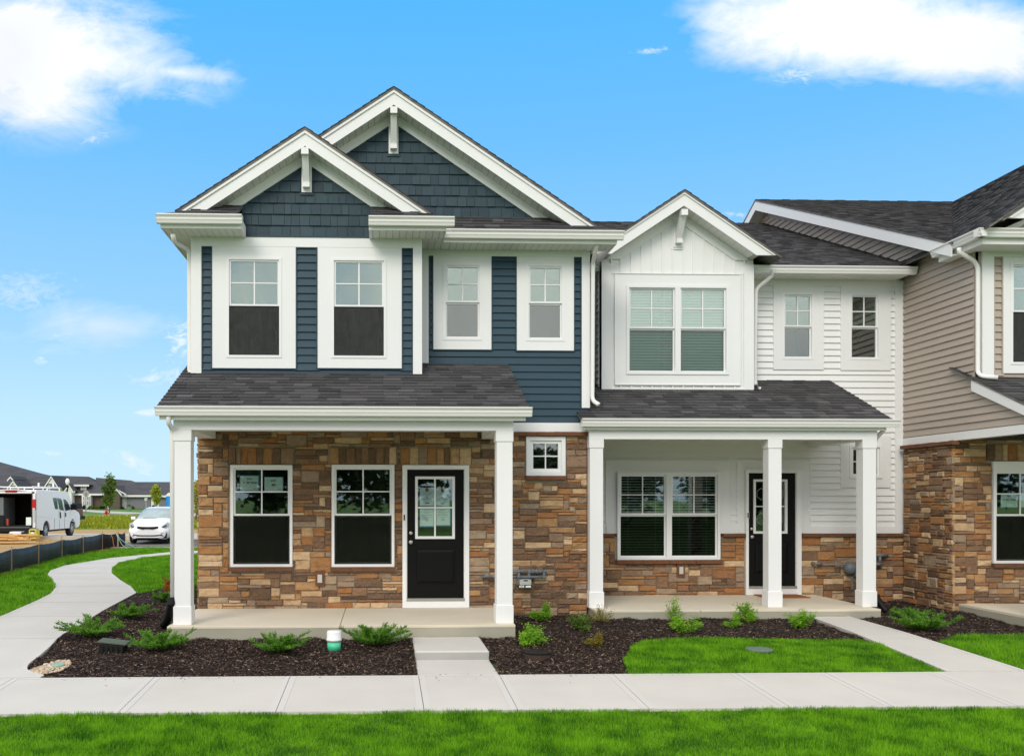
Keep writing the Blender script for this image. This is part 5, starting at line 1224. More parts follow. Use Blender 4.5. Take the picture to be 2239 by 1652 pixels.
MB().lathe([(.075, -.03), (.075, .006), (.068, .012), (.01, .013)], (X, Y, Z+.01), 'z', 20).build('lid', plain('pale_green', (.26, .42, .32, 1), .5), t)
def corrugated(x0, y0, Y0, x1, y1, Y1, label, r=.052):
    a = Vector((wx(x0, Y0), Y0, W(x0, y0, Y0)[1])); X, Y = GP(x1, y1); b = Vector((X, Y, g(Y)+.02)); n = 58; pts = []; rr = []
    m_ = Vector((a.x*.8+b.x*.2, a.y*.8+b.y*.2, b.z+.10*(a.z-b.z)+.12))
    for k in range(n+1): t = k/n; pts.append(a*(1-t)**2+m_*2*t*(1-t)+b*t*t); rr.append(r+(.006 if k % 2 else -.005))
    o = thing('drain_hose', label, 'drain pipe', (b.x, b.y, b.z)); MB().tube(pts, rr, 14).build('corrugated_tube', M['rubber'], o, True)
    MB().tube([a+Vector((0, 0, -.02)), a+Vector((0, 0, .07))], [r*1.15, r*.9], 12).build('adapter', M['rubber'], o)
corrugated(375, 1316, 12.3, 357, 1368, 0, 'black corrugated drain hose at the foot of the left downspout')
corrugated(1917, 1308, 14.18, 1938, 1338, 0, 'black corrugated drain hose behind the right column of the white porch', .05)
corrugated(2268, 1325, 12.3, 2252, 1362, 0, 'black corrugated drain hose at the right edge of the picture', .05)
# gas meters
def meter1():
    Yp = STN-.115; P = lambda x, y: (wx((1440+x/10.177)/K, Yp), Yp, W((1440+x/10.177)/K, (1690+y/10.177)/K, Yp)[1])
    t = thing('gas_meter', 'grey gas meter and pipes on the stone wall right of the front porch', 'gas meter', P(1370, 640))
    def pipe(pts, r=.019): MB().tube([P(*p) for p in pts], r, 12).build('pipe', M['pipe'], t, True)
    a = P(160, 390); MB().tube([(a[0]-.02, STN-.0, a[2]), (a[0]-.02, STN-.08, a[2]), (a[0]+.01, Yp, a[2]), (a[0]+.09, Yp, a[2])], .030, 12).build('elbow', M['pipe'], t, True)
    pipe([(230, 392), (1200, 400)], .020); pipe([(1200, 405), (1950, 405)], .022); pipe([(900, 235), (1500, 240)], .017); pipe([(1185, 240), (1185, 460)], .020); pipe([(1495, 230), (1495, 460)], .020); pipe([(1955, 225), (1955, 410)], .023)
    for c, r in (((1180, 235), .034), ((1185, 402), .034), ((1495, 402), .034), ((1500, 255), .032), ((1950, 405), .033), ((1985, 230), .033), ((1620, 235), .036), ((1720, 235), .041), ((1820, 235), .037)):
        p = P(*c); MB().tube([(p[0]-.028, Yp, p[2]), (p[0]+.028, Yp, p[2])], [r*.86, r*.86], 12).build('pipe_fitting', M['pipe'], t, True)
    pipe([(1560, 235), (1990, 235)], .026)
    a, b = P(1125, 460), P(1555, 620); bevel(MB().box(a[0], b[0], Yp-.06, Yp+.06, b[2], a[2]).build('meter_back', M['pipe'], t), .012, 2)
    a, b = P(1190, 455), P(1535, 625); xm = (a[0]+b[0])/2; h = a[2]-b[2]; w = (b[0]-a[0])/2
    MB().prism([(a[0], b[2])]+[(b[0], b[2])]+[(xm+w*math.cos(k*math.pi/8), b[2]+h*.72+h*.28*math.sin(k*math.pi/8)) for k in range(9)], 1, Yp-.085, Yp-.055).build('meter_face', M['meter'], t)
    a, b = P(1308, 478), P(1432, 516); box('counter_window', a[0], b[0], Yp-.088, Yp-.0851, b[2], a[2], M['ink'], t)
    for (q0, q1) in ((1175, 1325), (1372, 1530)):
        a, b = P(q0, 650), P(q1, 710); l_ = box('tag_plate', a[0], b[0], Yp-.08, Yp-.07, b[2], a[2], M['paper'], t)
    a, b = P(1190, 672), P(1305, 690); box('red_mark', a[0], b[0], Yp-.0825, Yp-.0802, b[2], a[2], M['redink'], t)
    a, b = P(1100, 605), P(1565, 632); box('bracket', a[0], b[0], Yp-.05, STN-.02, b[2], a[2], M['pipe'], t)
meter1()
def meter2():
    Yp = STN2-.12; P = lambda x, y: (wx((2380+x/6.353)/K, Yp), Yp, W((2380+x/6.353)/K, (1640+y/6.353)/K, Yp)[1])
    t = thing('gas_meter', 'dark grey gas meter with round regulator half hidden behind the white porch right column', 'gas meter', P(1100, 420))
    def pipe(pts, r=.018): MB().tube([P(*p) for p in pts], r, 12).build('pipe', M['pipe'], t, True)
    a = P(410, 320); MB().tube([(a[0], STN2, a[2]), (a[0], Yp+.02, a[2]), (a[0]+.03, Yp, a[2]-.0), (a[0]+.12, Yp, a[2])], .028, 10).build('elbow', M['pipe'], t, True)
    pipe([(520, 335), (1680, 325)], .016); pipe([(1540, 155), (1800, 155)], .030); pipe([(1650, 155), (1650, 330)], .026); pipe([(1540, 325), (1690, 325)], .03)
    c = P(1090, 405); MB().lathe([(.03, -.09), (.085, -.07), (.115, -.02), (.115, .02), (.08, .06), (.03, .07)], c, 'y', 20).build('regulator', M['pipe'], t, True)
    a, b = P(1150, 350), P(1480, 560); bevel(MB().box(a[0], b[0], Yp-.07, Yp+.07, b[2], a[2]).build('meter_back', M['pipe'], t), .012, 2)
    MB().tube([P(1120, 560), P(1120, 800)], .02, 8).build('pipe', M['pipe'], t)
meter2()
# door mat
mx0, mx1 = wx(1647, 15.74), wx(1766, 15.34); t = bevel(box('door_mat', mx0, mx1, 15.22, 15.74, .001, .016, M['mat']), .004, 1)
tag(t, 'brown coir door mat at the black door of the white house', 'door mat')

# ================================================================== PAPER SIGNS
def text(s, X, Z, Y, size, parent, m='ink', align='CENTER', name='lettering', bold=0.0):
    cu = bpy.data.curves.new('t', 'FONT'); cu.body = s; cu.size = size; cu.align_x = align; cu.align_y = 'CENTER'; cu.extrude = .0004; cu.offset = bold; cu.resolution_u = 2
    o = bpy.data.objects.new('t', cu); col.objects.link(o); bpy.context.view_layer.update()
    me = bpy.data.meshes.new_from_object(o.evaluated_get(bpy.context.evaluated_depsgraph_get())); bpy.data.objects.remove(o); bpy.data.curves.remove(cu)
    b = base_of(parent); me.transform(Matrix.Translation((X-b.x, Y-b.y, Z-b.z)) @ Matrix.Rotation(math.pi/2, 4, 'X')); me.materials.clear()
    return link(name, me, M[m], parent)
def paper(R4, Y, label, lines, tape, m='paper', cat='paper sign', tag_=None):
    X0, X1, Z0, Z1 = R4; t = thing('paper_sign', label, cat, ((X0+X1)/2, Y, Z0), 'papers taped inside the glass')
    box('sheet', X0, X1, Y, Y+.0015, Z0, Z1, M[m], t)
    for (a, b, c, d) in tape: box('tape', a, b, Y+.0022, Y+.0032, c, d, M['tape'], t)
    w, h = X1-X0, Z1-Z0
    for (s, u, v, sz, bo) in lines: text(s, X0+w*u, Z0+h*v, Y-.0012, sz*h, t, bold=bo)
    return t
PW = crop(680, 1390, 9.718); YP = STN+.016
r1 = RECT(*PW(398, 362), *PW(922, 778), YP); r2 = RECT(*PW(1105, 398), *PW(1632, 806), YP); e = .013
paper(r1, YP, 'pale sheet with street number 3415 taped with blue tape in the left porch window', [('3415', .5, .80, .17, .001), ('E. 106', .33, .54, .17, .001), ('TH', .52, .575, .085, .0005), ('Street', .76, .54, .17, .001), ('10.2022', .82, .12, .07, .0003)],
      [(r1[0]-e*1.3, r1[0]+.002, r1[2]-e, r1[3]+e*1.2), (r1[1]-.002, r1[1]+e*1.6, r1[2]-e, r1[3]+e*1.4), (r1[0], r1[1], r1[2]-e*1.2, r1[2]+.002), (r1[0]-e*2.6, r1[1], r1[3]-.002, r1[3]+e)])
paper(r2, YP, 'pale sheet reading LOT 402 in the left porch window', [('LOT', .5, .76, .20, .0016), ('402', .5, .46, .20, .0016), ('10.2022', .82, .12, .07, .0003)],
      [(r2[0]-e*.6, r2[0]+.002, r2[2]-e*.3, r2[3]+e*.4), (r2[1]-.002, r2[1]+e, r2[2]-e*.6, r2[3]+e), (r2[0], r2[1], r2[2]-e*.5, r2[2]+.002), (r2[0], r2[1]+e*.5, r2[3]-.002, r2[3]+e*.6)])
DW = crop(1200, 1390, 6.12)
for i, (a, b, c, d) in enumerate(((368, 622, 440, 770), (656, 906, 450, 780), (368, 622, 826, 1145), (662, 916, 826, 1128))):
    R4 = RECT(*DW(a, c), *DW(b, d), YP); X0, X1, Z0, Z1 = R4; w, h = X1-X0, Z1-Z0
    t = thing('paper_sign', ['upper left notice with red round stop mark on the front door glass', 'upper right notice with red round stop mark on the front door glass', 'lower left notice on the front door glass', 'lower right notice on the front door glass'][i], 'paper sign', ((X0+X1)/2, YP, Z0), 'papers taped inside the glass')
    box('sheet', X0, X1, YP, YP+.0015, Z0, Z1, M['paperw'], t)
    box('tape', X0-.006, X1+.004, YP+.0022, YP+.003, Z0-.018, Z0+.004, M['tape'], t); box('tape', (X0-.012) if i % 2 == 0 else X1-.002, (X0+.002) if i % 2 == 0 else X1+.014, YP+.0031, YP+.004, Z0-.01, Z1+.006, M['tape'], t)
    mb = MB()
    rows = ((.76, .8), (.70, .62), (.64, .8), (.58, .5), (.38, .75), (.34, .4), (.25, .6)) if i < 2 else ((.90, .3), (.79, .8), (.74, .4), (.64, .75), (.60, .7), (.50, .75), (.46, .3), (.38, .45))
    for (v, f) in rows: mb.box(X0+w*(.5-f/2), X0+w*(.5+f/2), YP-.0008, YP-.0001, Z0+h*v, Z0+h*(v+.012))
    mb.build('text_lines', M['pipe'], t)['kind'] = 'stuff'
    if i < 2:
        MB().lathe([(w*.13, -.0008), (w*.13, -.0001)], (X0+w*.5, YP, Z0+h*.88), 'y', 20).build('red_disc', M['redink'], t); text('STOP', X0+w*.5, Z0+h*.88, YP-.0016, h*.065, t, 'paperw')
        mb = MB(); mb.lathe([(w*.075, -.0008), (w*.075, -.0001)], (X0+w*.5, YP, Z0+h*.47), 'y', 16); mb.build('round_symbol', M['ink'], t)
        MB().lathe([(w*.05, -.0016), (w*.05, -.0009)], (X0+w*.5, YP, Z0+h*.47), 'y', 16).build('symbol_centre', M['paperw'], t)
        box('footer_mark', X0+w*.38, X0+w*.66, YP-.0008, YP-.0001, Z0+h*.12, Z0+h*.17, M['ink'], t)
    else:
        for u in (.44, .56): MB().prism([(X0+w*(u-.035), Z0+h*.29), (X0+w*(u+.035), Z0+h*.29), (X0+w*u, Z0+h*.37)], 1, YP-.0008, YP-.0001).build('figure_mark', M['ink'], t)
R3 = crop(2960, 1360, 8.26); YP3 = ST3+.016; r1 = RECT(*R3(352, 992), *R3(762, 1320), YP3)
paper(r1, YP3, 'pale sheet with street number taped in the window at the right edge', [('3425', .5, .80, .15, .001), ('E. 106', .30, .55, .15, .001), ('TH', .49, .58, .075, .0005), ('Street', .74, .55, .15, .001), ('10.2022', .82, .12, .07, .0003)], [(r1[0]-.004, r1[1], r1[2]-.012, r1[2]+.002)])
w = r1[1]-r1[0]; r2 = (r1[1]+.035, r1[1]+.035+w, r1[2]-.004, r1[3]-.004)
paper(r2, YP3, 'pale sheet cut off by the right edge of the picture', [('LOT', .5, .76, .20, .0016)], [(r2[0], r2[1], r2[2]-.012, r2[2]+.002)])
# ================================================================== BEYOND THE PATH: building site, street, far houses
def sheet(name, pts, dz, m, kind='structure', label=None, cat=None):
    o = MB().add([(p[0], p[1], -.1+dz) for p in pts], [tuple(range(len(pts)))]).build(name, M[m]); o['kind'] = kind; return tag(o, label, cat)
fence_px = [(-900, 1440), (-520, 1345), (-170, 1262), (117, 1196), (385, 1126), (615, 1063), (825, 1023), (1015, 976), (1172, 966), (1240, 957)]
FP = [GP(*C4(*p)) for p in fence_px]
sheet('bare_soil', [(-40, 19), (FP[0][0], FP[0][1]-1.2)]+[(p[0]+.35, p[1]-.45) for p in FP]+[(-10.4, 36), (-10.6, 40.6), (-60, 40.6)], -.012, 'soil')
sheet('street', [(-90, 41.0), (-3, 41.0), (30, 41), (30, 48.5), (-90, 48.5)], -.02, 'padfar')
box('kerb', -60, -11, 40.62, 40.95, -.2, .06, M['padfar'])['kind'] = 'structure'
sheet('parking_bay', [(-10.35, 33.6), (6, 33.6), (6, 40.99), (-10.6, 40.99)], -.008, 'asphalt')
box('kerb', -10.3, 6, 33.35, 33.59, -.2, -.06, M['padfar'])['kind'] = 'structure'
sheet('soil_verge', [(-90, 48.6), (30, 48.6), (30, 57), (-90, 57)], -.03, 'soil')
sheet('weedy_verge', [(-90, 55.0), (40, 55.0), (40, 95), (-90, 95)], -.024, 'yellowgrass')
sheet('far_street', [(-150, 95.1), (80, 95.1), (80, 104), (-150, 104)], -.02, 'padfar')
sheet('far_lawn', [(-200, 104.1), (80, 104.1), (80, 165), (-200, 165)], -.018, 'greenfar')
fp = lambda x, y: GP(*FF(x, y))
sheet('far_walk', [fp(200, 985), fp(1000, 1050), fp(1300, 1062), fp(1900, 1040), fp(1500, 1025), fp(900, 1000), fp(300, 962), fp(100, 955)], -.008, 'padfar')
wp = [(-60, 56.2), (20, 56.2), (20, 93), (-60, 93)]
Xw, Yw = scatter(inp(wp), -32, 2, 56.2, 93, 22); n_ = len(Xw)
blades('grass', Xw, Yw, .10, .30, .16, M['grassfar'], z0=-.03, label='yellow green weedy grass verge beyond the white cars')
# silt fence
M['fabric'] = plain('silt_fabric', (.010, .010, .0095, 1), .5, .3, 3, 1.0, 14, .22)
t = thing('silt_fence', 'low black silt fence with wooden stakes along the bare soil', 'fence', (FP[3][0], FP[3][1], -.1))
for i in range(len(FP)-1):
    a, b = FP[i], FP[i+1]; n = 10; mb = MB(); vs = []
    dx, dy = b[0]-a[0], b[1]-a[1]; L = math.hypot(dx, dy); nx_, ny_ = dy/L, -dx/L; H = .54
    for k in range(n+1):
        u = k/n; sag = .05*math.sin(math.pi*u)*(1+.3*(i % 3)); bul = .05*math.sin(math.pi*u)+.012*math.sin(u*21+i)
        for (h, s) in ((-.04, 0), (.15, .8), (.34, 1.0), (H-sag*.6, .35), (H-sag*.6+.004, -.1)):
            vs.append((a[0]+dx*u+nx_*bul*s, a[1]+dy*u+ny_*bul*s, -.1+h+.006*math.sin(u*34+h*9)))
    mb.add(vs, [(k*5+j, k*5+j+1, (k+1)*5+j+1, (k+1)*5+j) for k in range(n) for j in range(4)])
    mb.build('fabric_panel', M['fabric'], t, True)
M['stake'] = plain('weathered_stake', (.50, .33, .17, 1), .85, .3, 9, .3)
for i, p in enumerate(FP):
    box('stake', p[0]-.022, p[0]+.022, p[1]-.075, p[1]-.035, -.18, -.1+.60+.03*(i % 3), M['stake'], t)
Xs_, Ys_ = [], []
for i in range(len(FP)-1):
    m_n = 260; u = rng.random(m_n); off_ = rng.uniform(-.9, .25, m_n); dx, dy = FP[i+1][0]-FP[i][0], FP[i+1][1]-FP[i][1]; L = math.hypot(dx, dy)
    Xs_.append(FP[i][0]+dx*u-dy/L*off_*.0+.0+dy/L*(-off_)*1.0*(.5)); Ys_.append(FP[i][1]+dy*u-dx/L*(-off_)*.5)
tag(chips('soil_clods', np.concatenate(Xs_), np.concatenate(Ys_), lambda X, Y: gv(Y)+.01, plain('soil_clod', (.20, .12, .05, 1), .95, .4, 4), .06, .22), 'brown soil clods and straw at the foot of the silt fence', 'soil', kind='stuff')
def cable(pts, label, c, r=.012):
    o = MB().tube([(GP(*C4(x, y))[0], GP(*C4(x, y))[1], -.1+z) for x, y, z in pts], r, 6).build('cable', plain('cable_'+label.split()[0], c, .5), None, True); return tag(o, label, 'cable')
def cabA(lst, Y, label, c):
    P = [W(*C4(x, y), Y) for x, y in lst]; o = MB().tube([(p[0], Y, max(p[1], -.09)) for p in P], .011, 6).build('cable', plain('cable_colour', c, .5), None, True); return tag(o, label, 'cable')
cabA([(1100, 838), (1118, 870), (1122, 920), (1135, 965), (1165, 990)], 32.6, 'orange cable hanging over the end of the black silt fence', (.5, .2, .05, 1))
cabA([(1150, 825), (1175, 870), (1205, 930), (1240, 960), (1275, 985)], 32.4, 'pale green cable curving off the end of the silt fence', (.35, .6, .45, 1))
cabA([(1150, 828), (1195, 880), (1240, 915), (1300, 940), (1355, 980)], 32.5, 'light blue cable trailing onto the grass by the silt fence', (.25, .5, .6, 1))
# lumber pile, boxes
t = thing('lumber_pile', 'heap of pale sawn boards on bare soil behind the van', 'lumber', (*GP(*VV(150, 1290)), -.1), None)
X, Y = GP(*VV(150, 1285)); M['board'] = plain('sawn_lumber', (.72, .44, .17, 1), .8, .2, 8, rv=.4)
for k in range(46):
    lv = k//9; z = -.1+.03+lv*.062; a = RND.uniform(-.25, .25)+(.0 if k % 5 else .5); L = RND.uniform(.7, 1.7); w = RND.uniform(.05, .10)
    cx, cy = X+RND.uniform(-1.5, 1.0)*(1-lv*.12), Y+RND.uniform(-.5, .5); dx, dy = math.cos(a)*L/2, math.sin(a)*L/2; nx_, ny_ = -math.sin(a)*w/2, math.cos(a)*w/2
    q = [(cx-dx-nx_, cy-dy-ny_), (cx+dx-nx_, cy+dy-ny_), (cx+dx+nx_, cy+dy+ny_), (cx-dx+nx_, cy-dy+ny_)]; tl = RND.uniform(-.04, .05)
    MB().hexa([(p[0], p[1], z+(tl if i in (1, 2) else 0)) for i, p in enumerate(q)], [(p[0], p[1], z+.062+(tl if i in (1, 2) else 0)) for i, p in enumerate(q)]).build('board', M['board'], t)
def pxbox(name, x0, x1, ytop, ybot, Y, depth, mats, label, cat):
    a = W(*VV(x0, ytop), Y); b = W(*VV(x1, ybot), Y); t = thing(name, label, cat, ((a[0]+b[0])/2, Y, b[1]))
    return t, a[0], b[0], b[1], a[1]
t, a, b, c, d = pxbox('carton', 445, 560, 1075, 1218, 38.8, .3, None, 'yellow carton standing on the ground under the van rear corner', 'box')
bevel(box('carton_body', a, b, 38.8, 39.2, c, d, plain('yellow_card', (.60, .55, .03, 1), .6), t), .01, 1); box('carton_top', a+.02, b-.04, 38.85, 39.18, d+.001, d+.05, plain('tan_card', (.42, .36, .18, 1), .7), t)
box('print', a+.06, b-.06, 38.79, 38.799, c+.3, c+.36, M['ink'], t); MB().lathe([(.06, -.008), (.06, -.001)], ((a+b)/2, 38.8, d-.14), 'y', 14).build('print', M['trim'], t)
t, a, b, c, d = pxbox('tool_case', 145, 405, 1105, 1222, 38.9, .3, None, 'white and black tool case on the ground behind the van', 'case')
m_ = a+(b-a)*.70; bevel(box('white_half', a, m_, 38.9, 39.3, c, d, M['trim'], t), .015, 1); bevel(box('black_half', m_+.001, b, 38.9, 39.3, c, d-.01, M['rubber'], t), .015, 1)
# ---------------------------------------------------------------- van
Yr = 40.0; VXR = wx(VV(552, 0)[0], Yr); VW = 2.05; VXL = VXR-VW; zg = -.1
M['vanwhite'] = plain('van_paint', (.80, .80, .81, 1), .28, .04, 1.5, spec=.6); M['carglass'] = plain('vehicle_glass', (.03, .045, .06, 1), .06, .2, 2, spec=.9)
M['tyre'] = plain('tyre', (.018, .018, .018, 1), .85); M['rim'] = plain('wheel_rim', (.42, .42, .41, 1), .35, metal=.6); M['red'] = plain('tail_light', (.45, .015, .012, 1), .25)
M['cargodark'] = plain('van_interior', (.05, .045, .04, 1), .8, .3, 6)  # even dark tone for cargo floor, bulkhead and lining
def on_side(x, y):                       # a place of the picture on the plane of the van's right side
    t_ = (x-CX0)/FOC; r = (t_*_c+_s)/(_c-t_*_s); Y = VXR/r; return Y, W(x, y, Y)[1]
van = thing('parked_van', 'white work van with open rear doors and ladder rack parked on the street', 'van', ((VXL+VXR)/2, Yr+3, zg))
LY = lambda u: Yr+u
def arch(cy, r, z0, n=9): return [(cy+r*math.cos(math.pi-math.pi*k/n), z0+r*math.sin(math.pi-math.pi*k/n)) for k in range(n+1)]
wr, wf = Yr+1.28, Yr+4.72; ra = .43
prof = [(LY(0), zg+.48)]+arch(wr, ra, zg+.40)+arch(wf, ra, zg+.40)+[(LY(5.62), zg+.42), (LY(5.78), zg+.55), (LY(5.80), zg+.95), (LY(5.62), zg+1.12), (LY(4.95), zg+1.28), (LY(4.15), zg+2.0), (LY(3.7), zg+2.14), (LY(.1), zg+2.16), (LY(0), zg+2.08)]
for xx in ((VXR-.05, VXR), (VXL, VXL+.05)): MB().prism(prof, 0, *xx).build('side_panel', M['vanwhite'], van)
top = prof[-9:]
mb = MB(); tp = [(LY(5.78), zg+.55), (LY(5.80), zg+.95), (LY(5.62), zg+1.12), (LY(4.95), zg+1.28)]
for (p, q_) in zip(tp[:-1], tp[1:]): mb.hexa([(VXL+.05, p[0], p[1]), (VXR-.05, p[0], p[1]), (VXR-.05, q_[0], q_[1]), (VXL+.05, q_[0], q_[1])], [(VXL+.05, p[0]-.04, p[1]-.02), (VXR-.05, p[0]-.04, p[1]-.02), (VXR-.05, q_[0]-.04, q_[1]-.04), (VXL+.05, q_[0]-.04, q_[1]-.04)])
mb.build('hood', M['vanwhite'], van)
MB().hexa([(VXL+.06, LY(4.92), zg+1.27), (VXR-.06, LY(4.92), zg+1.27), (VXR-.06, LY(4.2), zg+1.97), (VXL+.06, LY(4.2), zg+1.97)], [(VXL+.06, LY(4.88), zg+1.25), (VXR-.06, LY(4.88), zg+1.25), (VXR-.06, LY(4.16), zg+1.95), (VXL+.06, LY(4.16), zg+1.95)]).build('windshield', M['carglass'], van)
nn_ = 10; pr_ = [(VXL+.05+(VW-.1)*k/nn_, zg+2.13+.075*math.sin(math.pi*k/nn_)) for k in range(nn_+1)]
MB().prism(pr_+[(p[0], p[1]-.04) for p in pr_[::-1]], 1, Yr, LY(3.75)).build('roof', M['vanwhite'], van, False)
box('roof_front', VXL+.05, VXR-.05, LY(3.7), LY(4.2), zg+1.95, zg+2.12, M['vanwhite'], van)
box('cargo_floor', VXL+.05, VXR-.05, Yr+.02, LY(5.0), zg+.55, zg+.62, M['cargodark'], van)
box('bulkhead', VXL+.05, VXR-.05, LY(3.2), LY(3.25), zg+.62, zg+2.1, M['cargodark'], van)
box('inner_lining', VXL+.0501, VXL+.11, Yr+.1, LY(3.1), zg+.62, zg+2.1, M['cargodark'], van); box('inner_lining', VXR-.11, VXR-.0501, Yr+.1, LY(3.1), zg+.62, zg+2.1, M['cargodark'], van)
mb = MB(); mb.box(VXL-.0, VXL+.16, Yr-.03, Yr+.06, zg+.5, zg+2.1); mb.box(VXR-.16, VXR+.0, Yr-.03, Yr+.06, zg+.5, zg+2.02); mb.box(VXL+.16, VXR-.16, Yr-.03, Yr+.06, zg+1.98, zg+2.12); mb.build('door_surround', M['vanwhite'], van)
frame_boxes(MB(), VXL+.12, VXR-.12, zg+.56, zg+2.03, .05, Yr-.045, Yr-.031).build('door_seal', M['rubber'], van)
bevel(box('rear_bumper', VXL-.02, VXR+.01, Yr-.17, Yr+.0, zg+.36, zg+.55, M['rubber'], van), .02, 2); box('bumper_step', VXL+.2, VXR-.2, Yr-.16, Yr-.02, zg+.551, zg+.575, M['pipe'], van)
bevel(box('tail_light', VXR-.13, VXR+.012, Yr-.065, Yr+.08, zg+1.30, zg+1.78, M['red'], van), .02, 2); box('tail_light', VXL-.012, VXL+.13, Yr-.065, Yr+.08, zg+1.30, zg+1.78, M['red'], van)
box('brake_light', (VXL+VXR)/2-.25, (VXL+VXR)/2+.25, Yr-.05, Yr-.0301, zg+2.07, zg+2.12, M['red'], van)
box('underbody', VXL+.2, VXR-.2, Yr+.2, LY(5.5), zg+.3, zg+.48, M['rubber'], van)
# things in the cargo bay, fixed racking
box('shelf_unit', VXL+.12, VXL+.62, Yr+.15, Yr+1.4, zg+.63, zg+1.85, M['pipe'], van)
for (a, b, c, d, m_) in ((.05, .5, .02, .45, 'rubber'), (.62, .70, .02, .3, 'redink'), (1.45, 1.72, .02, .36, 'paper')):
    box('tool_box' if m_ != 'paper' else 'bucket', VXL+.16+a, VXL+.16+b, Yr+.08, Yr+.14, zg+.63+c, zg+.63+d, M[m_], van)
for wy in (wr, wf):
    for (xx, sg) in ((VXR-.26, 1), (VXL+.03, -1)):
        w_ = MB().lathe([(.24, 0), (.355, .02), (.37, .05), (.37, .18), (.355, .21), (.24, .23)], (xx, wy, zg+.37), 'x', 24).build('wheel', M['tyre'], van, True)
        xo = xx+.232 if sg > 0 else xx-.004; MB().lathe([(.24, -.004), (.235, .003), (.20, -.02+.016), (.09, .004), (.08, .014), (.02, .016)] if sg > 0 else [(.24, 0), (.1, -.004)], (xo, wy, zg+.37), 'x', 20).build('rim', M['rim'], w_, True)
        if sg > 0:
            mb = MB()
            for k in range(5):
                an = k*2*math.pi/5; mb.lathe([(.03, .004), (.03, .007)], (xo, wy+.15*math.cos(an), zg+.37+.15*math.sin(an)), 'x', 8)
            mb.build('rim_holes', M['tyre'], w_)['kind'] = 'stuff'
def side_panel(pts, name, m, pr=.004, th=.01):
    P = [on_side(*VV(*p)) for p in pts]; MB().prism([(p[0], p[1]) for p in P], 0, VXR-.002, VXR+pr).build(name, m, van)
side_panel([(815, 582), (872, 580), (885, 620), (898, 745), (890, 758), (862, 757), (850, 745)], 'side_window', M['carglass'])
side_panel([(880, 580), (940, 592), (960, 620), (987, 770), (978, 778), (930, 768), (918, 740)], 'side_window', M['carglass'])
side_panel([(978, 600), (1010, 604), (1050, 650), (1090, 745), (1082, 765), (1015, 788), (1008, 770)], 'side_window', M['carglass'])
side_panel([(505, 735), (540, 740), (545, 960), (512, 965)], 'hinge_panel', M['trim'], .012)
side_panel([(925, 800), (934, 800), (940, 895), (930, 895)], 'door_handle', M['rubber'], .03); side_panel([(1006, 810), (1016, 812), (1018, 872), (1010, 872)], 'door_handle', M['rubber'], .03)
for l in ([(845, 895), (850, 895), (838, 1085), (834, 1085)], [(905, 600), (909, 600), (925, 1090), (921, 1090)], [(988, 620), (992, 620), (1003, 1095), (999, 1095)]): side_panel(l, 'panel_gap', M['pipe'], .0045)
side_panel([(565, 845), (1190, 940), (1190, 950), (565, 860)], 'body_crease', M['trim'], .012)
a = on_side(*VV(1100, 760)); bevel(box('door_mirror', VXR+.0, VXR+.30, a[0]-.1, a[0]+.06, a[1]-.02, a[1]+.26, M['rubber'], van), .03, 2)
mb = MB()
for xx in (VXL+.25, VXR-.22): mb.tube([(xx, Yr+.2, zg+2.32), (xx, LY(3.6), zg+2.32)], .022, 6)
for k in range(5): mb.tube([(VXL+.2, Yr+.3+k*.8, zg+2.30), (VXR-.17, Yr+.3+k*.8, zg+2.30)], .02, 6)
for k in (0, 2, 4):
    for xx in (VXL+.22, VXR-.2): mb.box(xx-.02, xx+.02, Yr+.28+k*.8, Yr+.34+k*.8, zg+2.12, zg+2.30)
mb.build('roof_rack', M['trim'], van); box('rack_post', VXR-.25, VXR-.18, Yr+.9, Yr+.95, zg+2.3, zg+2.5, M['trim'], van); box('rack_post', VXR-.25, VXR-.18, Yr+2.7, Yr+2.75, zg+2.3, zg+2.5, M['trim'], van)
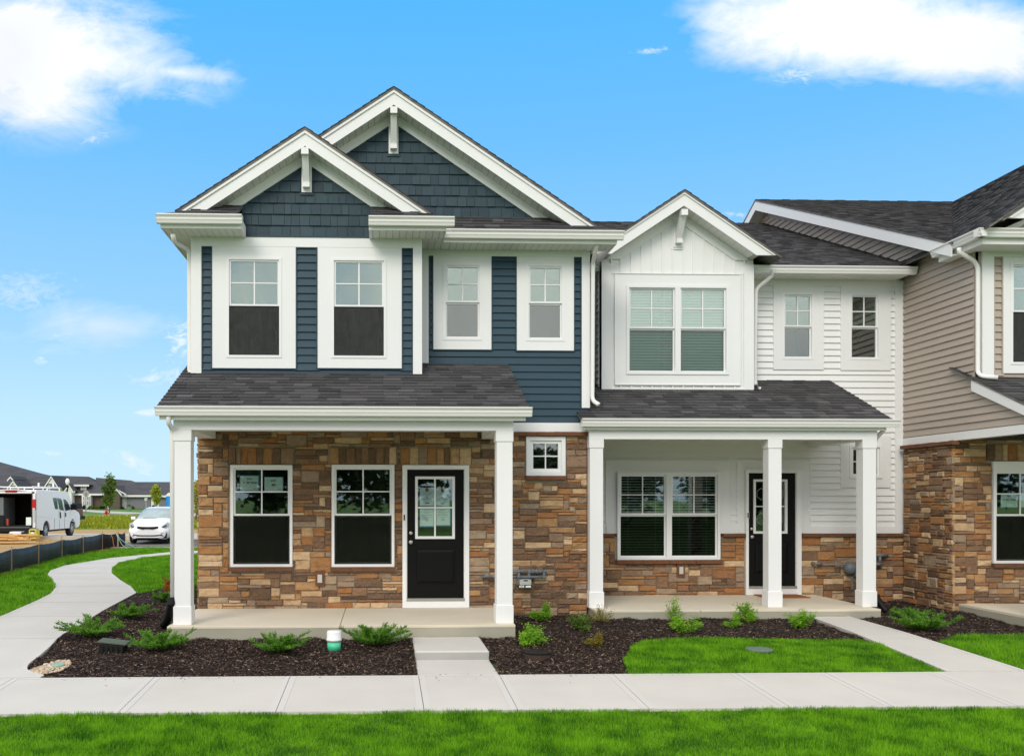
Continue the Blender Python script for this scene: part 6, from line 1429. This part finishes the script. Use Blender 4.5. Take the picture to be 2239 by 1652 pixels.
# ---------------------------------------------------------------- small white car, nose to the camera
def build_car(xc, yf, label, name='parked_car', cat='car', sgn=1, paint='vanwhite', L=4.25, Wd=1.72):
    car = thing(name, label, cat, (xc, yf+L/2, zg)); hw = Wd/2
    # stations from the nose back: y, half width, bottom, shoulder height, top height, top half width
    ST = [(0, .52, .25, .48, .60, .34), (.06, .68, .20, .55, .70, .52), (.22, .79, .18, .62, .78, .60), (.55, .845, .18, .74, .88, .66), (1.0, .86, .18, .86, .96, .72), (1.12, .86, .18, .90, 1.0, .73),
          (1.55, .86, .18, .92, 1.24, .66), (1.95, .86, .18, .94, 1.40, .60), (2.4, .86, .18, .95, 1.455, .585), (3.0, .86, .18, .97, 1.44, .58), (3.5, .85, .2, .98, 1.34, .57), (3.95, .82, .25, 1.0, 1.08, .6), (4.2, .74, .3, .8, .98, .56), (4.25, .6, .4, .7, .9, .4)]
    def ring(s):
        y, w, zb, zs, zt, wt = s; w *= hw/.86; wt *= hw/.86
        h = [(w*.80, zb), (w*.97, zb+.10), (w, zb+(zs-zb)*.55), (w*.985, zs-.03), (w*.95, zs), (wt+ (w-wt)*.12, zt-.05), (wt*.93, zt-.012), (wt*.5, zt+.008), (0, zt+.012)]
        return [(xc+a, yf+y, zg+b) for a, b in h]+[(xc-a, yf+y, zg+b) for a, b in h[::-1][1:]]
    R = [ring(s) for s in ST]; n = len(R[0]); body = MB(); glass = {'side_window': MB(), 'windshield': MB()}
    vs = [p for r in R for p in r]; bf, wsf, sgf = [], [], []
    for i in range(len(R)-1):
        for k in range(n-1):
            f = (i*n+k, i*n+k+1, (i+1)*n+k+1, (i+1)*n+k); kk = min(k, n-2-k)
            if 5 <= i <= 6 and kk >= 5: wsf.append(f)
            elif 6 <= i <= 9 and kk == 4: sgf.append(f)
            else: bf.append(f)
    bf += [tuple(range(n)), tuple((len(R)-1)*n+k for k in range(n))[::-1]]
    bo = MB().add(vs, bf).build('body', M[paint], car, True); bo.data.set_sharp_from_angle(angle=math.radians(38))
    MB().add(vs, wsf).build('windshield', M['windsh'], car, True); MB().add(vs, sgf).build('side_window', M['carglass'], car, True)
    box('underbody', xc-hw*.8, xc+hw*.8, yf+.3, yf+L-.3, zg+.14, zg+.3, M['rubber'], car)
    for wy in (.80, 3.35):
        for sd in (-1, 1):
            x0 = xc+sd*hw*.99-(.2 if sd > 0 else 0); w_ = MB().lathe([(.20, 0), (.295, .015), (.305, .04), (.305, .17), (.295, .195), (.20, .2)], (x0+.006*sd, yf+wy, zg+.305), 'x', 24).build('wheel', M['tyre'], car, True)
            xo = x0+(.208 if sd > 0 else -.008); MB().lathe([(.20, -.002), (.2, .002), (.05, .006)], (xo, yf+wy, zg+.305), 'x', 18).build('rim', M['rim'], w_, True)
            mb = MB()
            for k in range(6):
                an = k*math.pi/3; cx, cz = yf+wy+.125*math.cos(an), zg+.305+.125*math.sin(an); mb.lathe([(.035, .003*sd), (.035, .009*sd)], (xo, cx, cz), 'x', 8)
            mb.build('rim_holes', M['tyre'], w_)['kind'] = 'stuff'
            mb = MB(); mb.add([(x0+(.19 if sd > 0 else .01), yf+wy+.36*math.cos(t_), zg+.32+.36*math.sin(t_)) for t_ in np.linspace(0, math.pi, 12)], [tuple(range(12))]); mb.build('wheel_arch', M['tyre'], car)
    def front(poly, name, m, pr):         # flat piece hung on the curved nose: x from centre, z, y offset follows the nose
        def yy(x, z): a = abs(x)/hw; return yf+.02+.30*a**3+max(0, z-.55)*.5-.0
        V = [(xc+p[0], yy(*p)-pr-.045, zg+p[1]) for p in poly]; B = [(v[0], v[1]+.06, v[2]) for v in V]; k = len(poly)
        return MB().add(V+B, [tuple(range(k)), tuple(range(k, 2*k))[::-1]]+[(i, (i+1) % k, k+(i+1) % k, k+i) for i in range(k)]).build(name, m, car)
    front([(-.42, .70), (-.2, .685), (0, .68), (.2, .685), (.42, .70), (.40, .62), (.2, .585), (.08, .60), (-.08, .60), (-.2, .585), (-.40, .62)], 'grille', M['black'], .035)
    front([(-.74, .43), (-.5, .37), (-.2, .355), (.2, .355), (.5, .37), (.74, .43), (.72, .24), (.45, .20), (0, .19), (-.45, .20), (-.72, .24)], 'lower_intake', M['black'], .05)
    front([(-.10, .755), (0, .775), (.10, .755), (0, .735)], 'badge', M['metal'], -.02)
    for s in (-1, 1):
        front([(s*.42, .66), (s*.58, .74), (s*.72, .86), (s*.79, .80), (s*.78, .68), (s*.66, .60), (s*.52, .60)], 'headlight', M['rim'], .015)
        front([(s*.52, .66), (s*.64, .74), (s*.72, .76), (s*.70, .68), (s*.6, .635)], 'headlight_lens', M['carglass'], .03)
        front([(s*.50, .425), (s*.74, .475), (s*.75, .45), (s*.52, .40)], 'fog_trim', M['metal'], .06)
        mi = bevel(box('door_mirror', xc+s*(hw+.02)-.0 if s > 0 else xc-hw-.20, xc+hw+.20 if s > 0 else xc-hw-.02, yf+1.50, yf+1.62, zg+.93, zg+1.06, M[paint], car), .03, 2)
        box('door_gap', xc+s*hw*1.001-(.004 if s > 0 else 0), xc+s*hw*1.001+(0 if s > 0 else .004), yf+1.35, yf+1.362, zg+.35, zg+.9, M['rubber'], car)
    box('wiper', xc-.45, xc+.1, yf+1.10, yf+1.12, zg+1.005, zg+1.02, M['rubber'], car)
    return car
M['windsh'] = plain('windshield_glass', (.30, .38, .38, 1), .05, .5, 3, spec=.9)
cx0, cx1 = wx(C4(1243, 0)[0], 36.5), wx(C4(1243, 0)[0], 36.5)+1.72
build_car((cx0+cx1)/2, 36.5, 'small white hatchback parked nose to the camera left of the porch column')
build_car(wx(429, 80), 80, 'far white car glimpsed between the left column and the stone wall', L=4.4)
# red pickup beyond the van
pX, pY = wx(FF(298, 0)[0], 62)-1.62, 62
t = thing('parked_pickup', 'dark red pickup tail showing just past the van mirror', 'pickup truck', (pX-1, pY+2.5, zg))
pR = wx(FF(298, 0)[0], 62); t.location.x = pR-2.5; LOC[t.name] = Vector(t.location); t['label'] = 'dark red pickup tail showing just past the van mirror'
M['truckred'] = plain('truck_paint', (.16, .016, .012, 1), .35)
bevel(box('bed', pR-2.1, pR-.05, 62, 63.8, zg+.55, zg+1.15, M['truckred'], t), .05, 2); bevel(box('cab', pR-4.2, pR-2.11, 62.05, 63.75, zg+.55, zg+1.85, M['truckred'], t), .15, 3); bevel(box('hood', pR-5.6, pR-4.21, 62.05, 63.75, zg+.55, zg+1.2, M['truckred'], t), .08, 2)
bevel(box('bed_cover', pR-1.9, pR-.1, 62.0, 63.8, zg+1.151, zg+1.52, M['rubber'], t), .05, 2); box('side_window', pR-3.9, pR-2.4, 62.03, 62.049, zg+1.3, zg+1.7, M['carglass'], t); bevel(box('bumper', pR-.06, pR+.1, 62.0, 63.8, zg+.4, zg+.65, M['rubber'], t), .02, 1)
box('tail_light', pR-.12, pR-.03, 61.98, 62.1, zg+.85, zg+1.1, M['red'], t)
for xx in (pR-1.1, pR-4.7):
    for yy in (61.98, 63.6): MB().lathe([(.2, 0), (.38, .02), (.38, .20), (.2, .22)], (xx, yy, zg+.38), 'y', 18).build('wheel', M['tyre'], t, True)
# portable toilet
tx = wx(FF(2096, 0)[0], 83); t = thing('portable_toilet', 'bright blue portable toilet with white roof beside the left column', 'portable toilet', (tx+.6, 83.6, zg))
bb2 = box('cabin', tx, tx+1.15, 83, 84.15, zg, zg+2.05, plain('toilet_blue', (.01, .22, .62, 1), .45), t)
MB().prism([(tx-.03, zg+2.051), (tx+1.18, zg+2.051), (tx+1.18, zg+2.15), (tx+.95, zg+2.36), (tx+.2, zg+2.36), (tx-.03, zg+2.12)], 1, 82.97, 84.18).build('roof', M['trim'], t)
box('door', tx+.15, tx+1.0, 82.96, 82.999, zg+.1, zg+1.95, plain('toilet_blue_door', (.015, .26, .66, 1), .45), t); box('door_handle', tx+.2, tx+.26, 82.93, 82.959, zg+.95, zg+1.1, M['trim'], t)
# street lamp, stop sign seen from behind, hydrant, utility boxes, mailbox
X = wx(FF(148, 0)[0], 108); zt = W(*FF(148, 345), 108)[1]
t = thing('street_lamp', 'black street lamp with white acorn globe behind the van', 'street lamp', (X, 108, zg))
MB().lathe([(.16, 0), (.16, .3), (.09, .5), (.075, .7), (.065, zt-zg-1.15), (.15, zt-zg-1.12), (.17, zt-zg-.95), (.12, zt-zg-.86)], (X, 108, zg), 'z', 10).build('post', M['black'], t, True)
MB().lathe([(.12, -.86), (.22, -.62), (.25, -.42), (.2, -.22), (.10, -.10), (.05, -.02)], (X, 108, zt), 'z', 12).build('globe', plain('lamp_globe', (.8, .8, .75, 1), .3), t, True); MB().lathe([(.09, -.03), (.03, .12)], (X, 108, zt-.02), 'z', 8).build('finial', M['black'], t)
X = wx(FF(512, 0)[0], 119); z1 = W(*FF(512, 592), 119)[1]; z0 = W(*FF(512, 718), 119)[1]; zc_ = (z0+z1)/2; r = (z1-z0)/2*1.05
t = thing('stop_sign', 'grey back of an octagonal stop sign on a thin post', 'road sign', (X, 119, zg))
MB().prism([(X+r*math.cos(math.pi/8+k*math.pi/4), zc_+r*math.sin(math.pi/8+k*math.pi/4)) for k in range(8)], 1, 119.03, 119.05).build('plate', plain('sign_back', (.33, .30, .28, 1), .5), t); box('post', X-.05, X+.05, 118.97, 119.029, zg, z0+.5, M['pipe'], t)
X = wx(FF(917, 0)[0], 94); t = thing('fire_hydrant', 'orange red fire hydrant at the edge of the weedy verge', 'hydrant', (X, 94, zg))
MB().lathe([(.16, 0), (.16, .05), (.11, .06), (.11, .45), (.15, .47), (.15, .52), (.12, .60), (.05, .68), (.03, .72)], (X, 94, zg), 'z', 12).build('barrel', M['red'], t, True); MB().tube([(X-.22, 94, zg+.36), (X+.22, 94, zg+.36)], .065, 8).build('nozzle', M['red'], t)
M['utgreen'] = plain('utility_green', (.12, .19, .13, 1), .6)
def smallbox(name, x, y, w, h, Y, mm, label, cat):
    X = wx(FF(x, 0)[0], Y); t = thing(name, label, cat, (X, Y, zg)); box('cabinet', X-w/2, X+w/2, Y, Y+w, zg, zg+h, mm, t); box('cabinet_lid', X-w/2-.03, X+w/2+.03, Y-.03, Y+w+.03, zg+h+.001, zg+h+.07, mm, t)
smallbox('utility_box', 1352, 995, .62, .62, 140, M['utgreen'], 'small green utility cabinet on the far lawn', 'utility box')
def mailbox(x, Y, label):
    X = wx(FF(x, 0)[0], Y); t = thing('mailbox', label, 'mailbox', (X, Y, zg)); box('post', X-.06, X+.06, Y, Y+.12, zg, zg+1.5, M['metal'], t); bevel(box('letter_box', X-.22, X+.22, Y-.2, Y+.3, zg+1.501, zg+2.0, M['meter'], t), .06, 2)
mailbox(1700, 150, 'grey mailbox on a white post before the grey far house')
# ---------------------------------------------------------------- trees
def tree(x, ytop, Y, wpx, label, m, seed, hb=.22, name='young_tree', nl=1500, ls=.10, base=None, shape=1.0):
    r = random.Random(seed); X = wx(x, Y) if base is None else base; gz = zg; zt = W(x, ytop, Y)[1] if base is None else ytop
    H = zt-gz; Rw = (wpx/2)*Y/FOC if base is None else wpx; t = thing(name, label, 'tree', (X, Y, gz))
    mb = MB(); pts = [Vector((X+r.gauss(0, .02)*k*H/8, Y, gz+H*.92*k/8)) for k in range(9)]; mb.tube(pts, [H*.016*(1-.1*k)+.01 for k in range(9)], 7); cl = []
    for b in range(22):
        u = hb+.72*(b+r.random())/22; p = Vector((X, Y, gz+H*u*.95)); az = r.uniform(0, 6.28); prof_ = math.sin(math.pi*min(1, (u-hb+.08)/(1-hb+.02)))**.7
        L = Rw*prof_*r.uniform(.55, 1.1)*shape; d = Vector((math.cos(az), math.sin(az), r.uniform(.5, 1.1))).normalized(); q = p+d*L
        mb.tube([p, p+d*L*.5+Vector((0, 0, .02*H)), q], [H*.006, H*.004, H*.002], 4); cl += [(p+d*L*f, L) for f in (.35, .6, .8, 1.0)]
    cl += [(Vector((X+r.gauss(0, .05), Y, gz+H*f)), Rw*.5) for f in (.85, .92, .97)]
    mb.build('trunk', M['bark'], t); V, F = [], []
    for k in range(nl):
        c, L = r.choice(cl); s = .16*Rw+.04*H; p = c+Vector((r.gauss(0, s*.6), r.gauss(0, s*.6), r.gauss(0, s*.6))); a = Vector((r.gauss(0, 1), r.gauss(0, 1), r.gauss(0, .6))).normalized(); b = a.cross(Vector((r.gauss(0, 1), r.gauss(0, 1), r.gauss(0, 1)))).normalized(); z = ls*r.uniform(.6, 1.4); n = len(V)
        V += [p-a*z, p-b*z*.5, p+a*z, p+b*z*.5]; F.append((n, n+1, n+2, n+3))
    MB().add(V, F).build('crown', M[m], t); return t
tree(*[FF(975, 0)[0], FF(0, 285)[1], 119, 34], 'slender green young tree in front of the white garage doors', 'tree', 3, .18, nl=2600, ls=.15)
tree(*[FF(1900, 0)[0], FF(0, 492)[1], 150, 26], 'lime yellow young tree beside the blue portable toilet', 'treelime', 4, .25, nl=1500, ls=.17)
tree(429, 1048, 75, 22, 'small tree glimpsed between the left column and the stone wall', 'treelime', 5, .2, nl=900, ls=.10)
tree(*[VV(930, 0)[0], VV(0, 440)[1], 130, 20], 'thin yellowing tree behind the van roof rack', 'treelime', 6, .2, nl=500, ls=.14)
for k in range(23):
    tree(0, (3.6 if 8 < k < 12 else 5.2)+.6*((k*7) % 5), -42-3*((k*5) % 4), 4.6+.5*(k % 3), 'tall leafy tree across the field opposite the houses, seen only as a reflection', 'treedark', 60+k, .12, 'field_tree', 1500, .36, base=-34+k*4.6+1*((k*3) % 4-1))['group'] = 'trees opposite the houses'
def hedge(x0, x1, ytop, Y, label, m='tree'):
    X0, X1 = wx(FF(x0, 0)[0], Y), wx(FF(x1, 0)[0], Y); zt = W(*FF(x0, ytop), Y)[1]; r = random.Random(int(x0)); V, F = [], []
    t = thing('bush', label, 'bush', ((X0+X1)/2, Y, zg), 'bushes along the far houses'); H = zt-zg
    for k in range(340):
        th, ph = r.uniform(0, 6.28), math.acos(r.uniform(0, 1)); q = r.uniform(.75, 1.05); p = Vector(((X0+X1)/2+(X1-X0)/2*q*math.sin(ph)*math.cos(th), Y+.6*q*math.sin(ph)*math.sin(th), zg+H*q*math.cos(ph)))
        a = Vector((r.gauss(0, 1), r.gauss(0, 1), r.gauss(0, 1))).normalized(); b = a.cross(Vector((1, .3, .2))).normalized(); z = .16; n = len(V); V += [p-a*z, p-b*z*.6, p+a*z, p+b*z*.6]; F.append((n, n+1, n+2, n+3))
    MB().add(V, F).build('foliage', M[m], t)
for (a, b, c, l, m_) in ((290, 410, 900, 'long clipped bush before the brown wall near the street lamp', 'tree'), (445, 510, 888, 'round bush left of the white bay window', 'treedark'), (540, 690, 897, 'bush below the white bay window', 'tree'), (690, 800, 912, 'low bush in the middle of the brown wall', 'tree'), (790, 900, 890, 'dark spiky bush near the slender young tree', 'treedark'),
                      (1212, 1260, 918, 'small round bush before the white garage door', 'treedark'), (1318, 1400, 878, 'larger bush at the left end of the grey wall', 'tree'), (1395, 1470, 905, 'bush right of the larger bush at the grey wall', 'tree'), (1815, 1875, 888, 'dark round bush left of the lime tree', 'treedark'), (1960, 2090, 905, 'low bush next to the portable toilet', 'tree')):
    hedge(a, b, c, 166, l, m_)
# ---------------------------------------------------------------- far houses
M['fgrey'] = plain('far_grey_siding', (.17, .175, .185, 1), .8, .05, .3); M['fbrown'] = plain('far_brown_brick', (.105, .075, .06, 1), .85, .12, 1.5); M['fwhite'] = plain('far_white', (.70, .70, .67, 1), .7)
class Far:
    def __init__(s, label, xc, Y, cr): s.t = thing('house', label, 'house', (wx(cr(xc, 0)[0], Y), Y, zg), 'low houses across the street'); s.c = cr; s.Y = Y
    def P(s, x, y, Y=None): Y = Y or s.Y; a = W(*s.c(x, y), Y); return a[0], a[1]
    def wall(s, x0, x1, ytop, m, dy=0, dep=10, name='wall', bot=None):
        Y = s.Y+dy; a, b = s.P(x0, ytop, Y), s.P(x1, ytop, Y); return box(name, a[0], b[0], Y, Y+dep, zg if bot is None else s.P(x0, bot, Y)[1], a[1], M[m], s.t)
    def roof(s, x0, x1, ye, r0, r1, yr, dep=12, dy=-.4, back=True, yr1=None):    # eave line x0..x1 at ye, ridge r0..r1 at yr
        Y = s.Y+dy; Yr_ = Y+dep/2; a, b = s.P(x0, ye, Y), s.P(x1, ye, Y); c, d = s.P(r0, yr, Yr_), s.P(r1, yr if yr1 is None else yr1, Yr_); Yb2 = Y+dep
        V = [(a[0], Y, a[1]), (b[0], Y, b[1]), (d[0], Yr_, d[1]), (c[0], Yr_, c[1]), (a[0], Yb2, a[1]), (b[0], Yb2, b[1])]
        o = MB().add(V, [(0, 1, 2, 3), (1, 5, 2), (5, 4, 3, 2), (4, 0, 3), (0, 4, 5, 1)]).build('roof', M['farroof'], s.t)
        box('fascia', a[0], b[0], Y-.06, Y-.01, a[1]-.28, a[1]+.05, M['fwhite'], s.t); return o
    def gable(s, xc, yt, x0, x1, yb, dy=-1.5, wallm='fgrey', dep=7):
        Y = s.Y+dy; A = s.P(xc, yt, Y); B = s.P(x0, yb, Y); C_ = s.P(x1, yb, Y); w = .36
        MB().prism([(B[0]+.4, zg), (C_[0]-.4, zg), (C_[0]-.4, C_[1]+.1), (A[0], A[1]-.35), (B[0]+.4, B[1]+.1)], 1, Y+.3, Y+dep).build('wall', M[wallm], s.t)
        for E in (B, C_):
            MB().prism([(A[0], A[1]), (E[0], E[1]), (E[0], E[1]-w), (A[0], A[1]-w)], 1, Y, Y+.25).build('rake_board', M['fwhite'], s.t)
            MB().prism([(A[0], A[1]+.08), (E[0], E[1]+.08), (E[0], E[1]+.001), (A[0], A[1]+.001)], 1, Y-.02, Y+dep).build('roof', M['farroof'], s.t)
        MB().prism([(A[0]-(A[0]-B[0])*.45, A[1]-(A[1]-B[1])*.45-.3), (A[0]+(C_[0]-A[0])*.45, A[1]-(A[1]-C_[1])*.45-.3), (A[0], A[1]-.55)], 1, Y+.2, Y+.295).build('gable_panel', M['fwhite'], s.t)
    def win(s, x0, x1, y0, y1, dy=0, door=False):
        Y = s.Y+dy; a, b = s.P(x0, y0, Y), s.P(x1, y1, Y)
        if door:
            d_ = box('garage_door', a[0], b[0], Y-.08, Y-.01, b[1], a[1], M['fwhite'], s.t); n = 4
            for k in range(1, n): box('panel_groove', a[0]+.1, b[0]-.1, Y-.085, Y-.081, b[1]+(a[1]-b[1])*k/n-.03, b[1]+(a[1]-b[1])*k/n+.03, M['soffit'], d_)
            return
        w = frame_boxes(MB(), a[0], b[0], b[1], a[1], min(.12, (b[0]-a[0])*.25), Y-.12, Y-.02).build('window', M['fwhite'], s.t)
        box('pane', a[0]+.05, b[0]-.05, Y-.06, Y-.02, b[1]+.05, a[1]-.05, M['carglass'], w)
H = Far('long grey roofed house with tall hipped rear roof at the left edge', 100, 168, VV)
H.wall(-500, 1000, 470, 'fgrey', 6, 12); H.roof(-700, 1000, 470, -500, 785, 238, 12, 3)
a_ = H.P(0, 28, 178); H.roof(-420, 640, 300, -6, 6, 28, 16, 8); H.roof(100, 620, 255, 275, 425, 140, 12, 9, yr1=152)
H.gable(160, 245, 108, 206, 300, -1); H.gable(202, 312, 106, 290, 432, -3); H.gable(790, 240, 650, 925, 452, -2.5); H.win(742, 778, 388, 476, -2.3)
H = Far('brown brick house with white bay window and small dormer behind the stop sign', 500, 168, FF)
H.wall(235, 430, 640, 'fbrown', 0, 9); H.wall(600, 930, 668, 'fbrown', .3, 9); H.wall(430, 605, 668, 'fwhite', -.8, 2, 'bay'); H.wall(20, 236, 610, 'fwhite', 1, 6)
H.roof(240, 960, 662, 330, 640, 385, 11, -.6); H.roof(-300, 900, 650, -150, 572, 300, 14, 3, yr1=322); H.roof(-60, 300, 612, 10, 190, 520, 8, -1.5)
H.wall(215, 515, 490, 'fbrown', 1.2, 4, 'dormer_wall', 600); H.wall(405, 515, 498, 'fwhite', .9, .3, 'dormer_face', 595); H.roof(195, 575, 484, 330, 400, 412, 6, .3)
H.win(440, 458, 518, 566, .88); H.win(476, 492, 518, 566, .88); H.gable(170, 470, 70, 262, 612, -2, 'fwhite', 6)
for (a, b) in ((458, 484), (530, 562), (574, 592)): H.win(a, b, 712, 790, -.82); H.win(a, b, 800, 885, -.82)
H.win(56, 140, 700, 735, .9)
H = Far('grey house with two white garage doors behind the young trees', 1300, 168, FF)
H.wall(925, 1320, 690, 'fwhite', .4, 8); H.wall(1318, 1780, 695, 'fgrey', 0, 10); H.wall(1775, 1955, 700, 'fwhite', .3, 8)
H.win(985, 1150, 738, 955, .38, True); H.win(1165, 1300, 738, 955, .38, True); H.win(1800, 1935, 735, 935, .28, True)
H.roof(1180, 1960, 692, 1150, 1960, 490, 12, -.6); H.roof(660, 1620, 560, 712, 1400, 342, 12, 4, yr1=397); H.gable(1075, 500, 925, 1215, 672, -1.6, 'fbrown')
MB().prism([(H.P(1085, 520)[0], H.P(1085, 520)[1]), (H.P(1350, 668)[0], H.P(1350, 668)[1]), (H.P(1350, 668)[0], H.P(1350, 668)[1]-.2), (H.P(1085, 520)[0], H.P(1085, 520)[1]-.2)], 1, 166.5, 166.7).build('rake_board', M['fwhite'], H.t)
H = Far('long low grey house continuing behind the porch column', 2100, 168, FF)
H.wall(1956, 3200, 705, 'fgrey', 0, 10); H.roof(1962, 3400, 700, 1850, 3100, 515, 12, -.6); H.roof(1400, 3400, 600, 1482, 3200, 427, 14, 5)
